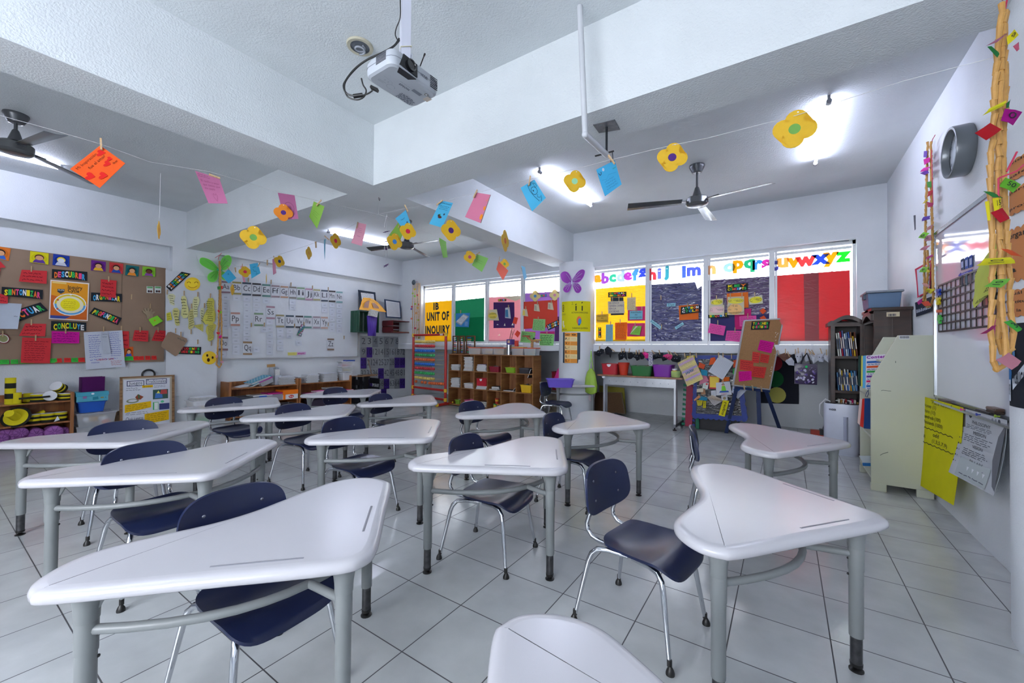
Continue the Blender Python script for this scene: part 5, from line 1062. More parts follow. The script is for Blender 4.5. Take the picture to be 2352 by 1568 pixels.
t = thing('wall_crate', 'green wooden crate fixed to the wall under the yellow protractor', 'crate', (-7.56,(a_.y+b_.y)/2, b_.z)); hy_ = (b_.y-a_.y)/2; hz_ = a_.z-b_.z; GRN = mat('green_paint', (.10,.30,.22), rough=.5, noise=.08)
for s in (-1,1):
 for k in range(3): MB().box((-.16+.11*k, s*hy_-.008,0),(-.16+.11*k+.085, s*hy_+.008, hz_)).build('slat', GRN, t)
for z in (0, hz_-.012): MB().box((-.17,-hy_, z),(.15, hy_, z+.012)).build('end_panel', GRN, t)
for k in range(3): MB().box((-.17,-hy_+2*hy_*(k+.1)/3,0),(-.162,-hy_+2*hy_*(k+.85)/3, hz_)).build('slat', GRN, t)
PUR = mat('purple_cloth', (.25,.12,.55), rough=.6, noise=.08, bump=.5, bscale=14)
c_ = g5(328,640,-7.38); t = thing('drawstring_bag', 'purple cloth bag stuffed in the green crate with papers on top', 'bag', (c_.x, c_.y, c_.z))
MB().sheet(lambda u, v: (.05*math.sin(PI*u)*math.sin(PI*min(1, v+.2))+.004*math.sin(u*30),-.13+.26*u*(1-.25*(1-v))+.03*(1-v),-.23+.43*v),14,10,(-.02,0,0)).build('bag_body', PUR, t, smooth=True)
o = MB()
for k in range(7): o.box((-.03,-.1+.004*k, .19+.02*k),(.06,.08+.004*k, .205+.02*k),0, rotm('X', -8))
o.build('papers', PAGE, t)
YP2 = mat('yellow_protractor', (.93,.65,.08), rough=.4, noise=.03)
q_ = [g5(x, y, -7.38) for x, y in ((197,482),(212,440),(222,400),(240,362),(300,366),(345,383),(385,412),(425,455),(468,508),(340,495))]; c_ = sum(q_, Vector())/len(q_)
t = thing('protractor', 'large yellow classroom protractor on top of the green crate', 'protractor', c_); hole = [g5(x, y, -7.365)-c_ for x, y in ((238,462),(252,415),(285,392),(300,395),(288,465))]; hol2 = [g5(x, y, -7.365)-c_ for x, y in ((322,415),(350,415),(388,452),(395,472),(340,466))]
MB().slab([p-c_ for p in q_], (-.012,0,0)).build('protractor_plate', YP2, t);
for h_ in (hole, hol2): MB().slab(h_, (-.001,0,0)).build('cutout', card_mat('b08a7a'), t)
tk = MB()
for k in range(16):
 u = k/15; x = 222+u*240 if u > .2 else 222; p = g5(238+u*215,372+10*u+100*u*u, -7.372)-c_; tk.box((p.x, p.y-.003, p.z-.012),(p.x+.001, p.y+.003, p.z+.012))
tk.build('scale_marking', ink('8a5a10'), t)
def framed(label, q, X, items, fw=.1, col='2c3444'):
 c4 = [g5(x, y, X) for x, y in q]; c = sum(c4, Vector())/4; t = thing('framed_chart', label, 'frame', c); P0, n = quadP(c4,0); P = lambda u, v, l=0: P0(u, v)-c+n*l
 MB().slab([P(0,0), P(1,0), P(1,1), P(0,1)], -n*.015).build('frame', card_mat(col), t)
 MB().slab([P(fw, fw, .002), P(1-fw, fw, .002), P(1-fw, 1-fw, .002), P(fw, 1-fw, .002)], -n*.002).build('chart', card_mat('d8dbe2'), t)
 deco(t, lambda u, v: P(u, v, .0032), items)
framed('dark-framed chart of tiny letters above the yellow protractor', ((188,285),(358,310),(374,480),(215,480)),-7.60, [('s', (.15,.45,.85,.88),6, '6a707c', 2)], .12)
framed('dark-framed squared paper standing on the red crate', ((450,378),(606,402),(618,572),(466,562)),-7.55, [('l', [(.1+.08*i, .1),(.1+.08*i, .9)], .008, '5a6070') for i in range(1,10)]+[('l', [(.1,.12+.07*i),(.9,.12+.07*i)], .006, 'a0a6b4') for i in range(1,11)], .07, '33405c')
a_ = g5(543,590,-7.35); b_ = g5(725,720,-7.35); RDW = mat('red_paint', (.36,.07,.10), rough=.5, noise=.08)
t = thing('wall_crate', 'dark red wooden crate fixed to the wall near the corner', 'crate', (-7.55,(a_.y+b_.y)/2, b_.z)); hy_ = (b_.y-a_.y)/2+.02; hz_ = a_.z-b_.z
for s in (-1,1):
 for k in range(2): MB().box((-.17, s*hy_-.008,.02+hz_*.5*k),(.2, s*hy_+.008,.02+hz_*.5*k+hz_*.38)).build('slat', RDW, t)
for z in (0, hz_-.012): MB().box((-.17,-hy_, z),(.2, hy_, z+.014)).build('end_panel', RDW, t)
for k in range(3): MB().box((-.17,-hy_, hz_*(k+.08)/3),(-.16, hy_, hz_*(k+.8)/3)).build('slat', RDW, t)
MB().box((.1,-hy_+.03,.015),(.19, hy_-.03,.03)).build('wood_piece', wood_mat('offcut', (.45,.33,.22),(.58,.45,.32),4), t)
o6, s6 = (940,640),4.9
def p6(x, y): return (940+x/4.9,640+y/4.9)
RDP = mat('red_plastic_pipe', (.68,.13,.12), rough=.35, noise=.04); YLP = mat('yellow_joint', (.88,.72,.18), rough=.4, noise=.03)
fa = ony(1023.5,850,6.22); fb = ony(949,850,6.36)
t = thing('bead_frame', 'tall red counting frame with ten rows of coloured beads', 'abacus', ((fa.x+fb.x)/2,(fa.y+fb.y)/2,0)); O = Vector(t.location)
RA = Vector((fa.x, fa.y, 0))-O; LA = Vector((fb.x, fb.y, 0))-O; zr = ony(1024,768,6.22).z; zl = zr
def fz(v): return ony(1024,640+v/4.9,6.22).z
zlow = ony(1024,897,6.22).z
for e, nm in ((RA, 'a'),(LA, 'b')):
 MB().tube([e+Vector((0,0,.02)), e+Vector((0,0, zr))], .028,14).build('post', RDP, t, smooth=True)
 MB().tube([e+Vector((0,-.22,.035)), e+Vector((0,.2,.035))], .03,14).build('foot_bar', RDP, t, smooth=True)
 for z in (zr, zlow, .12): MB().tube([e+Vector((0,0, z-.035)), e+Vector((0,0, z+.035))], .036,14).build('joint', YLP, t, smooth=True)
 for y in (-.24,.2): MB().ball(e+Vector((0, y, .04)),.04,12).build('end_cap', YLP, t, smooth=True)
for z in (zr, zlow, .12): MB().tube([RA+Vector((0,0, z)), LA+Vector((0,0, z))], .024,14).build('cross_bar', RDP, t, smooth=True)
MB().box((-.02,-.002,-.03),(.06,.0,.01)).build('label', card_mat('d8c8c0'), t).location = RA*.75+Vector((0,-.03, zr+.01))
BC = [('d9c060', 0),('c22f36', 0),('1f6fd0', 0),('2fa85a', 0),('d8622c', 0),('1f6fd0', 0),('c22f36', 0),('2fa85a', 0),('dcc464', 0),('d8622c', 1)]
rows_v = [705,757,812,865,918,972,1022,1078,1135,1185]
for i, (c_, k_) in enumerate(BC):
 z = fz(rows_v[i]); a = LA+Vector((0,0, z)); b = RA+Vector((0,0, z)); d = b-a
 sag = .012 if i > 7 else .004
 ro = MB().tube([a, a+d*.5-Vector((0,0, sag)), b], .004,6).build('bead_rod', mat('rod', (.72,.66,.42), noise=.02), t)
 for j in range(10):
  u = (.09+.062*j) if not k_ else [.1,.3,.4,.53,.6,.67,.74,.81,.88,.95][j]
  p = a+d*u-Vector((0,0, sag*4*u*(1-u)))
  MB().ball(p, .034,12).build('bead', mat('bead_'+c_, c_, rough=.35, noise=.02), ro, smooth=True)
YC = 6.30
cx0 = ony(*p6(445,1000), YC).x; cx1 = ony(*p6(1390,1000), YC).x; CT = 1.072
cub = thing('cubby_unit', 'wooden cubby unit with three rows of open compartments', 'shelf', ((cx0+cx1)/2, YC, 0)); hw = (cx1-cx0)/2; D_ = .29
MB().box((-hw, D_-.008,.03),(hw, D_, CT-.01)).build('back_panel', CUBB, cub)
MB().box((-hw-.01,-.008, CT-.018),(hw+.01, D_, CT)).build('top_board', CUBW, cub, bevel=.002)
for s in (-1,1): MB().box((s*hw-.009,0,0),(s*hw+.009, D_, CT-.018)).build('side_panel', CUBW, cub, bevel=.002)
dv = [ony(*p6(x, 1000), YC).x-(cx0+cx1)/2 for x in (583,728,877,1033,1200)]
for x in dv: MB().box((x-.008,.002,.045),(x+.008, D_-.008, CT-.018)).build('divider', CUBW, cub)
zs_ = [.035,.385,.735]
for z in zs_: MB().box((-hw+.009,.001, z-.016),(hw-.009, D_-.008, z)).build('shelf', CUBW, cub)
ce = [-hw]+dv+[hw]; cxm = (cx0+cx1)/2
def cell(c, r): return ((ce[c]+ce[c+1])/2+cxm, YC+.13, zs_[2-r]+.001)
def cellx(px): return ony(px, 900, YC+.06).x
NB = ['c4c8cf', 'd3d6db', 'b9bec6']
def off(p, dx=0, dy=0, dz=0): return (p[0]+dx, p[1]+dy, p[2]+dz)
stack(9, off(cell(0,0),-.02),.22,.2,.0125, NB, 'in the first cubby of the top row', 0,21)
stack(17, off(cell(1,0),-.01),.22,.2,.016, ['d2d4d8', 'c6c9cf', 'd8dade', 'b98a78', 'cfd2d8'], 'in the second cubby of the top row', 0,22)
z = stack(8, off(cell(2,0),0),.24,.2,.0135, NB, 'in the third cubby of the top row', 0,23)
book('purple and blue picture book lying on the third top-row notebook stack', (cell(2,0)[0]-.02, YC+.12, z),.19,.18,.028, '4a3a8a', .2)
tray('bin', 'dark red tray in the fourth cubby of the top row', 'bin', off(cell(3,0),-.03),.24,.2,.1, '8a1e30', .86,.008, fill='3a3c42')
tray('bin', 'lime green tray in the fifth cubby of the top row', 'bin', off(cell(4,0),.01),.23,.2,.095, '8ab52c', .84,.008, fill='c8862a')
t = thing('box', 'dark grey box in the last cubby of the top row', 'box', off(cell(5,0),-.03)); MB().box((-.1,-.09,0),(.1,.09,.09)).build('box_body', card_mat('3c3a3e'), t, bevel=.002); MB().box((-.104,-.094,.075),(.104,.094,.10)).build('lid', card_mat('47454a'), t, bevel=.002)
t = book('dark folder leaning against the divider in the last top-row cubby', off(cell(5,0),.095,0,.0),.17,.2,.015, '35333a', 0, rotm('Y', -68));
stack(14, off(cell(0,1),-.02),.23,.2,.013, NB, 'in the first cubby of the middle row', 0,24)
stack(8, off(cell(1,1),.0),.23,.2,.0115, ['dcdee2', 'cfd2d8', 'd5a8a0'], 'in the second cubby of the middle row', 0,25)
z = stack(5, off(cell(2,1),0),.25,.2,.0125, NB, 'under the red tray in the middle row', 0,26)
tray('bin', 'bright red tray on the notebooks in the middle row', 'bin', (cell(2,1)[0]-.005, YC+.12, z),.25,.2,.14, 'b8202e', .94,.008, notch=True)
for k, (dx, dz, h_, lb) in enumerate(((-.05,0,.02, 'lowest'),(.0,.021,.016, 'middle'),(-.02,.038,.03, 'topmost'))): book('dark notebook in the fourth middle-row cubby, %s of three' % lb, off(cell(3,1), dx, 0, dz),.2-.02*k, .17, h_, ['2f2d30', '3a3436', '2a2a2e'][k], .1*k)
book('flat dark folder in the fifth middle-row cubby', off(cell(4,1),-.02),.24,.19,.02, '3a3c40')
t = book('dark folder leaning up in the fifth middle-row cubby', off(cell(4,1),.09,0,.021),.12,.18,.012, '2c2c30', 0, rotm('Y', -45))
tray('bin', 'yellow tray with dark papers in the last middle-row cubby', 'bin', off(cell(5,1),.01),.245,.2,.135, 'e3b620', .84,.01, fill='3a3a3e')
t = tray('bin', 'small green pot of shiny bits in the first bottom-row cubby', 'pot', off(cell(0,2),.01),.13,.13,.08, '7fae3a', .85,.006, fill='a8b0a0')
t = thing('flask', 'slim steel flask standing in the first bottom-row cubby', 'flask', off(cell(0,2),.11)); MB().lathe([(.02,0),(.021,.13),(.016,.14)], n=16).build('flask_body', CHROME, t, smooth=True); MB().lathe([(.017,.14),(.017,.16)], n=16).build('cap', plast('b8bac0'), t)
tray('bin', 'pink tray in the second bottom-row cubby', 'bin', off(cell(1,2),.0),.22,.2,.1, 'e06a9a', .86,.01)
stack(7, off(cell(2,2),.01),.2,.18,.0145, ['6a5040', '8a7a5a', '4a5a4a', 'a08a70', '5a3a34', '7a8a6a'], 'in the third bottom-row cubby', .05,27, noun='book')
t = thing('tumbler', 'small pot of modelling dough in the fourth bottom-row cubby, at the bottom', 'pot', off(cell(3,2),-.04,-.03)); MB().lathe([(.036,0),(.036,.06)], n=18).build('pot_body', plast('d8c23a'), t, smooth=True); MB().lathe([(.038,.06),(.038,.08)], n=18).build('lid', plast('4aa050'), t)
t = thing('tumbler', 'second pot of modelling dough beside the first, blue', 'pot', off(cell(3,2),.04,-.02)); MB().lathe([(.034,0),(.034,.06)], n=18).build('pot_body', plast('4a78b0'), t, smooth=True); MB().lathe([(.036,.06),(.036,.078)], n=18).build('lid', plast('d8a03a'), t)
t = thing('paper_cup', 'red paper cup standing on the dough pots', 'cup', off(cell(3,2),-.0,-.025,.0815)); MB().lathe([(.028,0),(.04,.1),(.042,.104),(.038,.104)], n=18).build('cup_body', card_mat('b83a34'), t, smooth=True); MB().lathe([(.0345,.05),(.0388,.085)], n=18, cap=False).build('cup_band', card_mat('d8a03a'), t)
o = book('grey folder leaning in the fifth bottom-row cubby', off(cell(4,2),.03,0,.001),.2,.19,.02, '8c8e94', 0, rotm('Y', -16))
def topx(px): return ony(px, 820, YC+.1).x
TZ = CT+.001
ABW = wood_mat('abacus_wood', (.36,.22,.12),(.48,.31,.18),4)
for (a, b, lb, sd) in ((480,545, 'small wooden abacus at the bead frame end of the cubby top', 1),(545,600, 'small wooden abacus in the middle of the three on the cubby top', 2),(600,708, 'widest small wooden abacus on the cubby top', 3)):
 x0 = topx(940+a/4.9); x1 = topx(940+b/4.9); zt2 = ony(*p6(600,640), YC+.1).z-TZ
 t = thing('small_abacus', lb, 'abacus', ((x0+x1)/2, YC+.08+.04*sd, TZ),-.12, 'small wooden abacuses on the cubby top'); h2 = (x1-x0)/2-.006
 for s in (-1,1): MB().box((s*h2-.01,-.012,0),(s*h2+.01,.012, zt2)).build('post', ABW, t)
 MB().box((-h2,-.04,0),(h2,.04,.014)).box((-h2,-.012, zt2-.02),(h2,.012, zt2)).build('rail', ABW, t)
 rd = random.Random(sd)
 for k in range(9):
  z = .04+k*(zt2-.07)/8.3; rod = MB().tube([(-h2,0, z),(h2,0, z)], .002,5).build('bead_rod', INSM, t)
  cc = ['d8dade', 'c8a03a', '2f5ac0', '3a9a4a', 'c22f36', '26262c', 'd8622c', '6a4a9a', 'd8dade'][(k+sd) % 9]
  u = -h2+.022+rd.random()*.01
  bd = MB()
  for j in range(max(3, int(h2*2/.02*.6))): bd.ball((u+j*.0165,0, z),.0105,8)
  bd.build('bead_chain', mat('bead_'+cc, cc, rough=.35, noise=.02), rod, smooth=True)
LIDR = plast('d8603c', .4)
for k, (a, b, ins) in enumerate(((690,828, ['e0b45a']),(840,970, ['dfae52']),(970,1095, ['dcae5a', 'e6c068']),(1175,1312, ['d8c08a', 'e0c890']),(1312,1450, ['3f9a8f', 'd8b878']))):
 x0 = topx(940+a/4.9); x1 = topx(940+b/4.9)
 tub('tub', ['orange-lidded clear tub nearest the abacuses on the cubby top', 'orange-lidded clear tub second from the abacuses', 'orange-lidded clear tub beside the stack of tins', 'orange-lidded clear tub on the other side of the tins', 'orange-lidded clear tub with something teal inside'][k], ((x0+x1)/2, YC+.1, TZ), x1-x0-.012,.16,.125, LIDR, 'clear tubs on the cubby top', 0, ins, CLEAR, .014)
x0 = topx(940+690/4.9); x1 = topx(940+1040/4.9); o = MB().box((0,-.06,0),(x1-x0,.06,.012)).build('tray_lid', plast('2c2e34', .4)); o.location = (x0, YC+.1, TZ+.141); tag(o, 'long dark tray lying across three orange-lidded tubs', 'tray')
x0 = topx(940+1180/4.9); x1 = topx(940+1305/4.9); o = MB().box((0,-.07,0),(x1-x0,.07,.012)).build('tray_lid', plast('d8b63a', .4)); o.location = (x0, YC+.1, TZ+.141); tag(o, 'yellow lid lying on the tub beside the tins', 'lid')
TIN = mat('tin_plate', (.72,.73,.75), rough=.25, metal=.9, noise=.06)
tx = topx(940+1135/4.9)
for k in range(7):
 t = thing('tin', '%s round tin from the bottom of the stack on the cubby top' % ORD[k], 'tin', (tx, YC+.06, TZ+.0275*k),0, 'stacked tins on the cubby top'); MB().lathe([(.047,0),(.05,.003),(.05,.02),(.047,.023)], n=24).build('tin_body', TIN, t, smooth=True); MB().lathe([(.0515,.018),(.0515,.026)], n=24).build('lid', TIN, t)
t = thing('pencil_cup', 'purple box of sticks and red flags on the tins', 'cup', (tx+.035, YC+.06, TZ+.194)); PB = plast('4a3a8a', .5)
MB().box((-.055,-.055,0),(.055,.055,.10)).build('cup_body', PB, t); MB().box((-.03,-.0565,.03),(.02,-.0555,.08)).build('sticker', card_mat('d8b090'), t)
for k, (a, b) in enumerate(((-.03,.10),(-.01,.06),(.01,.12),(.03,.02))): MB().tube([(a, 0,.1),(a+b*.6,.01,.34-.03*k)], .004,6).build('stick', wood_mat('stick_wood', (.42,.24,.14),(.5,.3,.2),5), t)
for q, l in ((((1165,500),(1180,428),(1225,440),(1208,512)), 'upper'),(((1188,625),(1215,578),(1252,608),(1225,662)), 'lower')):
 note('paper_flag', '%s of two small orange-red paper flags above the tins' % l, 'flag', [p6(*p) for p in (q[1], q[2], q[3], q[0])], ('y', YC+.04), 'dd4a36', curl=.01)
o = MB().box((0,0,0),(.06,.05,.11)).build('red_box', card_mat('cf4a40')); o.location = (tx+.105, YC+.09, TZ+.16); tag(o, 'small red box behind the purple pencil box', 'box')
t = thing('toy', 'wooden toy figure with long arms standing on a tub', 'toy', (topx(940+1385/4.9), YC+.09, TZ+.141)); WT = wood_mat('toy_wood', (.62,.44,.26),(.72,.54,.34),6)
MB().box((-.02,-.015,0),(.02,.015,.15)).build('body', WT, t); MB().bar((-.01,0,.13),(-.11,0,.20),.028,.03).build('arm', WT, t); MB().bar((.01,0,.13),(.13,0,.105),.035,.03).build('arm', WT, t)
MB().box((-.2,-.02,.205),(-.05,.02,.222)).build('red_bar', plast('b03030'), t); MB().box((.06,-.02,.135),(.18,.02,.15)).build('yellow_bar', plast('dfc02a'), t); MB().box((.02,-.015,.15),(.055,.015,.18)).build('dark_block', plast('33333a'), t)
hb = MB()
for x, z in ((-.09,.175),(-.075,.155),(.0,.11),(.0,.07),(.1,.12),(.1,.095)): hb.lathe([(.007,0),(.007,.002)], (x, -.016, z),10, R=rotm('X', 90))
hb.build('rivet', plast('26262a'), t)
t = tray('bin', 'dark red bin standing on a cloth sack beside the cubby unit', 'bin', (-3.56,6.95,.42),.22,.3,.34, '7a1422', .95,.01)
o = MB().sheet(lambda u, v: (-.16+.32*u+.03*math.sin(v*9),.02*math.sin(u*11+v*7),.42*v),12,12,(0,.32,0)).build('cloth_sack', mat('sack_cloth', (.42,.39,.34), rough=.9, noise=.3, nscale=8, bump=.4, bscale=12), smooth=True); o.location = (-3.55,6.78,0); tag(o, 'grey-brown cloth sack on the floor beside the cubby unit', 'sack')
def drawbag(label, topp, w, h, col, col2, Y, cc):
 t = thing('drawstring_bag', label, 'bag', (topp.x, Y, topp.z)); mm = mat('bag_'+col, col, rough=.55, noise=.12, nscale=7, bump=.5, bscale=10, transl=.15)
 n = 18; L = [(.012,-.30),(.03,-.31),(w*.30,-.36),(w*.42,-.45),(w*.5,-.30-h*.7),(w*.44,-.30-h*.95),(w*.2,-.31-h)]
 R = rotm('X', 0); mb = MB().lathe(L, n=n); mb.v = [(a*(1+.10*math.sin(7*math.atan2(b, a)+c*20)), b*.55, c) for a, b, c in mb.v]
 mb.build('bag_body', mm, t, smooth=True)
 for k, (dx, cl) in enumerate(((-.012, col2),(.02, col))): MB().tube([(0,0,0),(dx*.7,-.005,-.15),(dx*2.2,-.01,-.31)], .006,6).build('cord', mat('cord_'+cl, cl, rough=.7, noise=.05), t)
 MB().ball((0,.01,.0),.012,8).build('hook', WHITEP, t)
 return t
t = drawbag('pink drawstring bag hanging behind the purple basket', ony(1288,803,6.55),.24,.30, 'd83a8c', 'd8b0a8', 6.56,0)
MB().box((-.1,-.075,-.56),(.06,-.07,-.535)).build('print', card_mat('e8d8e4'), t)
t = drawbag('lime green mesh drawstring bag hanging by the long table', ony(1362,805,6.5),.22,.42, 'a4c84a', '8ad86a', 6.42,0)
o = drawbag('pale see-through bag of pink things hanging behind the lime bag', ony(1357,812,6.56),.2,.5, 'd8c8d0', 'c8d0c8', 6.52,0)
tray('basket', 'purple ribbed basket on the desk by the column', 'basket', tuple(Vector((-2.93,5.72,.603))),.42,.27,.12, '6a54c0', .86,.012, rz=.55)
yt = 6.36
xa_ = ony(1371.5,860, yt).x; xb_ = ony(1567,864, yt).x; ZTB = .785
ALU = mat('brushed_aluminium', (.72,.73,.75), rough=.32, metal=.75, noise=.12, nscale=7)
t = thing('table', 'long wood-topped table with a metal apron under the windows', 'table', ((xa_+xb_)/2, yt, 0)); hx = (xb_-xa_)/2
MB().box((-hx, 0, ZTB-.024),(hx, .6, ZTB)).build('tabletop', wood_mat('table_oak', (.50,.34,.24),(.60,.42,.31),2,.35,(6,1,1)), t, bevel=.003)
MB().box((-hx+.12,.03, ZTB-.16),(hx-.12,.036, ZTB-.03)).build('apron', ALU, t)
for k in range(9): MB().lathe([(.007,0),(.006,.002)], (-hx+.2+k*(2*hx-.4)/8,.029, ZTB-.1),10, R=rotm('X', 90)).build('bolt', RIVET, t)
for s in (-1,1):
 x = s*(hx-.11)
 for y in (.03,.11): MB().box((x-.017, y, .06),(x+.017, y+.04, ZTB-.03)).build('leg', ALU, t, bevel=.003)
 MB().box((x-.022,-.01, ZTB-.055),(x+.022,.05, ZTB-.025)).build('corner_bracket', WHITEP, t)
 MB().box((x-.02,.0,.045),(x+.02,.58,.09)).build('foot_bar', mat('foot_grey', (.42,.43,.45), rough=.35, metal=.6, noise=.03), t, bevel=.003)
 for y in (.03,.54): MB().lathe([(.028,0),(.03,.012),(.012,.018),(.01,.046)], (x, y, 0),16).build('levelling_foot', GLIDE, t, smooth=True)
oT, sT = (1240,780),5.3455
def tbx(px, Y=yt+.2): return ony(px, 850, Y).x
def ttray(lb, a, b, hpx, c_, taper, nm='bin', Y=yt+.18, d=.28, **k):
 x0, x1 = tbx(1240+a/sT, Y-d/2), tbx(1240+b/sT, Y-d/2); tray(nm, lb, nm, ((x0+x1)/2, Y, ZTB+.001), x1-x0, d, hpx, c_, taper, .01, **k)
ttray('red bin with a white cutout grip at the column end of the table', 750,945,.17, 'b32a34', .88, notch=True)
t = thing('bucket', 'red-orange bucket between the red and green bins', 'bucket', (tbx(1240+1030/sT, yt+.12), yt+.12, ZTB+.001)); MB().lathe([(.06,0),(.086,.18),(.09,.182),(.09,.195),(.082,.195),(.056,.006)], n=28).build('bucket_body', plast('c63a24', .3), t, smooth=True); MB().lathe([(.0885,.165),(.0915,.17),(.0915,.2),(.086,.2)], n=28, cap=False).build('rim', plast('b83020', .3), t, smooth=True)
ttray('green see-through tub heaped with small things', 1105,1368,.15, '2f6e3a', .84, Y=yt+.18, d=.3, fill='5a5a44')
ttray('purple bin at the easel end of the table', 1378,1612,.175, '7a2a9a', .86)
t = thing('cup', 'pale green cup around a yellow jar at the table end', 'cup', (tbx(1240+1668/sT, yt+.12), yt+.12, ZTB+.001)); MB().lathe([(.065,0),(.078,.095),(.074,.095),(.062,.004)], n=24).build('cup_body', clear_mat('green_cup', 'b8d88a', .45), t, smooth=True)
o = thing('jar', 'yellow jar with a white lid standing in the pale green cup', 'jar', (tbx(1240+1655/sT, yt+.12), yt+.11, ZTB+.006)); MB().lathe([(.034,0),(.036,.02),(.036,.09),(.032,.1)], n=20).build('jar_body', plast('dfb832'), o, smooth=True); MB().lathe([(.036,.1),(.036,.122)], n=20).build('lid', WHITEP, o)
def lean(name, label, cat, q, Y0, mfront, th=.015, edge=None, dy=.1, poly=None):
 c4 = [ony(p[0], p[1], Y0+(dy if i < 2 else 0)) for i, p in enumerate(q)]; c = sum(c4, Vector())/4; t = thing(name, label, cat, c); P0, n = quadP(c4,0); P = lambda u, v, l=0: P0(u, v)-c+n*l
 if edge: MB().slab([P(0,0), P(1,0), P(1,1), P(0,1)], -n*th).build('edging', edge, t); MB().slab([P(.03,.03,.001), P(.97,.03,.001), P(.97,.97,.001), P(.03,.97,.001)], -n*.002).build('panel', mfront, t)
 else: MB().slab([P(u, v) for u, v in (poly or ((0,0),(1,0),(1,1),(0,1)))], -n*th).build('panel', mfront, t)
 return t, P
lean('foam_mat', 'yellow foam mat piece standing behind the corkboard under the table', 'mat', C(oT, sT, (730,560),(1035,590),(1055,905),(730,880)),7.35, mat('yellow_foam', (.62,.58,.22), rough=.8, noise=.06))
lean('corkboard', 'bare brown corkboard leaning on the wall under the table', 'board', C(oT, sT, (660,640),(1005,645),(1050,912),(660,880)),7.2, mat('cork_brown', (.42,.31,.21), rough=.85, noise=.15, nscale=60), edge=mat('cork_edge', (.45,.38,.3), noise=.04), dy=.12)
def jig(n, d):
 out = []
 for k in range(n):
  v0 = k/n; out += [(0, v0+.25/n),(-d, v0+.2/n),(-d, v0+.72/n),(0, v0+.66/n)]
 return out
pk = [(0,0),(1,0),(1,1),(0,1)]
t, P = lean('foam_mat', 'pink jigsaw foam mat standing on the wall beside the long table', 'mat', [(1577,879),(1592,884),(1590,980),(1573,978)], 6.72, mat('pink_foam', (.66,.24,.33), rough=.8, noise=.05), dy=.1)
for s, c_, w_ in ((0, '2f8a68', -.42),(1, '3a4a9a', .34)):
 mb = MB()
 for k in range(9):
  v = k/9; u0, u1 = (0, w_) if s == 0 else (1,1+w_); mb.slab([P(u0, v+.03), P(u1, v+.02), P(u1, v+.075), P(u0, v+.07)], (0,-.02,0))
 mb.build('jigsaw_edge', mat('foam_'+c_, c_, rough=.8, noise=.05), t)
t, P = lean('foam_mat', 'green jigsaw foam mat edge showing behind the blue pocket chart', 'mat', [(1597,880),(1604,881),(1606,985),(1598,984)], 6.66, mat('green_foam', (.18,.45,.34), rough=.8, noise=.05), dy=.1)
YLN = 6.575
line_thing('string', 'thin string along the front of the window sill, carrying paper bats', 'string', [ony(1366,806, YLN), ony(1480,812, YLN), ony(1600,815, YLN), ony(1740,815, YLN), ony(1915,812, YLN)], .0016, mat('thread', (.75,.75,.76), noise=0))
oB, sB = (1340,770),10.69
def origami(label, q, hexc, face=None, pins=(), grp='black paper bats on the sill string', name='paper_bat', cat='origami'):
 """folded paper: outline Q in picture points, with raised fold lines to a centre ridge"""
 w = [ony(*p, YLN-.004) for p in q]; c = sum(w, Vector())/len(w); mb = MB(); n = len(w)
 pts = [p-c for p in w]; rid = Vector((0,-.022,.004)); vs = pts+[rid]+[p+Vector((0,.006,0)) for p in pts]
 fs = [(i, (i+1) % n, n) for i in range(n)]+[tuple(range(2*n, n, -1))]+[(i, n+1+i, n+1+(i+1) % n, (i+1) % n) for i in range(n)]
 o = mb.add(vs, fs).build(name, paper_mat(hexc)); o.location = c; tag(o, label, cat, grp)
 if face:
  f = MB()
  for dx, dz in ((-.018,.008),(.018,.006)): f.ball((dx, -.019, dz),.006,8, sc=(1,.4,1))
  f.build('eye', ink(face), o)
 for p in pins: PINS.append((tuple(p[:2])+((p[2],) if len(p) > 2 else ()),('y', YLN-.01), label, len(pins),0, Vector((0,-1,0))))
 return o
def cb(*ps): return C(oB, sB, *ps)
BK = '22252c'
def pb(x, y, a=0): return (*cb((x, y))[0], a)
origami('black paper bat nearest the lime bag', cb((285,470),(335,375),(430,325),(505,345),(500,440),(430,470),(400,515),(345,500)), BK, '8a8f98', [pb(398,318,-5)])
origami('black paper bat second along from the lime bag, with a drooping wing', cb((520,335),(592,265),(710,345),(690,430),(660,555),(630,480),(545,465)), BK, None, [pb(730,365,55)])
origami('black paper bat above the red bucket', cb((850,470),(900,410),(1000,375),(1050,430),(1078,620),(1010,520),(960,585),(870,610)), BK, '8a8f98', [pb(938,370), pb(1003,368)])
origami('black paper bat above the green tub, first of two', cb((1085,430),(1180,415),(1240,470),(1220,540),(1170,580),(1130,585),(1090,560)), BK, None, [pb(1130,370,-10)])
origami('black paper bat above the green tub, second of two', cb((1240,450),(1310,425),(1380,450),(1385,590),(1310,625),(1270,560),(1225,540)), BK, '8a8f98', [pb(1298,415)])
origami('black paper bat beside the hot pink paper', cb((1375,440),(1450,425),(1515,515),(1470,585),(1400,590)), BK, None, [pb(1368,410)])
origami('hot pink folded paper on the sill string', cb((1430,425),(1500,400),(1600,450),(1585,560),(1520,565)), 'e83a94', None, [pb(1473,385)], None, 'folded_paper')
origami('purple folded paper hidden behind the spotted cloth', cb((1535,570),(1600,560),(1735,575),(1690,650),(1620,660)), '4a3a8a', None, (), None, 'folded_paper')
o = note('cloth_strip', 'white spotted cloth strip hanging over the sill string', 'cloth', cb((1595,420),(1690,420),(1712,745),(1610,740)),('y', YLN-.02), 'c2c0cc', [('d', x, y, .09,.035, '3a3450') for x, y in ((.3,.9),(.7,.85),(.4,.7),(.75,.62),(.3,.5),(.6,.42),(.45,.28),(.7,.2),(.4,.1))], curl=.02, pins=[pb(1715,410,40)], short='spotted cloth strip')
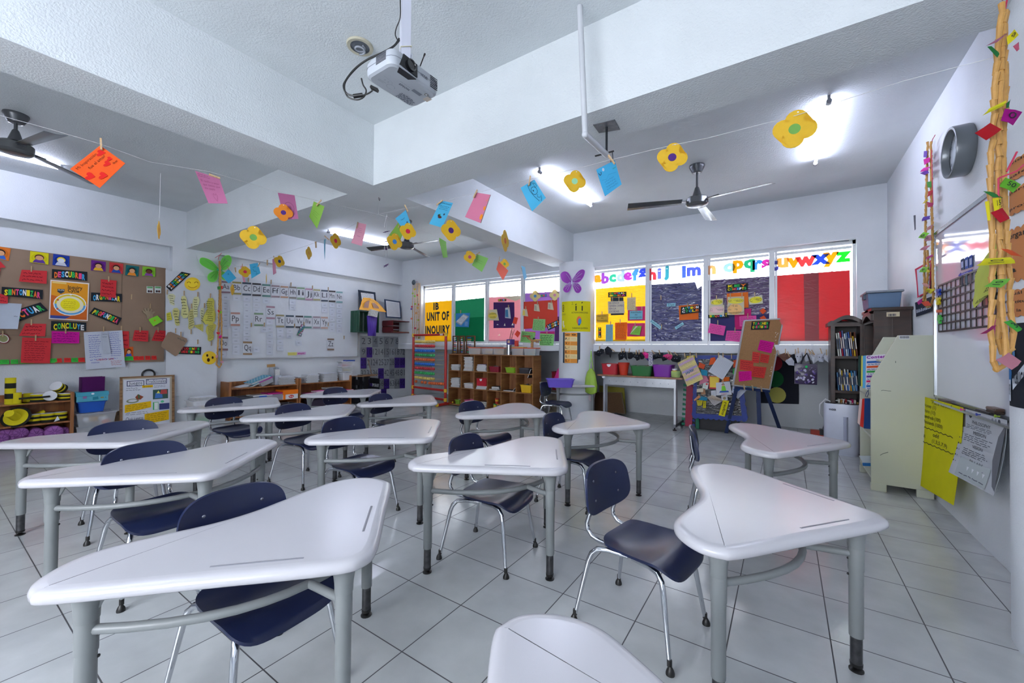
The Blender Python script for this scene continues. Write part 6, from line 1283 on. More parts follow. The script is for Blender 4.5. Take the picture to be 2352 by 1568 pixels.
origami('wide black paper bat between the spotted cloth and the pink pig', cb((1700,490),(1850,440),(1960,430),(1950,560),(1840,560),(1750,590),(1700,580)), BK, '6a7078', [pb(1870,415,15)])
origami('black paper bat half behind the pink pig', cb((1920,560),(1985,500),(2100,560),(2040,605),(1945,635)), BK)
origami('pink paper pig face on the sill string', cb((1945,500),(2060,445),(2190,480),(2170,580),(2110,610),(2040,570),(1995,610)), 'd0447a', '3a2030', [pb(2150,440,35), pb(2095,420,20)], None, 'paper_pig')
origami('black paper bat next to the plastic-covered chart', cb((2140,590),(2200,500),(2290,470),(2400,540),(2380,640),(2300,665),(2180,640)), BK, '8a8f98', [pb(2270,450,40)])
origami('teal folded paper edge behind the pink pig', cb((1980,440),(2080,425),(2080,445),(1985,462)), '5aa0a8', None, (), None, 'folded_paper')
oE, sE = (1540,720),4.9
def ce_(*ps): return C(oE, sE, *ps)
def pe(x, y, a=0): return (*ce_((x, y))[0], a)
WF = ['d3d6df', 'c9ccd8']
WH = [((1205,470),(1290,440),(1380,470),(1340,560),(1270,530)),((1255,500),(1400,470),(1390,585),(1330,580)),((1395,450),(1480,430),(1480,520),(1430,560)),((1480,440),(1560,440),(1600,520),(1520,540)),((1560,455),(1650,450),(1670,520),(1610,565)),((1650,470),(1740,435),(1720,545),(1670,540)),((1720,470),(1790,450),(1780,555),(1735,520)),((1770,460),(1835,430),(1838,555),(1800,540))]
LB = ['brown and white folded paper by the easel board', 'white paper bird, large, first along from the easel', 'white paper bird with black marks beside the tote handle', 'white paper bird behind the tote handles', 'white paper bird past the tote handles', 'white paper bird in the middle of the white row', 'white paper bird last but one before the bookcase', 'white paper bird touching the dark bookcase']
for i, q in enumerate(WH):
 origami(LB[i], ce_(*q), '6a4a40' if i == 0 else WF[i % 2], '3a3e48' if i in (2,5,7) else None, [pe((q[0][0]+q[1][0])/2, q[1][1]-14,(i*37 % 50)-20)] if i else [pe(1293,425), pe(1213,440,10)], None if i == 0 else 'white paper birds on the sill string', 'paper_bird')
origami('black paper bat among the white birds by the easel', ce_((1340,470),(1400,450),(1400,540),(1365,520)), BK, None, [pe(1405,430)], None)
BLUE = mat('blue_border', (.10,.19,.50), rough=.55, noise=.06); BLKP = plastic_sheet('black_plastic', '2a2a30', .18,1.0,8,.7,0)
YK = 6.52; q4 = [ony(*p, YK) for p in ce_((285,470),(760,470),(860,1205),(252,1168))]; c = sum(q4, Vector())/4
t = thing('pocket_chart', 'blue-bordered black plastic pocket chart with a scalloped edge', 'chart', c); P0, n = quadP(q4,0); PK = lambda u, v, l=0: P0(u, v)-c+n*l
sc = [(k/30,-.022*abs(math.sin(k*PI/3.0))) for k in range(31)]+[(1+.03*abs(math.sin(k*PI/2.5)), k/20) for k in range(1,20)]+[(1,1),(0,1)]+[(-.03*abs(math.sin(k*PI/2.5)),1-k/20) for k in range(1,20)]
MB().slab([PK(u, v) for u, v in sc], -n*.012).build('border', BLUE, t)
MB().sheet(lambda u, v: PK(.06+.86*u, .07+.87*v, .003+.008*math.sin(PI*v)),8,8,-n*.002).build('pocket', BLKP, t)
def kn(lb, q, col, items=(), curl=.02, off_=.02, name='note', cat='note', pins=(), **k): return note(name, lb, cat, ce_(*q),('y', YK-off_), col, items, curl=curl, pins=[pe(*p) for p in pins], **k)
kn('striped yellow and violet calendar sheet in plastic, hanging tilted beside the pocket chart', ((78,555),(252,465),(372,735),(190,820)), 'd8c890', [('r', (.04,.04+.16*i, .96,.12+.16*i), ['e0cf7a', 'b49ac8', 'd8b8a0', 'a898c0', 'e0d480', 'c0a0b8'][i]) for i in range(6)]+[('s', (.05,.05,.95,.95),18, '8a7a9a', 7,.08),('s', (.2,.42,.85,.56),1, '5a6a90', 8,.3)], .01,.06, 'calendar_sheet', 'paper', pins=((222,458),))
kn('white gridded sheet clipped tilted at the top of the pocket chart', ((553,462),(715,550),(590,745),(428,650)), 'cfd3db', [('l', [(.06,.12+.055*i),(.94,.12+.055*i)], .004, '9aa0b0') for i in range(14)]+[('l', [(.12+.1*i, .08),(.12+.1*i, .9)], .004, 'a8aebc') for i in range(8)], .02,.05, 'sheet_of_paper', 'paper', pins=((592,468),(540,470)))
kn('orange plush-like pouch at the top of the pocket chart', ((450,500),(500,490),(520,560),(435,580)), 'd85a2a', (),.03,.02, 'pouch', 'pouch')
kn('orange card in a pocket near the calendar sheet', ((325,548),(392,575),(375,625),(315,600)), 'cf5430', (),.02,.02, 'card', 'card')
kn('orange wallet behind the easel side of the white gridded sheet', ((705,530),(748,515),(750,590),(710,610)), 'd65a34', (),.03,.02, 'pouch', 'pouch')
kn('teal pouch in a pocket below the orange card', ((340,625),(415,640),(418,700),(345,690)), '2f8fb0', (),.03,.02, 'pouch', 'pouch')
kn('green card peeping out beside the easel', ((700,620),(735,610),(730,690),(702,680)), '3f9a4a', (),.01,.02, 'card', 'card')
kn('pink cloth pouch in the middle of the pocket chart', ((345,685),(400,690),(435,760),(325,800)), 'cc7f96', (),.03,.025, 'pouch', 'pouch')
kn('small white card with a red flower on the pink pouch', ((368,775),(430,775),(418,850),(360,835)), 'd8dbd6', [('d', .7,.75,.2,.15, 'c83a4a'),('s', (.15,.1,.8,.5),3, '5a8a5a', 3)], .01,.045, 'card', 'card')
kn('red-edged picture card in a pocket', ((428,700),(560,705),(540,850),(435,845)), 'c2404a', [('r', (.1,.12,.94,.95), 'dfc050'),('r', (.18,.2,.88,.88), 'c8d0dc'),('s', (.2,.25,.85,.8),5, '6a7080', 4)], .015,.03, 'picture_card', 'card')
kn('orange rubber glove tip above the jugar card', ((605,715),(665,712),(665,755),(575,765)), 'dd6a22', (),.03,.03, 'glove', 'glove')
kn('white card reading jugar with a drawing of a child in green', ((512,778),(668,762),(692,912),(515,920)), 'd4d6dc', [('d', .5,.8,.1,.09, '3a2c28'),('d', .5,.76,.085,.07, 'd8a888'),('p', [(.35,.32),(.68,.32),(.62,.7),(.4,.7)], '7ac03a'),('p', [(.2,.2),(.85,.2),(.8,.32),(.28,.34)], '3a5aa0'),('t', 'jugar', (.34,.02,.7,.18), 'b04a6a')], .01,.06, 'picture_card', 'card', pins=((592,762),))
kn('small white card tucked beside the jugar card', ((455,868),(510,862),(512,935),(460,940)), 'd0d3da', [('s', (.2,.3,.8,.7),2, '8a8e9a', 6)], .0,.03, 'card', 'card')
kn('white folded card with a face picture below the jugar card', ((570,925),(640,915),(645,975),(575,980)), 'd6d8de', [('d', .5,.45,.25,.3, '9a8a70')], .0,.03, 'card', 'card')
kn('picture booklet of a person in blue, half behind the easel leg', ((700,815),(860,860),(760,960),(690,880)), 'c8cede', [('p', [(.1,.5),(.5,.45),(.6,.9),(.2,.95)], '3a68b8'),('d', .22,.88,.1,.1, '6a4a3a')], .02,.05, 'booklet', 'booklet')
kn('curled cream paper roll at the side of the pocket chart', ((295,850),(370,835),(372,880),(300,880)), 'd8ceb4', (),.05,.04, 'paper_roll', 'paper')
kn('brown paper figure peeping out by the paper roll', ((335,870),(385,840),(400,905),(350,910)), 'b08a6a', (),.03,.03, 'paper_figure', 'paper')
kn('orange and grey paper fold low on the chart side', ((262,970),(320,915),(345,940),(275,980)), 'd89a6a', (),.04,.05, 'folded_paper', 'paper')
kn('blue-green paper fold next to the open booklet', ((320,925),(420,945),(415,975),(325,970)), '2f86a8', (),.04,.055, 'folded_paper', 'paper')
kn('open beige booklet sticking out of a lower pocket', ((470,915),(575,960),(580,985),(412,945)), 'bcae9c', [('s', (.1,.1,.9,.9),3, '6a5a4a', 9)], .05,.055, 'booklet', 'booklet')
kn('white booklet page under the open beige booklet', ((420,950),(585,985),(500,1032),(470,1010)), 'c9c6c6', [('s', (.1,.1,.9,.9),4, '7a5a60', 10)], .04,.045, 'booklet', 'booklet')
kn('yellow label cards fanned in the lower corner pocket', ((290,975),(365,965),(355,1030),(310,1035)), 'd8c83a', [('s', (.05,.1,.95,.9),3, '5a5020', 11)], .02,.05, 'label_card', 'label')
kn('narrow yellow strip reading bienes in a lower pocket', ((368,980),(400,982),(397,1062),(364,1060)), 'e2d628', [('s', (.15,.05,.85,.95),4, '3a3620', 12,.2)], .0,.06, 'label_card', 'label')
kn('large tilted yellow label reading lengua', ((590,972),(660,982),(610,1158),(542,1142)), 'e6da22', [], .01,.06, 'label_card', 'label')
_e = [o for o in bpy.data.objects if o.get('label') == 'large tilted yellow label reading lengua'][0]
W_ = [ony(*p, YK-.06)-_e.location for p in ce_((590,972),(660,982),(610,1158),(542,1142))]; P1_l, n_l = quadP([w+_e.location for w in W_], .003)
deco(_e, lambda u, v: P1_l(1-v, u)-_e.location if False else P1_l(1-v*1.0,1-u)-_e.location+n_l*.01, [('t', 'Lengua', (.12,.2,.92,.8), '3a3620', .01)])
for x, y, c_, lb in ((545,462, '2f8a8a', 'teal'),(292,468, '2a5a9a', 'blue'),(162,470, '8a8a8a', 'grey')):
 put_pin(ony(*ce_((x, y))[0], YK-.03),-PI/2,5, '%s plastic peg holding the top of the pocket chart' % lb)
PINS.append((pe(688,478),('y', YK-.03), 'top edge of the pocket chart by the easel', 1,0, Vector((0,-1,0))))
kn('yellow paper behind the pegs at the top of the pocket chart', ((180,478),(275,470),(280,505),(185,510)), 'd8c030', (),.0,.0, 'paper_strip', 'paper')
t = thing('plinth_block', 'white block standing on the floor under the pocket chart', 'block', onz(1627,986)); MB().box((-.1,-.0,0),(.1,.2,.22)).build('block_body', WHITEP, t, bevel=.004)
t = thing('storage_box', 'black box on the floor behind the white block', 'box', (onz(1640,975).x+.1,6.75,0)); MB().box((-.32,0,0),(.28,.3,.22)).build('box_body', plast('1e1e24', .5), t, bevel=.004)
EC = 5.45
ez = [ondep(*p, EC+dz) for p, dz in zip(ce_((830,80),(1268,58),(1113,855),(703,805)),(.16,.16,0,0))]; c = sum(ez, Vector())/4
EBL = mat('easel_blue', (.10,.17,.33), rough=.5, noise=.08)
t = thing('easel_board', 'cork board with an aluminium frame resting on the blue easel', 'board', c); P0, n = quadP(ez, 0); PE = lambda u, v, l=0: P0(u, v)-c+n*l
MB().slab([PE(0,0), PE(1,0), PE(1,1), PE(0,1)], -n*.015).build('back', mat('board_back', (.5,.45,.4), noise=.05), t)
f = MB()
for a, b in (((0,0),(1,0)),((1,0),(1,1)),((1,1),(0,1)),((0,1),(0,0))): f.bar(PE(*a), PE(*b),.016,.02,0, n)
f.build('frame', mat('board_frame', (.78,.79,.8), rough=.3, metal=.5, noise=.01), t)
MB().slab([PE(.01,.01,.003), PE(.99,.01,.003), PE(.99,.99,.003), PE(.01,.99,.003)], -n*.003).build('cork', mat('cork', (.60,.45,.29), rough=.85, noise=.14, nscale=90), t)
def en(lb, q, col, sd, rows=4, off_=.006):
 c4 = []
 for p in ce_(*q):
  d = ray(*p); k = (c+n*off_-CO).dot(n)/d.dot(n); c4.append(CO+d*k)
 return note('note', lb, 'note', c4, None, col, [('s', (.06,.1,.94,.9), rows, '7a1f3a', sd)], 'notes on the easel board', curl=.004)
def eb(q, off_=.008):
 r = []
 for p in ce_(*q): d = ray(*p); r.append(CO+d*((c+n*off_-CO).dot(n)/d.dot(n)))
 return r
banner('black teacher questions title at the top of the easel board', eb(((915,88),(1120,86),(1105,178),(903,182))), None, ['TEACHER', 'QUESTIONS'], ['e8d22a', '35b45a', 'e94f8a', '35b45a', 'e8d22a'])
en('magenta note highest on the easel board', ((1012,294),(1168,325),(1132,446),(980,410)), 'e21f9c', 1,5)
en('small red note in the middle of the easel board', ((925,428),(1010,440),(992,556),(915,550)), 'd8453c', 2,4)
en('small red note beside the middle one, near the frame', ((1018,448),(1116,468),(1098,560),(1003,545)), 'd8453c', 3,4)
en('red note at the outer side of the easel board, half overlapped', ((785,515),(935,535),(925,650),(778,632)), 'd8453c', 4,4)
en('large red note low on the easel board', ((925,590),(1082,605),(1052,728),(908,708)), 'd8423a', 5,5,.008)
en('magenta note at the bottom corner of the easel board', ((768,652),(912,645),(915,745),(770,765)), 'e2189a', 6,5,.009)
wm = MB(); rd = random.Random(4)
for u, v in ((.86,.79),(.9,.76),(.88,.73),(.9,.68),(.89,.63),(.9,.6),(.87,.57),(.92,.78),(.93,.3),(.92,.27),(.94,.24),(.93,.18)): p = (u, v); wm.add([PE(u, v, .004), PE(u+.025, v+.006,.004), PE(u+.02, v+.018,.004), PE(u+.003, v+.012,.004)], [(0,1,2,3)])
wm.build('torn_paper_speck', ink('d8d4cc'), t)
bp, rp_ = PE(0,0)+c, PE(1,0)+c; dx = (rp_-bp).normalized()
t2 = thing('easel', 'blue wooden easel holding the cork board', 'easel', (c.x, c.y, 0)); O2 = Vector(t2.location)
fl = onz(1668,994)-O2; fr = onz(1795,984,0)-O2
fr = ondep(1794,983,(onz(1668,994)-CO).dot(_f)+.05)-O2; fr.z = 0
topa = PE(.44,.92,-.045)+c-O2; topb = PE(.56,.92,-.045)+c-O2
la = PE(.16,.02,-.045)+c-O2; lb_ = PE(.93,.02,-.045)+c-O2
for a, b, tp in ((fl, la, topa),(fr, lb_, topb)):
 MB().bar(a, b, .045,.03,0,(0,1,0)).bar(b, tp, .045,.03,0,(0,1,0)).build('leg', EBL, t2)
bk = PE(.75,.0,-.06)+c-O2; MB().bar(Vector((bk.x+.02, bk.y+.12,0)), bk+Vector((0,0,.25)),.05,.03,0,(0,1,0)).build('leg', EBL, t2)
MB().bar(bp-O2+dx*.03+n*.012-Vector((0,0,.03)), rp_-O2-dx*.01+n*.012-Vector((0,0,.025)),.035,.03,0,(0,0,1)).build('ledge', EBL, t2)
k1 = fl+(la-fl)*.33; k2 = k1+dx*.22; MB().bar(k1, k2,.03,.03).build('cross_bar', EBL, t2)
o = MB().tube([bp+dx*.16+n*.03, bp+dx*.30+n*.03+Vector((0,0,.004))], .006,8).build('marker', plast('2f7a8a')); tag(o, 'teal marker lying on the easel ledge', 'marker')
for u, lb in ((.27, 'easel ledge, outer side'),(.5, 'easel ledge, in the middle'),(.74, 'easel ledge, near the bookcase side')): put_pin(PE(u, -.01,.035)+c, math.atan2(n.y, n.x),8, 'wooden clothespin on the '+lb)
YQ = 7.72
def kq(*ps): return ce_(*ps)
note('poster', 'dark poster with a red, a green and a pale yellow circle on the niche wall', 'poster', ce_((965,470),(1442,500),(1445,1018),(965,1005)),('y', YQ), '232733', [('d', .42,.86,.21,.17, 'b83a44'),('d', .45,.52,.21,.175, '256a40'),('d', .5,.18,.21,.17, 'd2cc6a'),('r', (.03,.25,.19,.295), 'd8c42a')], curl=0, m=card_mat('232733'))
tb = [ony(*p, YLN-.02) for p in ce_((1395,560),(1655,570),(1650,803),(1395,790))]; c2 = sum(tb, Vector())/4
t = thing('tote_bag', 'dark purple printed tote bag hanging from the sill string', 'bag', c2); P0b, nb = quadP(tb, 0); PB_ = lambda u, v, l=0: P0b(u, v)-c2+nb*l
TB = mat('tote_purple', (.16,.09,.25), rough=.45, noise=.2, nscale=8, coat=.2)
MB().sheet(lambda u, v: PB_(u, v, .02*math.sin(PI*u)*math.sin(PI*min(1, v*1.2))),10,8,-nb*.05).build('bag_body', TB, t, smooth=True)
its = []; rd = random.Random(12)
for k in range(34):
 u, v = .1+.8*rd.random(),.08+.62*rd.random(); its.append(('d', u, v, .03+.04*rd.random(),.03+.05*rd.random(), ['8a7ab0', 'b8b4cc', '5a4a84', 'd0cede', '3a2f5a'][k % 5], 7,0.0,2*PI, rd.random()))
for k in range(10): u = .08+.84*rd.random(); v = .6+.3*rd.random(); its.append(('l', [(u, v),(u+.06, v+.04)], .012, 'a8a0c4'))
its.append(('d', .52,.86,.06,.06, '2fc06a'))
deco(t, lambda u, v: PB_(u, v, .023), its, 'print')
for a, b in ((.28,.72),):
 for l in (.022,-.05): MB().tube([PB_(a, 1, l), PB_(a+.12,1.32, l*.5), PB_(.54,1.52,0), PB_(b-.1,1.32, l*.5), PB_(b, 1, l)], .009,8).build('handle', plast('1c1a22', .7), t)
PINS.append((pe(1565,430,20),('y', YLN-.03), 'tote bag handles', 1,0, Vector((0,-1,0))))
PINS.append((pe(1590,440,45),('y', YLN-.03), 'white paper bird next to the tote handles', 1,0, Vector((0,-1,0))))
o8, s8 = (1880,660),3.1375
def p8(x, y): return (1880+x/3.1375,660+y/3.1375)
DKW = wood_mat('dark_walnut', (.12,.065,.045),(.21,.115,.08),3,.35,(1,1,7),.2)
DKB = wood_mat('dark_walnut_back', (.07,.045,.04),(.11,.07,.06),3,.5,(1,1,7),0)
Y1 = 6.12
bl = ony(*p8(105,800), Y1).x; br = ony(*p8(318,800), Y1).x; bt = ony(*p8(200,200), Y1).z; W1 = br-bl
t = thing('bookcase', 'dark wooden bookcase with a curved crown, facing the desks', 'bookcase', ((bl+br)/2, Y1,0)); h_ = W1/2
for s in (-1,1): MB().box((s*h_-.022,0,0),(s*h_+.022,.30, bt-.06)).build('side_panel', DKW, t, bevel=.003)
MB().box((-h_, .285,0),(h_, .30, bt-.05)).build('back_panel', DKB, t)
shz = [ony(*p8(200, y), Y1).z for y in (495,745,905)]
for z in shz+[shz[-1]-.32,.04]: MB().box((-h_+.02,0, z-.03),(h_-.02,.29, z)).build('shelf', DKW, t, bevel=.002)
cr = [(-h_-.05+ (2*h_+.1)*k/20, bt-.085+.085*math.sin(PI*k/20)**1.5) for k in range(21)]
MB().slab([(x, -.02, z) for x, z in cr]+[(x, -.02, z-.045) for x, z in reversed(cr)], (0,.32,0)).build('crown', DKW, t)
MB().box((-h_, -.004, bt-.13),(h_, .012, bt-.085)).build('top_rail', DKW, t)
BKC = ['d8d6cc', 'a8b0b8', '9a2a44', '5a6aa0', 'c4ccd4', '6f8fae', '2a4a8a', 'c8a060', '7a4a3a', 'd8b030', '4a3030', 'b8bcc4']
def row_books(n, z, x0, x1, hs, cols, lean, label, Y, seed, depth=.18):
 rd = random.Random(seed); x = x0; wd = (x1-x0)/n
 for i in range(n):
  th = wd*(.72+.24*rd.random()); h = hs*(.78+.22*rd.random())
  upright(label % (ORD[i] if i < 20 else 'last'),(x+th/2, Y+.02+.03*rd.random(), z+.001+ (abs(math.sin(math.radians(lean)))*th*.5)), depth, h, th*.96, cols[i % len(cols)], 0, lean, 'books on the dark bookcase'); x += wd
cx_ = (bl+br)/2
row_books(10, shz[0], cx_-h_+.05, cx_+h_-.03,.30, ['d8dad0', 'c8ccc4', 'b02a44', '5a6aa0', 'c8d0d8', '7f9ab8', '3a5a9a', '8a5a3a', 'd8b030', '6a4030'], -5, '%s book from the window side on the top shelf of the dark bookcase', Y1,3)
row_books(13, shz[1], cx_-h_+.05, cx_+h_-.03,.26, ['6a9ac0', '3a4a6a', 'd0d4d8', 'd8b840', '5a5a7a', 'e0e0dc', '3a6ab0', 'c8c8c4', 'e0a030', '2f7fb0', 'd8dcd8'], -4, '%s book from the window side on the second shelf of the dark bookcase', Y1,4)
row_books(9, shz[2], cx_-h_+.05, cx_+h_-.03,.13 if False else .16, ['d8d4c8', 'a87a3a', 'c8c4bc', '8a2a2a', '3a3a44', 'd8d8d4', 'b01a5a'], 0, '%s book from the window side on the third shelf of the dark bookcase', Y1,5)
Y2 = 5.42
s0 = ony(*p8(400,500), Y2).x; s1 = min(ony(*p8(675,500), Y2).x, XC-.01); t2z = ony(*p8(540,150), Y2).z; dX = s1-s0
fx = ony(*p8(385,500), Y2+.0).x
t = thing('bookcase', 'dark wooden bookcase standing against the clock wall under the grey-blue tub', 'bookcase', (s0, Y2,0))
MB().box((0,0,0),(dX, .03, t2z)).build('side_panel', DKW, t, bevel=.003); MB().box((0,.58,0),(dX, .61, t2z)).build('side_panel', DKW, t, bevel=.003)
MB().box((-.02,-.015, t2z-.02),(dX+.01,.63, t2z+.012)).build('top_board', DKW, t, bevel=.004)
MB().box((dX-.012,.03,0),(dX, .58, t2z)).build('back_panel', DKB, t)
for k in range(5): MB().box((.0,.03,.06+.36*k),(dX-.01,.58,.085+.36*k)).build('shelf', DKW, t)
cr2 = [(.03+.55*k/14, t2z-.075+.06*math.sin(PI*k/14)**1.5) for k in range(15)]
MB().slab([(-.02, y, z+.03) for y, z in cr2]+[(-.02, y, z-.04) for y, z in reversed(cr2)], (.03,0,0)).build('crown', DKW, t)
lb0 = ony(*p8(490,178), Y2-.002); lb1 = ony(*p8(585,208), Y2-.002)
MB().box((lb0.x-s0,-.003, lb1.z),(lb1.x-s0,-.001, lb0.z)).build('inventory_label', card_mat('c8bca0'), t)
q = MB(); [q.box((lb0.x-s0+.012+.0075*k, -.0042, lb1.z+.004),(lb0.x-s0+.015+.0075*k+.002*(k % 3),-.0032, lb1.z+.028)) for k in range(8)]; q.build('barcode', ink('50505a'), t)
for k in range(4):
 R = Matrix.Rotation(math.radians(-90),3, 'Z'); tt = upright('%s upright book on the clock-wall bookcase, seen past its crown' % ORD[k], (s0+.04, Y2+.13+.05*k, .085+.36*3+.001 if k < 3 else .085+.36*3+.001),.2,.24-.02*(k % 2),.035, ['d8ccb0', 'c8a878', 'd0d4cc', 'b8c4c0'][k], -PI/2,0, None)
a_ = ony(*p8(345,45), Y2+.1); b_ = ony(*p8(600,140), Y2+.1)
t = thing('storage_tub', 'grey-blue lidded plastic tub on top of the dark bookcase', 'container', ((a_.x+b_.x)/2, Y2+.25, t2z+.0125)); w2 = (b_.x-a_.x)/2; hh = .155
TBL = plast('55708f', .4)
v = [(sx*w2*k, sy*.2*k, z) for k, z in ((.88,0),(.97, hh)) for sx, sy in ((-1,-1),(1,-1),(1,1),(-1,1))]
MB().add(v, [(0,3,2,1),(4,5,6,7),(0,1,5,4),(1,2,6,5),(2,3,7,6),(3,0,4,7)]).build('tub_body', TBL, t, bevel=.01)
MB().box((-w2-.01,-.21, hh),(w2+.01,.21, hh+.022)).build('lid', plast('7b828c', .4), t, bevel=.006)
for s in (-1,1): MB().box((s*w2-.012,-.05, hh-.05),(s*w2+.012,.05, hh+.01)).build('clip', plast('43505f', .4), t, bevel=.003)
CRM = mat('cream_laminate', (.72,.73,.66), rough=.4, noise=.03, nscale=2)
Y3 = 4.72
pf = [ony(*p8(x, y), Y3) for x, y in ((383,660),(572,345),(842,345),(842,1510),(375,1450))]
xb0 = ony(*p8(379,1440), Y3).x; xb1 = min(pf[2].x, XC-.006); ztop = pf[1].z; zbv = pf[0].z; xm = pf[1].x
t = thing('display_cabinet', 'tall cream display cabinet with a sloped front edge, facing away', 'cabinet', (xb0, Y3,0)); E_ = [(0,.06),(0, zbv),(xm-xb0, ztop),(xb1-xb0, ztop),(xb1-xb0,.06)]
for y in (0,.62): MB().slab([(x, y, z) for x, z in E_], (0,.02,0)).build('side_panel', CRM, t, bevel=.002)
MB().box((xb1-xb0-.02,.02,.06),(xb1-xb0,.62, ztop)).build('back_panel', CRM, t)
for k, z in enumerate((.1,.45,.8,1.12)): MB().box((.0 if z < .9 else .06,.02, z),(xb1-xb0-.02,.62, z+.018)).build('shelf', CRM, t)
for y in (-.012,.61):
 for x in (0, xb1-xb0-.11): MB().box((x-.004, y, 0),(x+.1, y+.03,.065)).build('foot', CRM, t, bevel=.004)
la_ = ony(*p8(582,345), Y3-.002); lz = ony(*p8(655,372), Y3-.002)
MB().box((la_.x-xb0,-.002, lz.z),(lz.x-xb0,-.0005, la_.z)).build('inventory_label', card_mat('cfd2d4'), t)
q = MB(); [q.box((la_.x-xb0+.004+.0058*k, -.0032, lz.z+.006),(la_.x-xb0+.007+.0058*k+.0012*(k % 2),-.0022, la_.z-.006)) for k in range(10)]; q.build('barcode', ink('4a4e58'), t)
q = MB(); P_ = lambda u, v: Vector(((xb1-xb0)*u, -.0012, ztop*v)); line2(q, P_, [(.15,.23),(.2,.243),(.28,.255)], .004); line2(q, P_, [(.4,.83),(.41,.832)], .012); line2(q, P_, [(.17,.645),(.2,.648),(.33,.645)], .003); q.build('scratch', ink('5a5c58'), t)
def rack(label, q, y, col, items=(), name='book', cat='book', m=None):
 w = [ony(p8(*p)[0], p8(*p)[1], y) for p in q]; c = sum(w, Vector())/4; P0, n = quadP(w, 0); P = lambda u, v, l=0: P0(u, v)-c+n*l
 t = thing(name, label, cat, c); MB().slab([P(0,0), P(1,0), P(1,1), P(0,1)], -n*.02).build('cover', m or card_mat(col), t, bevel=.001)
 MB().slab([P(.02,.01,-.003), P(.98,.01,-.003), P(.98,.99,-.003), P(.02,.99,-.003)], -n*.014).build('pages', PAGE, t)
 if items: deco(t, lambda u, v: P(u, v, .0008), items, 'print')
 return t
CT_ = [('t', 'Contem', (.02,.88,.98,.995), '8a3a9a', .05)]+[('r', (.03,.77-.14*i, .97,.83-.14*i), c) for i, c in enumerate(['2a5aa8', 'd0542a', '3a9a4a', '6a3a8a', 'c8306a', '3a6ab8'])]+[('s', (.05,.70-.14*i, .95,.76-.14*i),1, '6a7a9a', i, .2) for i in range(6)]
rack('counting picture book with coloured bands sticking out of the cabinet', ((344,490),(500,480),(480,735),(340,735)), Y3+.16, 'd4d0da', CT_)
rack('light blue folder behind the counting book in the cabinet', ((322,492),(346,490),(342,725),(320,725)), Y3+.3, '58a8d8')
rack('yellow folder behind the light blue one in the cabinet', ((310,492),(324,492),(322,715),(308,712)), Y3+.36, 'd8d060')
rack('dark green binder at the far side of the cabinet rack', ((288,492),(308,490),(306,710),(286,708)), Y3+.44, '1f3a34')
rack('navy blue folder standing out of the lower cabinet rack', ((334,800),(420,800),(420,1025),(328,1015)), Y3+.16, '17396e')
rack('red folder behind the navy blue one in the lower rack', ((318,802),(336,800),(324,1010),(300,1000)), Y3+.3, 'c23028')
rack('white and red magazine at the far side of the lower rack', ((298,808),(318,804),(300,995),(282,975)), Y3+.4, 'd0b8b4')
rack('white sheet sticking out at the bottom of the cabinet', ((292,1215),(420,1215),(420,1285),(330,1280)), Y3+.3, 'c8d0d4')
rack('blue folder lying in the lowest cabinet rack', ((318,1265),(420,1270),(420,1290),(320,1285)), Y3+.25, '2a6aa8')
o = line_thing('cord', 'thin blue cord loop hanging in the cabinet rack', 'cord', [ony(*p8(x, y), Y3+.1) for x, y in ((362,735),(345,760),(338,785),(350,790),(360,765),(358,740))], .003, plast('3a4a6a'))
pc = onz(*p8(178,1212)); cpur = (pc-CO).dot(_f); rw = 104/3.1375*cpur/FPX*1.02; hp = .59
t = thing('air_purifier', 'white tower air purifier with a black top on the floor', 'air purifier', (pc.x, pc.y+.12,0),-.15)
sq = lambda r, z, k=3.0: [(math.copysign(abs(math.cos(a))**(2/k), math.cos(a))*r, math.copysign(abs(math.sin(a))**(2/k), math.sin(a))*r*.82, z) for a in [2*PI*i/36 for i in range(36)]]
def loft(R_):
 vs = sum(R_, []); n = len(R_[0]); fs = [tuple(range(n-1,-1,-1)), tuple((len(R_)-1)*n+i for i in range(n))]
 for j in range(len(R_)-1):
  for i in range(n): fs.append((j*n+i, j*n+(i+1) % n, (j+1)*n+(i+1) % n, (j+1)*n+i))
 return MB().add(vs, fs)
PUW = plast('c6cad8', .3); loft([sq(rw*.9,0), sq(rw*.9,.03)]).build('base', PUW, t, smooth=True); loft([sq(rw*.95,.03), sq(rw, .05), sq(rw, hp-.02), sq(rw*.985, hp)]).build('body', PUW, t, smooth=True)
loft([sq(rw*.93, hp), sq(rw*.9, hp+.006)]).build('top_grille', plast('1c1a20', .25), t)
MB().tube([(.25*rw, -.83*rw, .14),(.25*rw, -.84*rw, .45)], .022,12).build('side_grip', plast('9fa4b8', .3), t, smooth=True)
deco(t, lambda u, v: Vector((-.7*rw+.5*rw*u, -.825*rw-.002, hp-.09+.04*v)), [('t', 'WAGNER', (.1,.2,.9,.9), '4a4e5c', .05)], 'logo')
MB().tube([(-.6*rw, 0, hp+.01),(-.9*rw, .0, hp+.035),(-1.25*rw, .05, hp-.04),(-1.3*rw, .1, hp-.15),(-1.12*rw, .2, hp-.24)], .007,8).build('power_cord', WHITEP, t, smooth=True)
MB().tube([(-.6*rw, 0, hp+.01),(0,.02, hp+.045),(.7*rw, .05, hp+.02)], .007,8).build('power_cord', WHITEP, t, smooth=True)
t = thing('broom', 'dustpan brush with a grey stick leaning behind the air purifier', 'broom', ony(1890,993,7.1)); b0 = Vector(); b1 = ony(1901,955,7.25)-Vector(t.location)
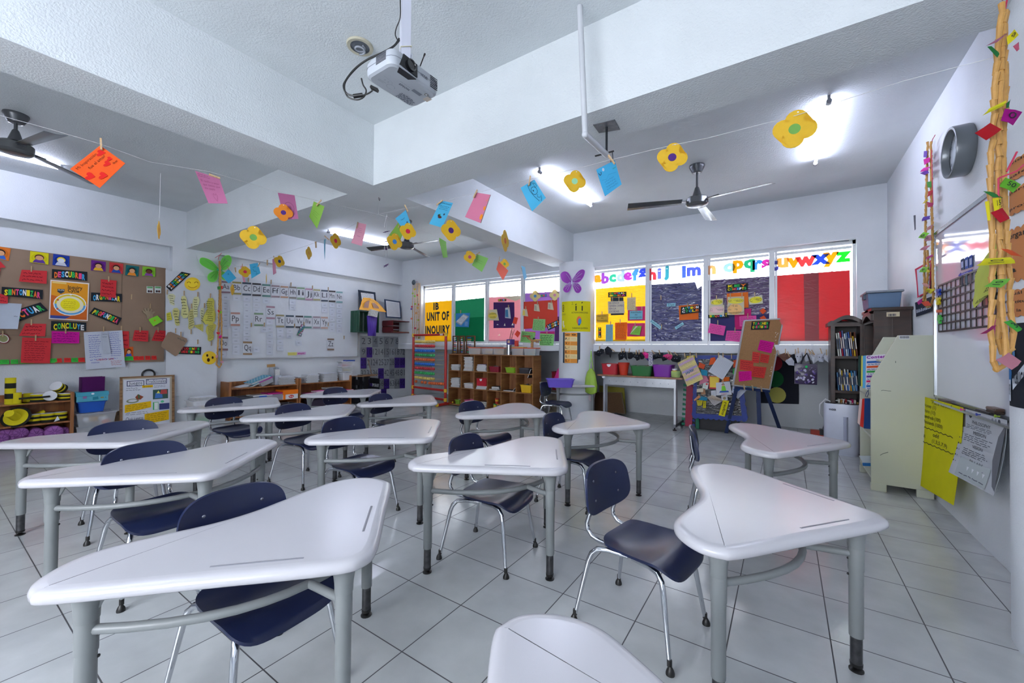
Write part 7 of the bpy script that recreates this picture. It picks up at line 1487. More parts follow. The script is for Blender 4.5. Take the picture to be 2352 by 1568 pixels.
MB().tube([b0+Vector((0,0,.03)), b1], .012,8).build('stick', mat('grey_stick', (.3,.31,.34), rough=.4, noise=.03), t); MB().box((-.14,-.05,-.05),(.02,.05,.03)).build('brush_head', plast('b03a2a'), t, bevel=.01); MB().box((-.04,-.06,-.03),(.09,.04,.05)).build('brush_block', plast('2a2c32'), t, bevel=.01)
o = MB().box((0,0,0),(.2,.12,.07)).build('dustpan', plast('1d4a34')); o.location = (ony(1895,1003,6.9).x, 6.9,0); tag(o, 'dark green dustpan on the floor behind the air purifier', 'dustpan')
XW = XC-.006
w_ = lambda px, py, l=0: onx(px, py, XW-l)
o9, s9 = (2060,240),3.408
def p9(x, y): return (2060+x/3.408,240+y/3.408)
oD, sD = (2060,680),3.0137
def pD(x, y): return (2060+x/3.0137,680+y/3.0137)
A_ = w_(*p9(305,1020)); B_ = w_(*pD(283,695)); yb1 = (A_.y+B_.y)/2; yb0 = 2.86; zt1 = A_.z; zb1 = B_.z
t = thing('whiteboard', 'glossy whiteboard with an aluminium rim on the clock wall', 'board', (XC, (yb0+yb1)/2,(zt1+zb1)/2)); hy_, hz_ = (yb1-yb0)/2,(zt1-zb1)/2
MB().box((-.018,-hy_, -hz_),(-.004, hy_, hz_)).build('writing_surface', mat('gloss_white', (.80,.81,.86), rough=.06, noise=.02, nscale=2, coat=.5), t)
f = MB(); f.box((-.026,-hy_, hz_-.02),(-.002, hy_, hz_+.008)).box((-.026,-hy_, -hz_-.008),(-.002, hy_, -hz_+.016)).box((-.026, hy_-.014,-hz_),(-.002, hy_+.008, hz_)); f.build('rim', mat('rim_aluminium', (.70,.72,.74), rough=.25, metal=.8, noise=.02), t)
MB().box((-.075,-hy_, -hz_-.03),(-.002, hy_*.75,-hz_-.016)).build('marker_tray', mat('rim_aluminium', (.7,.72,.74)), t)
MB().lathe([(.01,0),(.012,.004)], (-.03, hy_-.012, hz_-.012),10, R=rotm('Y', 90)).build('corner_screw', RIVET, t)
BX = XC-.021
def bw(px, py, l=.0): return onx(px, py, BX-l)
g0 = bw(*p9(328,1420)); g1 = bw(*pD(303,245)); t = thing('magnet_grid', 'black magnetic grid lattice stuck on the whiteboard', 'grid', (BX, (g0.y+2.9)/2,(g0.z+g1.z)/2)); gy0, gy1 = 2.9-t.location.y, g0.y-t.location.y; gz0, gz1 = g1.z-t.location.z, g0.z-t.location.z
GK = mat('grid_black', (.06,.03,.055), rough=.5, noise=.03); mb = MB(); nC = int((gy1-gy0)/.095)
for k in range(nC+1): y = gy1-k*.095; mb.box((-.004, y-.006, gz0),(.0, y+.006, gz1))
for k in range(7): z = gz0+(gz1-gz0)*k/6; mb.box((-.0045, gy1-nC*.095, z-.006),(.0, gy1, z+.006))
mb.build('grid_bar', GK, t)
for q, c_, lb in ((((303,1445),(332,1440),(332,1495),(305,1498)), '2a4ab0', 'blue'),(((303,1512),(330,1508),(330,1568),(305,1568)), 'd8c822', 'yellow')):
 note('magnet', '%s magnet on the corner edge of the whiteboard' % lb, 'magnet', [p9(*p) for p in q], ('x', BX-.02), c_, m=plast(c_), th=.012, curl=0, poly=[(.2,0),(.8,0),(1,.2),(.75,.5),(1,.8),(.8,1),(.2,1),(0,.8),(.25,.5),(0,.2)])
note('magnet', 'orange square magnet on the whiteboard edge', 'magnet', [pD(*p) for p in ((270,95),(298,93),(298,112),(272,114))], ('x', BX-.02), 'c8502a', m=plast('d0582e'), th=.012, curl=0)
note('magnet', 'green magnet lowest on the whiteboard edge', 'magnet', [pD(*p) for p in ((274,130),(302,130),(300,190),(280,190))], ('x', BX-.02), '3fb04a', m=plast('3fb04a'), th=.012, curl=0, poly=[(.2,0),(.8,0),(.7,.3),(1,.4),(1,.75),(.7,.8),(.75,1),(.25,1),(.2,.7),(0,.6),(0,.35),(.3,.3)])
def wn(label, q, col, items, name='note', cat='note', x=XW, curl=.01, pf=p9, **k): return note(name, label, cat, [pf(*p) for p in q], ('x', x), col, items, curl=curl, **k)
for i, x in enumerate((512,545,578)):
 wn('upright book-like blue cut-out above the magnetic grid, %s of three' % ORD[i], ((x-14,1215-14*i),(x+12,1200-14*i),(x+14,1288-10*i),(x-10,1298-10*i)), ['3f4a68', '4a62b0', '3a50a0'][i], [('r', (.15,.2,.85,.75), 'a0a8c8')], 'picture_cutout', 'paper', BX-.003,0)
wn('violet arrow cut-out pointing along the magnetic grid', ((478,1330),(590,1285),(590,1315),(480,1350)), '4a4aa8', [('s', (.25,.3,.9,.7),1, 'c8c8e0', 2,.2)], 'paper_arrow', 'paper', BX-.003,0, poly=[(0,.5),(.2,1.3),(.2,.9),(1,.9),(1,.1),(.2,.1),(.2,-.3)])
for i, x in enumerate((508,542,575)): wn('grey marker-like strip below the violet arrow, %s of three' % ORD[i], ((x-8,1345-10*i),(x+8,1338-10*i),(x+10,1418-10*i),(x-4,1428-10*i)), ['3a3e4c', '5a6a78', '6a5a60'][i], (), 'paper_strip', 'paper', BX-.006,0)
wn('yellow note on the whiteboard about understanding facts, with curved edges', ((600,1235),(800,1050),(790,1530),(640,1600)), 'c4cc54', [('t', 'mejor', (.04,.60,.3,.72), '2a2c22'),('t', 'comprensión', (.05,.48,.75,.62), '2a2c22'),('t', 'los hechos', (.08,.33,.7,.47), '2a2c22'),('t', 'de la histo', (.12,.18,.8,.32), '2a2c22'),('t', 'de nuestro', (.2,.04,.85,.17), '2a2c22')], x=BX-.012, curl=.03, poly=[(.0,.12),(.15,0),(.85,.12),(1,.45),(1,1),(.7,.95),(.25,.85),(.02,.7),(.06,.4)])
cc_ = w_(*p9(560,345)); cr_ = abs(w_(*p9(545,150)).z-w_(*p9(545,540)).z)/2;
t = thing('wall_clock', 'round grey wall clock with a white dial', 'clock', (XC-.001, cc_.y+.02, cc_.z)); RW = rotm('Y', -90)
GRY = mat('clock_grey', (.46,.48,.50), rough=.3, metal=.4, noise=.02)
MB().lathe([(cr_*.97,0),(cr_, .01),(cr_, .085),(cr_*.985,.095),(cr_*.90,.095),(cr_*.88,.09),(cr_*.87,.055)], (0,0,0),48, R=RW, cap=False).build('case', GRY, t, smooth=True)
MB().lathe([(.0,.05),(cr_*.875,.052)], (0,0,0),48, R=RW, cap=False).build('dial', mat('dial_white', (.74,.77,.80), rough=.4, noise=.01), t)
PCk = lambda u, v: Vector((-.0545,-(u-.5)*2*cr_*.85,(v-.5)*2*cr_*.85)); its = []
for k in range(12):
 a = PI/2-2*PI*(k+1)/12; u, v = .5+.41*math.cos(a),.5+.41*math.sin(a); its.append(('t', str(k+1),(u-.045*len(str(k+1))/1.3, v-.05, u+.045*len(str(k+1))/1.3, v+.06), '4a5260'))
deco(t, PCk, its, 'numeral')
for a, l, w, nm in ((PI/2+.20,.30,.022, 'hour_hand'),(PI/2-PI-.12,.38,.016, 'minute_hand'),(PI/2-.45,.34,.005, 'second_hand')):
 q = MB(); P2 = lambda u, v: PCk(u, v)-Vector((.003,0,0)); line2(q, P2, [(.5-.06*math.cos(a),.5-.06*math.sin(a)),(.5+l*math.cos(a),.5+l*math.sin(a))], w); q.build(nm, ink('4a5058'), t)
wn('yellow place values chart hanging from the whiteboard tray', ((175,692),(460,770),(437,1455),(120,1270)), 'd6d000', [('t', '"Place values"', (.27,.935,.78,.992), '3a3a20'),('t', 'U=ones (1)', (.03,.885,.42,.94), '2e2e18'),('t', 'D=tens (10)', (.03,.825,.42,.88), '2e2e18'),('t', 'C=hundreds (100)', (.03,.765,.56,.82), '2e2e18'),('t', 'M=thousands (1000)', (.03,.705,.62,.762), '2e2e18'),('l', [(.0+.05*i, .675-.012*(i % 2)) for i in range(18)], .008, '2e2e18'),('t', 'even', (.04,.615,.17,.66), '2e2e18'),('t', 'odd', (.42,.59,.56,.65), '2e2e18'),('t', '(0,2,4,6,8)', (.0,.545,.24,.595), '2e2e18'),('t', '(1,3,5,7,9)', (.42,.525,.76,.58), '2e2e18'),('l', [(.0+.05*i, .51-.012*(i % 2)) for i in range(19)], .008, '2e2e18')], 'chart', 'poster', XW-.06,.03, pf=pD)
SH = ['2f7a50', 'c05a4a', 'b8303c', '2a4a8a', '4a2f5a']
wn('grey and white school poster of philosophy, mission and vision', ((462,775),(762,858),(764,1395),(430,1225)), 'c0c4ca', [('p', [(.0,.72),(.11,.74),(.06,1),(0,1)], '6a665e'),('p', [(.86,.75),(1,.96),(1,.05),(.93,.1),(.82,.42)], '6b6d74'),('p', [(.17,.97),(.25,.97),(.25,.91),(.21,.885),(.17,.91)], '3c404a'),('d', .72,.955,.02,.02, '8a8e98'),('d', .79,.955,.02,.02, '8a8e98'),('d', .86,.955,.025,.025, '4a4e58'),
 ('t', 'PHILOSOPHY', (.27,.80,.69,.87), '2c2f38'),('s', (.13,.735,.80,.80),3, '50545e', 3,.16),('t', 'MISSION', (.33,.655,.62,.725), '2c2f38'),('s', (.12,.545,.78,.655),4, '50545e', 4,.16),('t', 'VISION', (.37,.465,.6,.53), '2c2f38'),('s', (.16,.34,.76,.45),4, '50545e', 5,.16),('r', (.16,.02,.84,.30), 'aab2b4'),('t', 'PILLARS', (.39,.245,.68,.32), '2c2f38')]
 +[('p', [(.24+.115*i, .215),(.33+.115*i, .215),(.33+.115*i, .15),(.285+.115*i, .105),(.24+.115*i, .15)], SH[i]) for i in range(5)]+[('p', [(.262+.115*i, .2),(.31+.115*i, .2),(.285+.115*i, .14)], 'd0d4d8') for i in range(5)]+[('s', (.24,.06,.82,.09),1, '5a5e68', 7,.2),('t', 'PERSONA', (.0,.645,.1,.675), '50545e')]+[('d', .03,.57-.09*i, .012,.014, '3a3e48') for i in range(5)]+[('d', .085,.57-.09*i, .008,.01, '6a6e78') for i in range(5)], 'poster', 'poster', XW-.05,.05, pf=pD)
for (x, y), c_, lb in (((580,820), '2a3a9a', 'blue'),((713,832), '8aa828', 'olive green'),((470,785), 'c83a7a', 'pink')):
 q = onx(*pD(x, y), XW-.075); o = MB().lathe([(.003,0),(.003,.012),(.008,.014),(.008,.02)], n=8, R=rotm('Y', -90)).build('push_pin', plast(c_)); o.location = q; tag(o, '%s push pin along the top of the philosophy poster' % lb, 'push pin')
q = onx(*pD(680,792), XW-.035); t = thing('eraser', 'brown whiteboard eraser lying on the marker tray', 'eraser', q); MB().box((-.02,-.06,-.014),(.02,.06,.0)).build('felt', mat('eraser_felt', (.2,.15,.12), rough=.9, noise=.05), t, bevel=.004); MB().box((-.021,-.062,.0),(.021,.062,.018)).build('grip', wood_mat('eraser_wood', (.25,.17,.12),(.34,.24,.17),5), t, bevel=.006)
q = onx(*pD(330,735), XW-.035); o = MB().box((-.015,-.09,0),(.015,.09,.02)).build('wood_block', wood_mat('eraser_wood', (.25,.17,.12),(.34,.24,.17),5)); o.location = q; tag(o, 'dark wooden block on the marker tray above the yellow chart', 'block')
q = onx(*pD(600,800), XW-.035); o = MB().box((-.012,-.12,-.004),(.012,.08,.008)).build('pencil_case', mat('case_dark', (.08,.08,.09), rough=.5, noise=.05)); o.location = q; tag(o, 'flat dark case on the marker tray beside the eraser', 'case')
wn('dark biblioteca card pinned beside the cream cabinet', ((125,45),(245,0),(247,105),(137,143)), '22293a', [('t', 'Biblioteca', (.06,.18,.94,.5), 'b8c0d0', .02)], 'sign', 'sign', XW, .005, pf=pD)
wn('white paper with a red border behind the small pasta garland', ((140,1288),(270,1215),(268,1460),(172,1512)), 'c2284a', [('r', (.13,.04,.95,.93), 'b4bccb'),('s', (.2,.3,.8,.8),5, '6a7080', 4)], 'bordered_paper', 'paper', XW, .01, pf=p9)
wn('small black scuff mark high on the clock wall', ((130,868),(145,865),(147,975),(138,985)), '5a5c66', (), 'wall_mark', 'mark', XC-.0015,0, th=.001)
C2 = (1.13,2.56)
o = col_sheet('poster', 'dark poster with white lettering strips on the round column at the view edge', 'poster', (2318,2351),742,935, '1d222c', [('p', [(.02,.05),(.12,.1),(.2,.4),(.1,.9),(.03,.8)], '2f6aa0'),('p', [(.12,.55),(.22,.6),(.24,.85),(.14,.95)], 'c8b050'),('r', (.05,.06,.16,.32), 'c2c8d2'),('t', 'PUPITA', (.06,.1,.15,.28), '30343e', .02),('p', [(.27,.2),(.7,.42),(.7,.55),(.25,.33)], 'c2c8d2'),('t', 'PUBLICA', (.3,.24,.68,.44), '262a34', .03),('d', .33,.62,.05,.08, '4a7aa8')], .344, None, C2,.22)
def cloud(label, y0, y1, xs, rows):
 n = len(rows); its = [('t', r_, (.06,.78-.62*i/max(1, n-1) if n > 1 else .4,.9,.93-.62*i/max(1, n-1) if n > 1 else .7), '33302c', .01) for i, r_ in enumerate(rows)]
 return col_sheet('paper_cloud', label, 'paper', xs, y0, y1, 'd28a54', its, .347, 'orange paper clouds on the round column', C2,.20, wave=lambda u, j: (j-.06+.06*abs(math.sin(u*PI*4)) if j else .06-.06*abs(math.sin(u*PI*4))))
cloud('orange cloud paper about activities, topmost on the round column', 362,412,(2318,2351), ['ividad', 'salen'])
cloud('orange cloud paper about characters, second from the top', 428,490,(2318,2351), ['perso', 'proto'])
cloud('orange cloud paper about organising, third from the top', 520,648,(2318,2351), ['organiz', '', '', 'a s'])
cloud('orange cloud paper about the title of the story, lowest', 664,728,(2318,2351), ['Cuál es', 'el título', 'de la his'])
FANM = mat('fan_grey', (.36,.37,.385), rough=.32, metal=.45, noise=.03); FANB = mat('fan_blade', (.40,.42,.43), rough=.25, metal=.6, noise=.05)
def fan(label, can, zm, tips, R=.70):
 t = thing('ceiling_fan', label, 'fan', (can.x, can.y, ZC)); d = zm-ZC
 MB().lathe([(.035,-.085),(.05,-.08),(.075,-.03),(.082,-.012),(.08,0)], n=28).build('canopy', FANM, t, smooth=True)
 MB().lathe([(.012, d+.1),(.012,-.07)], n=14).build('rod', FANM, t, smooth=True)
 MB().lathe([(.015, d+.18),(.022, d+.17),(.05, d+.075),(.055, d+.06)], n=24).build('rod_cover', FANM, t, smooth=True)
 MB().lathe([(.05, d+.065),(.1, d+.06),(.115, d+.045),(.115, d-.015),(.1, d-.03),(.06, d-.038),(.01, d-.04)], n=36).build('motor', mat('fan_motor', (.42,.43,.44), rough=.25, metal=.6, noise=.02), t, smooth=True)
 for p in tips:
  q = onz(p[0], p[1], zm+.02) if not isinstance(p, float) else None
  a = math.atan2(q.y-can.y, q.x-can.x) if q is not None else p
  Rz = Matrix.Rotation(a, 3, 'Z')
  def bl(u, v):
   x = .16+(R-.16)*u; w = .052+.018*u; y = (v-.5)*2*w; return Rz @ Vector((x, y, d+.02+y*.22-.02*u+.004*math.cos(v*PI*2)))
  b = MB().sheet(bl, 8,6,(0,0,-.003)); b = b.build('blade', FANB, t, smooth=True)
  MB().bar(Rz @ Vector((.1,0, d+.02)), Rz @ Vector((.24,0, d+.028)),.05,.006).build('blade_bracket', FANM, b)
 return t
def ang_sym(can, zm, a_px):
 q = onz(a_px[0], a_px[1], zm+.02); return math.atan2(q.y-can.y, q.x-can.x)
c1 = onz(37,262, ZC); fan('grey ceiling fan by the orange heart note, cut off by the view edge', c1,2.93, [(140,297),(232,428), ang_sym(c1,2.93,(140,297))+math.radians(118)], .74)
c3 = onz(1601,380, ZC); fan('grey ceiling fan between the tube lights, nearest the clock wall', c3,2.83, [(1442,472),(1760,420),(1632,500)], .74)
c2 = ondep(934,566,(2.83-H)/((ray(934,566)).z)); c2 = Vector((c2.x, c2.y, ZC)); fan('grey ceiling fan far off, half hidden by yellow flowers', c2,2.83, [(832,571),(973,556),(997,594)], .72)
V = [(903.5,143.5),(830.6,178.3),(1013.8,222),(945.8,250)]
hh_ = .295/((onz(*V[0], H+1)-onz(*V[2], H+1)).length)
b = [onz(*p, H+hh_) for p in V]; fdir = (b[2]-b[0]).normalized(); sdir = (b[1]-b[0]); sdir = (sdir-fdir*sdir.dot(fdir)); SD = sdir.length; sdir.normalize()
pc_ = (b[0]+b[2]+b[1]+b[3])/4; FWd = .295; PHt = .078
t = thing('projector', 'white projector hanging upside down from a ceiling pole', 'projector', (pc_.x, pc_.y, b[0].z)); PO = Vector(t.location)
PW = mat('projector_white', (.66,.68,.71), rough=.32, noise=.03, nscale=4); PDK = plast('17181d', .15)
def PB3(x, y, z): return fdir*x + sdir*y + Vector((0,0, z))
def rrp(w, d, r, z, k=5):
 out = []
 for (sx, sy), a0 in zip(((1,1),(-1,1),(-1,-1),(1,-1)),(0,90,180,270)):
  for q in range(k+1): a = math.radians(a0+q*90/k); out.append(PB3(sx*(w/2-r)+r*math.cos(a), sy*(d/2-r)+r*math.sin(a), z))
 return out
SD = max(.20, min(.24, SD))
loft([rrp(FWd-.03, SD-.03,.03,0), rrp(FWd-.008, SD-.008,.038,.006), rrp(FWd, SD, .04,.018), rrp(FWd, SD, .04, PHt-.02), rrp(FWd-.02, SD-.02,.035, PHt)]).build('casing', PW, t, smooth=35)
sq_ = MB().tube([p+Vector((0,0,0)) for p in rrp(FWd+.001, SD+.001,.04,.040)], .0012,4, closed=True); sq_.build('casing_seam', mat('seam_grey', (.45,.46,.5), noise=0), t)
LX = -.055; yF = -SD/2
MB().slab([PB3(LX-.052, yF-.002,.012), PB3(LX+.052, yF-.002,.008), PB3(LX+.05, yF-.002,.068), PB3(LX-.03, yF-.002,.072)], sdir*.006).build('lens_recess', PDK, t)
MB().slab([PB3(LX-.05, yF+.004,-.0008), PB3(LX+.05, yF+.004,-.0008), PB3(LX+.028, yF+.036,-.0008), PB3(LX-.035, yF+.036,-.0008)], Vector((0,0,.003))).build('lens_recess', PDK, t)
RL_ = Matrix((fdir, Vector((0,0,1)),-sdir)).transposed()
MB().lathe([(.026,0),(.026,.008),(.02,.009),(.018,.004)], PB3(LX+.012, yF-.003,.042),24, R=RL_, cap=False).lathe([(.001,.003),(.018,.004)], PB3(LX+.012, yF-.003,.042),24, R=RL_, cap=False).build('lens', mat('lens_glass', (.03,.03,.05), rough=.05, noise=0, coat=1), t, smooth=True)
g = MB()
for k in range(7): z = .012+.0085*k; g.slab([PB3(.078, yF-.0012, z), PB3(.125, yF-.0012, z), PB3(.125, yF-.0012, z+.0045), PB3(.078, yF-.0012, z+.0045)], sdir*.001)
g.build('vent_slat', ink('3a3c44'), t)
g = MB()
for k in range(9): z = .028+.0048*k; g.slab([PB3(-FWd/2-.0008,-.06, z), PB3(-FWd/2-.0008,.01, z), PB3(-FWd/2-.0008,.01, z+.0026), PB3(-FWd/2-.0008,-.06, z+.0026)], fdir*.001)
g.build('vent_slat', ink('2c2e36'), t)
PU = lambda u, v: PB3(-FWd/2+FWd*u, SD/2-SD*v, -.0006)
deco(t, PU, [('t', 'EPSON', (.40,.50,.60,.58), '50545e', .03),('s', (.36,.62,.68,.65),1, '70747e', 1,.1),('r', (.62,.58,.80,.68), '7a7f88'),('s', (.56,.10,.90,.33),5, '5a5f6a', 2,.25),('d', .84,.76,.035,.045, '6a6258'),('d', .84,.76,.022,.03, 'c8ccd0'),('r', (.88,.56,.985,.74), 'c8bdb2'),('s', (.89,.57,.98,.73),4, '9a8f86', 3),('l', [(.36+.07*math.cos(a),.30+.08*math.sin(a)) for a in [2*PI*k/14 for k in range(13)]], .006, '8a8e98'),('l', [(.12,.5),(.3,.46),(.34,.38)], .006, '9a9ea8'),('s', (.12,.26,.26,.34),2, '70747e', 4),('t', '7  7', (.18,.36,.27,.42), '80848e')], 'printing')
deco(t, lambda u, v: PB3(-FWd/2+FWd*u, yF-.0012, PHt*v), [('t', 'NOSdE', (.56,.28,.70,.52), '50545e', .02)] if False else [('t', 'EPSON', (.70,.62,.56,.36), '50545e', .02)], 'logo')
top_ = PB3(-.02,-.02, PHt); pt = onz(930,60,3.0); pole = Vector((PO.x, PO.y, 0))+fdir*(-.02)+sdir*(-.035)
pp_ = ondep(930.5,90,(PO-CO).dot(_f)); pole.x, pole.y = pp_.x, pp_.y
t2 = thing('projector_mount', 'white square pole and bracket holding the projector', 'mount', (pole.x, pole.y, 0)); zj = b[0].z+PHt+.055
MB().box((-.022,-.022, zj),(.022,.022, ZC),0, Matrix.Rotation(YAW+.5,3, 'Z'),(0,0, zj)).build('pole', mat('pole_white', (.74,.75,.80), rough=.35, noise=.02), t2)
br_ = MB(); Rm = Matrix.Rotation(YAW+.5,3, 'Z')
for s in (-1,1): br_.slab([Rm @ Vector((s*.027, y, z)) for y, z in ((-.02, zj-.055),(.02, zj-.055),(.02, zj+.03),(-.02, zj+.03))], Rm @ Vector((s*.003,0,0)))
br_.box((-.05,-.05, zj-.058),(.05,.05, zj-.0545)); br_.build('bracket', mat('pole_white', (.74,.75,.8)), t2)
bo = MB()
for s in (-1,1):
 for z in (zj-.03, zj+.005, zj+.02): bo.ball(Rm @ Vector((s*.031,0, z)),.006,8)
bo.build('bolt', RIVET, t2)
MB().tube([Rm @ Vector((x*.025, y*.025, zj+.05+.01*x)) for x, y in ((-1,-1),(1,-1),(1,1),(-1,1))], .002,6, closed=True).build('cable_tie', plast('c8c2a0'), t2)
cP = (PO-CO).dot(_f)
cp = lambda px, py, dz=0: ondep(px, py, cP+dz)
CBL = mat('cable_black', (.05,.05,.06), rough=.4, noise=.02)
def bez(P, n=6):
 P = [Vector(p) for p in P]; Q_ = [P[0]*2-P[1]]+P+[P[-1]*2-P[-2]]; out = []
 for i in range(1, len(Q_)-2):
  a, b2, c, d = Q_[i-1:i+3]
  for k in range(n): u = k/n; out.append(.5*((2*b2)+(c-a)*u+(2*a-5*b2+4*c-d)*u*u+(3*b2-a-3*c+d)*u**3))
 return out+[P[-1]]
t3 = thing('cable', 'thick black cable looping beside the projector with a ferrite bead', 'cable', cp(800,190))
O3 = Vector(t3.location); loc3 = lambda *q: [cp(*p)-O3 for p in q]
MB().tube(bez(loc3((917,88),(905,105),(880,120),(845,136),(815,158),(794,185),(789,200),(797,215),(815,221))),.0042,8).build('cord', CBL, t3, smooth=True)
MB().tube(bez(loc3((830,220),(845,215),(856,208))),.0035,8).build('cord', CBL, t3, smooth=True)
MB().tube(bez(loc3((918,92),(903,108),(878,122),(840,140),(812,163),(792,192),(797,220),(818,229),(835,223),(841,208),(834,195),(830,180))),.0036,8).build('cord', CBL, t3, smooth=True)
MB().tube(loc3((812,221),(833,218)),.0095,14).build('ferrite_bead', CBL, t3, smooth=True)
MB().bar(*loc3((852,200),(868,208)),.02,.012).build('plug', CBL, t3)
line_thing('cable', 'thin black cable running down the projector pole', 'cable', bez([cp(919.5,0,-.03), cp(919,40,-.03), cp(910,65), cp(908,80), cp(913,92)]),.0028, CBL)
t = thing('antenna', 'thin dark dongle stick standing up behind the projector', 'antenna', cp(965,152,.05)); d_ = cp(976,123,.05)-Vector(t.location); MB().tube([(0,0,0), d_*.8], .0028,8).tube([d_*.8, d_], .0042,8).build('stick', mat('dongle', (.13,.09,.1), rough=.4, noise=.02), t)
yP = 2.2; el = ony(1344,309, yP); tp = ony(1332,-10, yP)
pl_ = [onz(*p, ZB-.001) for p in ((1362,286),(1412,274),(1424,297),(1376,305))]; pc2 = sum(pl_, Vector())/4
t = thing('conduit_pipe', 'white pipe coming down and bending to a metal plate under the beam', 'pipe', el); PIW = mat('pipe_white', (.76,.77,.79), rough=.35, noise=.03)
e2 = Vector((pc2.x, pc2.y, el.z+.03))-el
MB().tube([Vector((tp.x-el.x, 0, ZC-el.z)), Vector((0,0,0))], .017,14).build('pipe', PIW, t, smooth=True); MB().tube([Vector((0,0,.0)), e2], .019,14).build('pipe_arm', PIW, t, smooth=True); MB().ball((0,0,0),.02,12).build('elbow', PIW, t, smooth=True)
MB().slab([p-el for p in pl_], (0,0,-.003)).build('plate', mat('plate_steel', (.5,.52,.55), rough=.4, metal=.6, noise=.25, nscale=30), t)
MB().tube([e2, e2+Vector((0,0, ZB-.003-el.z-e2.z))], .008,8).tube([e2+Vector((.04,0,.01)), e2+Vector((.045,0,-.05)), e2+Vector((.03,0,-.06)), e2+Vector((.03,0,-.04))], .003,6).bar(e2+Vector((-.08,0,.012)), e2+Vector((.05,0,.012)),.012,.006).build('hook_fitting', mat('hook_dark', (.2,.21,.23), metal=.6, rough=.4, noise=.02), t)
THR = mat('thread', (.75,.75,.76), noise=0)
hk = onz(870,453, ZB-.001); hd = (hk-CO).dot(_f); node = ondep(869,492, hd)
t = thing('ceiling_hook', 'small grey hook under the beam crossing, holding the strings', 'hook', hk); MB().tube([(0,0,0),(0,0,-.02),(.012,0,-.035),(.02,0,-.025),(.016,0,-.012)], .003,6).build('hook_wire', mat('hook_dark', (.2,.21,.23), metal=.6), t)
S1X = node.x; S2Y = node.y
g_top = onx(2292,130,.80)
s2e = ondep(2290,130,1.47)
s1e = onx(0,265, S1X)
line_thing('string', 'vertical thread from the ceiling hook to the knot of strings', 'string', [hk+Vector((.01,0,-.03)), node], .0012, THR)
def plane_pt(px, py, a, b):
 """point of the vertical plane through a and b seen at px,py"""
 n = (Vector(b)-Vector(a)); n = Vector((n.y, -n.x, 0)); d = ray(px, py); return CO + d*((Vector(a)-CO).dot(n)/d.dot(n))
dirn = (s1e-node).normalized()
line_thing('string', 'string of notes running under the beam towards the orange heart note', 'string', [node]+[plane_pt(x, y, node, s1e) for x, y in ((735,462),(640,440),(480,394),(345,372),(232,331),(120,298),(0,265))]+[s1e+dirn*1.6], .0012, THR)
line_thing('string', 'string of flowers and blue notes running towards the round column at the view edge', 'string', [node]+[plane_pt(x, y, node, s2e) for x, y in ((935,478),(1005,465),(1098,442),(1212,413),(1320,388),(1402,367),(1545,333),(1625,317),(1825,266),(2075,186))]+[s2e], .0012, THR)
s3e = onx(505,588,-7.6); s4e = on_col(1300,600,.32)
line_thing('string', 'string with pegs and small flowers running to the green butterfly pillar', 'string', [node]+[plane_pt(x, y, node, s3e) for x, y in ((820,512),(770,538),(708,563),(640,585),(590,605),(545,612))]+[s3e], .0012, THR)
line_thing('string', 'string with green and coral notes running to the white column', 'string', [node]+[plane_pt(x, y, node, s4e) for x, y in ((925,510),(1012,545),(1085,580),(1150,592),(1205,608))]+[s4e], .0012, THR)
STR = {1: s1e, 2: s2e, 3: s3e, 4: s4e}
def sdep(px, py, k): return (plane_pt(px, py, node, STR[k])-CO).dot(_f)
def hnote(label, q, k, col, items=(), pin=None, short=None, tw=(.0,.0,.0,.0), curl=.012, poly=None):
 cx = sum(p[0] for p in q)/4; cy = sum(p[1] for p in q)/4
 c = sdep(q[0][0] if False else cx, cy, k)
 c = max(.8, min(c, 7.2)); o = note('note', label, 'note', q, ('d2', c, tw), col, items, 'notes hanging on the strings', curl=curl, poly=poly, seg=5)
 if pin: put_pin(ondep(pin[0], pin[1], c-.012),-PI/2+YAW-math.atan2(pin[0]-1176, FPX), pin[2] if len(pin) > 2 else 0, 'wooden clothespin on the '+(short or label),.9)
 return o
oH, sH = (820,420),5.113; oH2, sH2 = (440,380),5.113; oH3, sH3 = (1160,340),4.704
HRT = [(0,-.5),(.42,.02),(.5,.3),(.36,.48),(.14,.46),(0,.26),(-.14,.46),(-.36,.48),(-.5,.3),(-.42,.02)]
def heart(cx, cy, s, a, c='b81f1c'):
 ca, sa = math.cos(a), math.sin(a); return ('p', [(cx+s*(x*ca-y*sa), cy+s*(x*sa+y*ca)) for x, y in HRT], c)
hnote('orange note with red hearts and the words mi inspiracion', [(160.7,388),(230,334),(292,377),(233.6,433.4)], 1, 'd8541a', [('t', 'Mi Inspiración', (.1,.8,.75,.93), '3a1a10'),('t', 'fue el amor', (.3,.58,.85,.72), '3a1a10'), heart(.14,.44,.26,.5), heart(.85,.78,.22,.7), heart(.7,.38,.2,.5), heart(.85,.45,.15,.6), heart(.36,.18,.24,.6),('t', 'Iker', (.8,.2,.95,.3), '3a1a10')], (232,331,3), 'orange heart note')
hnote('dusty pink note about affection with a pencil heart', C(oH2, sH2,(40,62),(325,148),(430,455),(205,452)),1, 'b56c92', [('s', (.06,.84,.6,.96),2, '7a4060', 1),('t', 'El cariño y amor', (.1,.68,.9,.78), '8a4a6a'),('t', 'que siento por', (.12,.56,.9,.66), '8a4a6a'),('t', 'mis papás', (.14,.44,.6,.54), '8a4a6a'),('l', [(.5+.2*x, .2+.26*y) for x, y in HRT+HRT[:1]], .012, '8a4a6a')], (493,405,80), 'dusty pink pencil-heart note', (0,.05,.02,0))
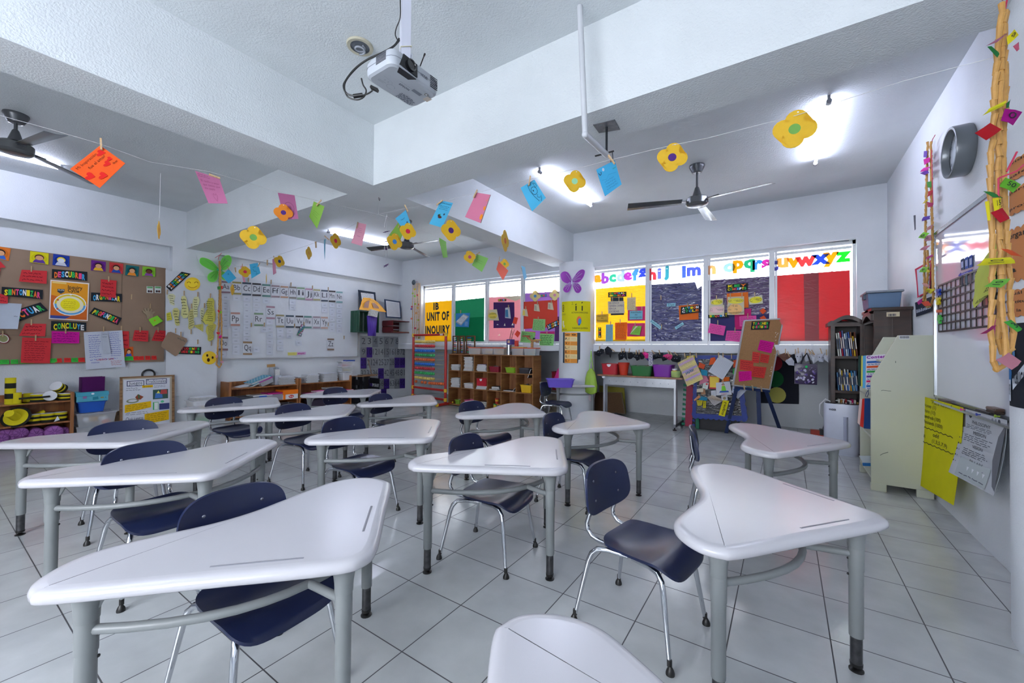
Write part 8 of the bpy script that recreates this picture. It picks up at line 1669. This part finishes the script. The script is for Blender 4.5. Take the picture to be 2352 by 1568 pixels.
hnote('dusty pink note with a round drawing, in front of an orange flower', C(oH2, sH2,(1012,318),(1210,350),(1257,632),(1088,640)),1, 'a9638a', [('l', [(.52+.3*math.cos(a),.45+.22*math.sin(a)) for a in [PI*k/8 for k in range(17)]], .015, '6f3f60'),('s', (.4,.4,.65,.5),2, '6f3f60', 3)], None, None, (0,.05,.02,0))
hnote('green pointed note hanging by one corner under the beam', C(oH2, sH2,(1435,420),(1560,480),(1480,745),(1388,605)),1, '86b24a', [('s', (.2,.3,.8,.6),3, '6f963c', 4)], C(oH2, sH2,(1495,438))[0]+(-35,), 'green pointed note')
hnote('blue note with a stick drawing, behind the red-centred flower', C(oH, sH, (450,418),(572,318),(640,500),(545,548)),2, '4aa8cf', [('s', (.3,.55,.75,.75),1, '2a4a6a', 5),('d', .72,.3,.06,.05, '2a3040'),('l', [(.65,.25),(.55,.15),(.5,.1)], .02, '2a3040'),('s', (.3,.05,.65,.2),2, '2a4a6a', 6)], C(oH, sH, (580,298))[0]+(28,), 'blue stick-drawing note')
hnote('blue note with writing and a small garden drawing', C(oH, sH, (985,205),(1127,235),(1003,530),(850,485)),2, '4fb2d8', [('t', 'La familia Dominguez', (.1,.88,.95,.95), '28405a'),('s', (.15,.65,.9,.84),3, '28405a', 7),('d', .4,.42,.1,.05, '2a2a30'),('d', .5,.36,.14,.05, '4a2a2a'),('p', [(.4,.42),(.5,.42),(.45,.5)], '4a8a3a'),('d', .72,.5,.05,.04, '2a2a30')], C(oH, sH, (970,232))[0]+(-50,), 'blue garden-drawing note')
hnote('pink note with orange marks along one edge', C(oH, sH, (1400,112),(1572,140),(1458,478),(1270,405)),2, 'd67f9d', [('p', [(.82,.75),(.95,.9),(.88,.78)], 'e88a2a'),('p', [(.8,.55),(.95,.6),(.9,.48)], 'e88a2a'),('d', .9,.5,.06,.06, 'e88a2a'),('d', .88,.2,.08,.1, 'e88a2a'),('l', [(.985,.0),(.985,1.0)], .03, '5a6a5a')], C(oH, sH, (1390,128))[0]+(-25,), 'pink note with orange marks')
hnote('blue note with a cat-like line drawing', C(oH3, sH3,(168,428),(318,340),(440,545),(292,690)),2, '4fb4dc', [('l', [(.3+.17*math.cos(a)+.35,.6+.17*math.sin(a)) for a in [PI*k/8 for k in range(17)]], .02, '1f2a3a'),('l', [(.45,.95),(.42,.7),(.5,.4),(.62,.1)], .018, '1f2a3a'),('d', .6,.62,.03,.04, '1f2a3a'),('l', [(.72,.38),(.62,.3),(.75,.2),(.85,.25),(.8,.12),(.7,.05)], .018, '1f2a3a'),('l', [(.8,.9),(.9,.85),(.92,.7),(.8,.68),(.78,.9)], .018, '1f2a3a')], C(oH3, sH3,(265,355))[0]+(-10,), 'blue cat-drawing note')
hnote('blue note with small green letters at one corner', C(oH3, sH3,(985,232),(1188,130),(1255,400),(1075,528)),2, '43a6d2', [('l', [(.12+.06*math.cos(a),.85+.1*math.sin(a)) for a in [PI+PI*k/8 for k in range(9)]], .03, '2a3a4a'),('d', .32,.88,.06,.06, 'b0bcd0'),('t', 'amor', (.78,.7,.96,.78), '2f8a4a'),('l', [(.1,.55),(.35,.5),(.5,.62),(.9,.55)], .008, '2f7fa8'),('s', (.2,.1,.85,.5),4, '3a86b0', 8)], C(oH3, sH3,(1150,125))[0]+(35,), 'blue note with green letters')
hnote('green note behind the blue and red-centred flowers', C(oH, sH, (485,462),(560,545),(512,672),(375,622)),4, '84ae4a', [], C(oH, sH, (500,490))[0]+(-20,), 'green note behind the flowers')
hnote('narrow light green note, seen nearly edge on', C(oH, sH, (965,642),(1046,690),(1055,875),(1002,882)),4, '90c868', [], C(oH, sH, (975,705))[0]+(15,), 'narrow light green note', (-.06,.1,.1,-.06))
hnote('square light green note above the windows', C(oH, sH, (1408,835),(1543,885),(1468,1047),(1350,968)),4, '8fc66a', [('s', (.2,.4,.8,.7),2, '7fb45c', 9)], C(oH, sH, (1420,828))[0]+(-55,), 'square light green note')
hnote('coral note hanging by one corner above the windows', C(oH, sH, (1662,918),(1778,1030),(1715,1140),(1638,1010)),4, 'e2705c', [], C(oH, sH, (1672,895))[0]+(-10,), 'coral note', (0,.03,0,.03),.03)
hnote('narrow light blue note just above the windows', C(oH, sH, (1930,970),(1975,990),(1986,1110),(1955,1142)),4, '86c2de', [], C(oH, sH, (1935,1018))[0]+(20,), 'narrow light blue note', (-.06,.08,.1,-.04))
hnote('small pink note in front of the far tube light', C(oH2, sH2,(1948,668),(2052,690),(2005,948),(1880,912)),3, 'eaa9bd', [('s', (.3,.55,.7,.8),3, 'c080a0', 10),('s', (.35,.35,.7,.45),1, 'b87098', 11)], C(oH2, sH2,(1945,700))[0]+(-10,), 'small pink note by the tube light')
hnote('light blue note turned edge on, hanging as a ribbon', C(oH2, sH2,(1556,868),(1580,862),(1558,1000),(1552,1105)),3, '7cc0dc', [], C(oH2, sH2,(1590,850))[0]+(50,), 'edge-on light blue note', (0,.12,.12,0))
hnote('blue note with a scribbled animal, before the alphabet cards', C(oH2, sH2,(680,1160),(775,1140),(815,1265),(710,1330)),3, '4db4da', [('l', [(.3,.6),(.4,.4),(.6,.35),(.62,.2),(.5,.12),(.8,.1)], .03, '2a5a80'),('s', (.3,.65,.75,.8),1, '2a5a80', 12)], C(oH2, sH2,(790,1165))[0]+(-25,), 'blue animal-scribble note')
hnote('plain blue square note tilted beside the green butterfly', C(oH2, sH2,(436,1212),(526,1320),(440,1386),(358,1296)),3, '4cb6de', [('d', .3,.62,.06,.06, '2f7fa8')], C(oH2, sH2,(430,1205))[0]+(20,), 'plain blue square note')
hnote('pink strip of paper hanging twisted by a yellow flower', C(oH2, sH2,(950,1100),(985,1085),(985,1260),(950,1282)),3, 'c98aa2', [], C(oH2, sH2,(972,1090))[0]+(15,), 'twisted pink strip', (0,.06,-.04,.04))
hnote('pink strip hanging behind the small red-centred flower', C(oH2, sH2,(575,1180),(605,1172),(625,1370),(600,1372)),3, 'e0a0b4', [], C(oH2, sH2,(597,1180))[0], 'pink strip by the red-centred flower', (0,.06,-.04,.04))
for x, y, a, lb in ((1460,930,5, 'bare string between the yellow clusters'),(890,1140,0, 'bare string beside the twisted pink strip'),(516,1225,8, 'bare string near the blue square note')):
 p = C(oH2, sH2,(x, y))[0]; put_pin(ondep(*p, sdep(*p, 3)),0, a, 'wooden clothespin on the '+lb)
YF_ = mat('flower_card', (.90,.74,.16), rough=.6, noise=.03, transl=.3); OF_ = mat('flower_card_orange', (.90,.55,.10), rough=.6, noise=.03, transl=.3)
_FP = {}
def flower(label, px, py, k, dia, cc, yaw=0.0, tilt=0.0, m=None, cover=None):
 key = (cc, m.name if m else '')
 c = max(.8, min(sdep(px, py, k),7.2)); pos = ondep(px, py, c); hd_ = -PI/2+YAW-math.atan2(px-1176, FPX)+math.radians(yaw); s = dia*c/FPX
 s = s*(1.0 if True else 1)
 R = Matrix.Rotation(hd_, 3, 'Z') @ Matrix.Rotation(math.radians(tilt),3, 'X')
 if key not in _FP:
  t = thing('paper_flower', label, 'flower', pos, 0, 'yellow paper flowers on the strings', R); pts = []
  for i in range(4):
   a = PI/2*i; cx, cy = .24*math.cos(a),.24*math.sin(a)
   for j in range(11): b2 = a-1.95+j*.39; pts.append((cx+.255*math.cos(b2), cy+.255*math.sin(b2)))
  MB().slab([(0, y, z) for y, z in pts], (-.012,0,0)).build('petals', m or YF_, t)
  q = MB()
  for x in (.002,-.014): q.slab([(x, .135*math.cos(a),.135*math.sin(a)) for a in [2*PI*j/20 for j in range(20)]], (.001,0,0))
  q.build('flower_centre', card_mat(cc), t); MB().slab([(.002,.02*math.cos(a),.43+.02*math.sin(a)) for a in [2*PI*j/10 for j in range(10)]], (.001,0,0)).build('punched_hole', card_mat('e4e6ea'), t); t.scale = (s, s, s); _FP[key] = t
 else: t = dup(_FP[key], pos, None, label, R=R, scale=(s, s, s))
 return t
GC, PC_, RC, BC_ = '6a9a4a', '4a2a72', 'c8284a', '3a78b8'
flower('largest yellow paper flower with a green centre, beside the tube light', 1825,296,2,88, GC, 8,-10)
flower('yellow paper flower with a purple centre, above the ceiling fan', 1544,361,2,68, PC_, 8,-12)
flower('yellow paper flower with a pale green centre, before a lit tube', 1320,416,2,52, '8fc49a', 10,-10)
flower('darker yellow paper flower with a purple centre, beside the blue garden note', 1036,529,2,50, PC_, 25,0)
flower('yellow paper flower with a red centre, over the blue stick-drawing note', 937,531,2,40, RC, 20,-10)
flower('yellow paper flower with a blue centre, in front of the fan', 906.5,555,2,40, BC_, 30,-10)
flower('big yellow paper flower with a green centre hanging below the beam', 582,545,1,54, GC, 5,-6)
flower('orange paper flower mostly hidden by a dusty pink note', 651,488,1,40, PC_, 0,0, OF_)
flower('yellow paper flower seen edge on, hanging alone over the kraft board bay', 365.5,528,1,42, 'e0a030', 82,0)
flower('yellow paper flower seen edge on above the pink windows', 1160.5,553,2,50, 'd8703a', 70,4)
flower('yellow paper flower partly behind the square light green note', 1079,590,4,30, 'a84a6a', 20,15)
flower('yellow paper flower peeping from behind the coral note', 1159,606,4,24, GC, 30,0)
flower('yellow paper flower with a red centre by the far tube light', 771,553,3,36, RC, 50,0)
flower('yellow paper flower in the tight cluster, edge on', 709.5,581,3,30, 'e0a030', 65,0)
flower('yellow paper flower with a dark blue centre above the alphabet cards', 642,600,3,28, '2f3a7a', 40,-12)
flower('small yellow paper flower with a red centre near the green butterfly', 563,624,3,26, RC, 5,8)
flower('yellow paper flower edge on in front of the Bb card', 534,665,3,26, 'e0a030', 72,-4)
flower('thin yellow paper flower edge on above the Ee card', 612,640,3,24, 'd8b83a', 86,-6)
for px_, py_, k, lb in ((365.5,470,1, 'long thread holding the lone edge-on flower'),): line_thing('string', lb, 'string', [ondep(369,398, sdep(369,398,1)), ondep(366,505, sdep(366,505,1))], .001, THR)
wd = (node-CO).dot(_f); wp = lambda x, y: ondep(820+x/5.113,420+y/5.113, wd+.05); t = thing('wind_chime', 'thin hanging mobile of violet stars, a ring and silver chains', 'mobile', wp(345,360)); OW = Vector(t.location); W3 = lambda x, y: wp(x, y)-OW
VIO = mat('violet_plastic', (.45,.22,.6), rough=.4, noise=.03); SIL = mat('silver_chain', (.75,.75,.78), rough=.3, metal=.7, noise=.05)
MB().tube([W3(350,365), W3(345,575), W3(345,690)], .0012,5).tube([W3(350,370), W3(335,440), W3(320,520)], .0025,5).build('thread', THR, t)
MB().tube([W3(350,400)+Vector((.012*math.cos(a),0,.012*math.sin(a))) for a in [2*PI*k/10 for k in range(10)]], .002,5, closed=True).build('top_ring', SIL, t)
def star(x, y, r, fl):
 q = MB(); c = W3(x, y)
 for k in range(6): a = k*PI/3+.2; q.tube([c, c+Vector((r*math.cos(a), r*math.sin(a)*.6, r*math.sin(a)*fl))], [.006,.001], 6)
 q.build('star', VIO, t)
star(345,573,.05,.25); star(342,968,.04,.7)
MB().tube([W3(345,688)+Vector((.028*math.cos(a),.02*math.sin(a),.006*math.sin(a))) for a in [2*PI*k/16 for k in range(16)]], .003,6, closed=True).build('ring', VIO, t)
for x in (322,360):
 q = MB()
 for k in range(11): c = W3(x, 710+k*15); q.ball(c, .0045,6)
 q.tube([W3(x, 690), W3(x, 865)], .001,4); q.build('bead_chain', SIL, t)
MB().ball(W3(343,775),.012,8).build('bell', VIO, t); MB().tube([W3(345,690), W3(342,960)], .0009,4).build('thread', THR, t)
PAS = mat('dry_pasta', (.72,.54,.28), rough=.55, noise=.12, nscale=40); RIB = mat('ribbon_pink', (.72,.16,.30), rough=.5, noise=.03)
def chain(pts, L, r, seed):
 """a strand threaded with short slanted pasta tubes"""
 rd = random.Random(seed); P = [Vector(p) for p in pts]; acc = []; mb = MB()
 for a, b2 in zip(P, P[1:]):
  n = max(1, int(round((b2-a).length/L)))
  for k in range(n): acc.append((a+(b2-a)*(k/n), a+(b2-a)*((k+1)/n)))
 for a, b2 in acc:
  d = (b2-a); o_ = Vector((rd.random()-.5, rd.random()-.5,0))*r*.7; mb.tube([a+o_-d*.06, b2-o_+d*.04], [r*1.12, r*.82], 8)
 return mb
def garland(label, strands, L, r, tags, ribbons=(), loc=None, seed=1):
 allp = [p for s in strands for p in s]; c = loc or sum(allp, Vector())/len(allp); t = thing('pasta_garland', label, 'garland', c)
 for i, s in enumerate(strands): chain([p-c for p in s], L, r, seed+i).build('pasta_chain', PAS, t, smooth=True)
 for q, col, tx in tags:
  q = [p-c for p in q]; P0, n = quadP([p+c for p in q], 0); P = lambda u, v, l=0: P0(u, v)-c+n*l
  o = MB().sheet(lambda u, v: P(u, v)+n*(.004*math.sin(PI*u)),2,1,-n*.0008).build('paper_tag', paper_mat(col), t)
  if tx: deco(o, lambda u, v: P(u, v, .0055), [('t', tx, (.25,.2,.75,.85), '2a2a30')], 'number')
 for s in ribbons: MB().tube([p-c for p in s], r*.32,6).build('ribbon', RIB, t)
 return t
gd = 1.47; G = lambda x, y, dz=0: ondep(x, y, gd+dz)
def gt(q, col, tx='', pf=None, dz=-.03): return ([G(*(pf(*p) if pf else p), dz) for p in q], col, tx)
p7 = lambda x, y: (1900+x/3.2677, y/3.2677)
A_ = [(2303,8),(2297,60),(2291,120),(2287,170),(2284,230),(2281,300),(2277,350),(2274,410),(2276,470),(2279,540),(2280,610),(2278,690),(2276,760),(2282,830),(2290,849),(2307,838),(2312,800),(2306,760),(2300,690),(2298,600),(2293,500),(2291,420),(2293,330),(2296,240),(2299,160),(2303,80),(2308,25)]
B_ = [(2309,30),(2307,120),(2307,250),(2304,330),(2305,400),(2309,480),(2314,560),(2319,640),(2322,720),(2329,765),(2322,800),(2312,812)]
D_s = [(2310,150),(2309,230),(2302,300),(2299,380),(2300,470),(2304,560),(2303,640),(2296,720),(2293,780),(2302,812)]
tags = [gt([(2313,85),(2330,67),(2340,80),(2315,103)], 'd8cc1e', '9'), gt([(2264,106),(2318,73),(2305,84),(2290,97)], 'a86a82'), gt([(2268,107),(2280,108),(2294,120),(2291,132)], '1f6a34'), gt([(2327,106),(2340,96),(2340,112),(2336,118)], 'b0526a'),
 gt(((1165,868),(1215,815),(1345,752),(1320,795)), 'd6cf22', '', p7), gt(((1335,815),(1465,840),(1395,940),(1305,905)), '9a0a7a', '0', p7), gt(((1108,998),(1222,922),(1310,970),(1195,1052)), 'ae1420', '', p7), gt(((1345,775),(1375,745),(1360,810),(1345,812)), '1f5a34', '', p7),
 gt(((850,572),(972,625),(910,690),(800,640)), '62a82c', '50', p9), gt(((677,678),(760,690),(832,732),(755,726)), '2f7a3a', '', p9), gt(((690,760),(725,752),(735,905),(712,908)), 'd2c624', '', p9), gt(((750,735),(815,728),(815,805),(765,838)), 'd6ca20', '15', p9), gt(((735,845),(825,808),(885,890),(810,925)), 'b0182a', '', p9), gt(((816,1128),(900,1140),(985,1192),(900,1180)), 'c8522c', '', p9), gt(((622,1262),(690,1205),(890,1195),(928,1242)), 'cfc822', '10', p9,-.045), gt(((685,1425),(760,1368),(890,1362),(815,1432)), '6fb244', '10', p9,-.045),
 gt(((575,262),(660,205),(692,200),(620,258)), '8a2a5a', '', pD), gt(((740,178),(790,162),(868,225),(835,248)), '3f9a3a', '3', pD), gt(((685,440),(775,390),(862,450),(795,510)), 'b87a8a', '', pD, -.045)]
rb = [[G(2303,0), G(2309,-40)], [G(2313,0), G(2308,22)], [G(*p9(800,575),-.03), G(*p9(940,520),-.05), G(*p9(995,470),-.05)], [G(*p9(795,575),-.03), G(*p9(795,820),-.03)], [G(*p9(860,525),-.03), G(*p9(940,370),-.03)]]
garland('big garland of pasta strands and coloured number tags in front of the round column', [[G(*p) for p in A_], [G(*p, .012) for p in B_], [G(*p, .02) for p in D_s]], .045,.0088, tags, rb, G(2298,300))
wn('magenta footprint-like paper on the whiteboard behind the big garland', ((640,175),(722,140),(735,290),(690,335)), 'cc3a94', [('s', (.3,.2,.8,.8),3, '6a2a5a', 14)], 'paper_footprint', 'note', BX-.004,.01, pf=pD, poly=[(.2,0),(.7,0),(1,.3),(.8,.6),(1,.9),(.5,1),(.1,.9),(.0,.6),(.25,.4),(0,.2)])
S = lambda x, y, l=.03: onx(x, y, XW-l)
def st(q, col, tx='', l=.05): return ([S(*p, l) for p in q], col, tx)
gA = [(2131,326),(2129,380),(2128,440),(2126,500),(2125,560),(2123,620),(2124,680),(2129,704)]; gB = [(2138,326),(2139,400),(2140,480),(2142,540),(2142,600),(2143,650),(2144,684),(2138,702),(2130,706)]; gC = [(2130,575),(2132,620),(2128,660),(2121,690)]
tags = [st(((2122,347),(2130,346),(2129,361),(2121,361)), '6a4aa0'), st(((2121,366),(2136,361),(2135,372),(2123,379)), 'c01a8a'), st(((2113,395),(2122,385),(2138,382),(2130,392)), 'c8309a'), st(((2113,398),(2130,390),(2134,397),(2124,402)), '5a2a8a'), st(((2128,418),(2139,416),(2139,430),(2131,431)), '3f8a3a'), st(((2132,440),(2142,436),(2139,448),(2130,452)), 'b02a34'), st(((2118,468),(2131,457),(2132,460),(2124,466)), 'c8b82a'), st(((2129,463),(2143,466),(2142,474),(2131,476)), 'a82a5a'), st(((2117,508),(2121,498),(2137,495),(2136,503)), '5a3aa0'), st(((2129,523),(2143,515),(2140,525),(2129,530)), 'b07a78'), st(((2109,546),(2121,533),(2135,535),(2124,548)), '74c02a', '5'), st(((2123,542),(2138,539),(2139,552),(2124,554)), 'a8707a', '50'), st(((2112,574),(2124,565),(2138,563),(2127,574)), 'b06a7a'), st(((2126,592),(2142,584),(2143,588),(2129,597)), 'b0307a'), st(((2111,625),(2120,613),(2134,613),(2128,625)), '7ac02a', '4'), st(((2125,614),(2137,622),(2134,626),(2127,624)), 'c8b82a'), st(((2117,650),(2128,650),(2137,658),(2125,659)), 'c08a84'), st(((2126,668),(2130,662),(2148,664),(2138,675)), 'd6cc24', '60', .07), st(((2106,694),(2119,684),(2117,696),(2110,700)), 'b01a7a'), st(((2115,694),(2132,691),(2139,701),(2124,703)), 'c8452a', '', .07)]
garland('slim garland of pasta strands with number tags on the wall beside the whiteboard', [[S(*p) for p in gA], [S(*p, .035) for p in gB], [S(*p, .045) for p in gC]], .036,.0085, tags, [[S(2138,330), S(2143,318), S(2148,310)], [S(2139,330), S(2141,400,.045), S(2143,470,.045)]], S(2135,500))
X5 = -7.53; Sx = lambda x, y, l=0: onx(x, y, X5+l)
def sp_(q, col, tx=''): return ([Sx(*p, .03) for p in q], col, tx)
garland('garland of pasta with small tags on the pillar under the green butterfly', [[Sx(*p) for p in ((504,600),(505,660),(503,720),(501,780),(499,822),(497,836),(503,844),(508,838),(509,800),(509,740),(507,680),(506,610))]], .05,.012, [sp_(((499,658),(507,657),(507,664),(500,665)), '4a9a4a'), sp_(((507,657),(512,656),(511,664),(508,664)), 'd8402a'), sp_(((500,711),(506,714),(504,719),(500,715)), 'd0302a'), sp_(((504,715),(510,714),(508,720),(504,720)), '8aca3a'), sp_(((497,762),(506,763),(504,768),(498,767)), 'd8303a'), sp_(((501,774),(508,768),(510,774),(504,777)), 'd82a8a'), sp_(((494,818),(500,814),(500,820),(496,822)), 'e0a0b0'), sp_(((505,830),(512,827),(514,833),(508,834)), 'e0a8b8')], [[Sx(501,596), Sx(503,588), Sx(509,581)], [Sx(494,592), Sx(503,586)]], Sx(505,700))
Yc = 6.5; Sc = lambda x, y, l=0: ony(900+x/3.92,560+y/3.92, Yc-l)
def sc_(x, y, col): return ([Sc(x-8, y-6,.03), Sc(x+9, y-8,.03), Sc(x+8, y+8,.03), Sc(x-6, y+9,.03)], col, '')
garland('garland of many thin strands and coloured tags hanging in the room corner', [[Sc(x+6,355,.02*k), Sc(x, 560,.02*k), Sc(x+2,700,.02*k), Sc(x+4,850,.02*k)] for k, x in enumerate((185,202,218,234,246))], .06,.007, [sc_(*q) for q in ((205,408, 'd8c82a'),(188,445, 'a8c84a'),(205,470, '8ad04a'),(232,460, 'd8406a'),(212,540, '8ac84a'),(240,545, 'd83a5a'),(180,565, 'c83a5a'),(175,585, '6a4aa0'),(232,575, 'd8b83a'),(218,622, 'd8904a'),(176,672, 'e07a6a'),(236,685, '7ac84a'),(208,758, 'b83a5a'),(236,770, '3a8a4a'),(242,845, '4aa85a'))], [[Sc(200,360), Sc(228,335), Sc(242,350), Sc(236,385)]], Sc(210,560))
o = MB().lathe([(.001,0),(.05,.004),(.06,.02),(.03,.05),(.001,.055)], n=14, R=rotm('X', 90)).build('ribbon_rosette', mat('rosette', (.28,.33,.36), rough=.6, noise=.2, nscale=20), smooth=True); o.location = Sc(202,348,.05); tag(o, 'dark ribbon rosette on top of the corner garland', 'rosette')
def butterfly(label, wings, pf, col, alpha, body, veins, loc):
 t = thing('butterfly_wings', label, 'butterfly', loc); mm = mat('wing_'+col, col, rough=.4, noise=.08, nscale=9, alpha=alpha, transl=.4)
 for w_ in wings:
  p = [pf(*q)-loc for q in w_]; p = crsmooth3(p); c = sum(p, Vector())/len(p); n = (CO-loc).normalized()
  o = MB().slab(p, -n*.003).build('wing', mm, t)
  MB().tube([q+n*.002 for q in p], .004,5, closed=True).build('wing_rim', mat('rim_'+col, tuple(x*.86 for x in lin(col)[:3]) if False else col, rough=.4, noise=.02), o)
  b0 = pf(*body)-loc
  q = MB()
  for k in range(4):
   e = p[int(len(p)*(.2+.16*k)) % len(p)]; q.tube([b0+(e-b0)*.15+n*.006, b0+(e-b0)*.5+n*.009+Vector((0,0,.01)), b0+(e-b0)*.8+n*.006], .0022,5)
  q.build('glitter_vein', mat('vein_'+veins, veins, rough=.3, noise=.02), o)
 return t
def crsmooth3(P, n=4):
 out = []; N = len(P)
 for i in range(N):
  a, b2, c, d = P[i-1], P[i], P[(i+1) % N], P[(i+2) % N]
  for k in range(n): u = k/n; out.append(.5*((2*b2)+(c-a)*u+(2*a-5*b2+4*c-d)*u*u+(3*b2-a-3*c+d)*u**3))
 return out
fg = lambda x, y: onx(360+x/4.704,560+y/4.704,-7.555)
t = butterfly('green gauze butterfly wings on the pillar above the alphabet cards', [((465,195),(478,152),(540,158),(610,200),(668,280),(600,285),(500,235)),((690,270),(692,190),(728,135),(785,125),(808,170),(790,235),(740,280)),((660,290),(590,305),(552,345),(560,395),(610,410),(652,380)),((690,300),(740,310),(770,350),(740,390),(700,370))], fg, '8ee868', .72,(675,285), '5a9a4a', fg(675,280))
MB().ball((.01,0,0),.03,10, sc=(.6,1.4,.8)).build('bow', plast('1f9a72', .5), t)
cB = (on_col(1313,640,.33)-CO).dot(_f)-.02; fp = lambda x, y: ondep(1200+x/3.92,560+y/3.92, cB)
t = butterfly('purple gauze butterfly wings at the top of the white column', [((345,275),(372,250),(412,262),(442,320),(438,352),(395,352),(355,325)),((448,335),(490,262),(532,232),(560,245),(545,300),(502,345)),((440,358),(398,368),(368,408),(388,434),(422,424)),((455,358),(502,360),(530,402),(510,438),(476,428))], fp, 'b452c8', .78,(444,345), 'd8d4e8', fp(444,345))
MB().tube([Vector((0,0,.03)), Vector((0,0,-.04))], [.012,.008], 10).build('body', mat('silver_body', (.7,.72,.8), rough=.25, metal=.7, noise=.05), t, smooth=True)
o = MB().lathe([(.09,0),(.085,-.015),(.05,-.03),(.01,-.034)], n=24).build('ceiling_dome', mat('dome_white', (.8,.81,.83), rough=.4, noise=.02), smooth=True); o.location = onz(1303,607, ZB-.001); tag(o, 'small white dome fixed under the beam by the white column', 'dome')
for xa3, xb3, lb in (((975,655),(1290,615), 'thin dark curtain wire above the IB side windows'),((1365,605),(1950,552), 'thin dark curtain wire above the letter windows')):
 line_thing('curtain_wire', lb, 'wire', [ony(*xa3, YW-.02), ony(*xb3, YW-.02)], .004, mat('wire_dark', (.3,.32,.36), metal=.5, rough=.4, noise=.02))
flush_pins()
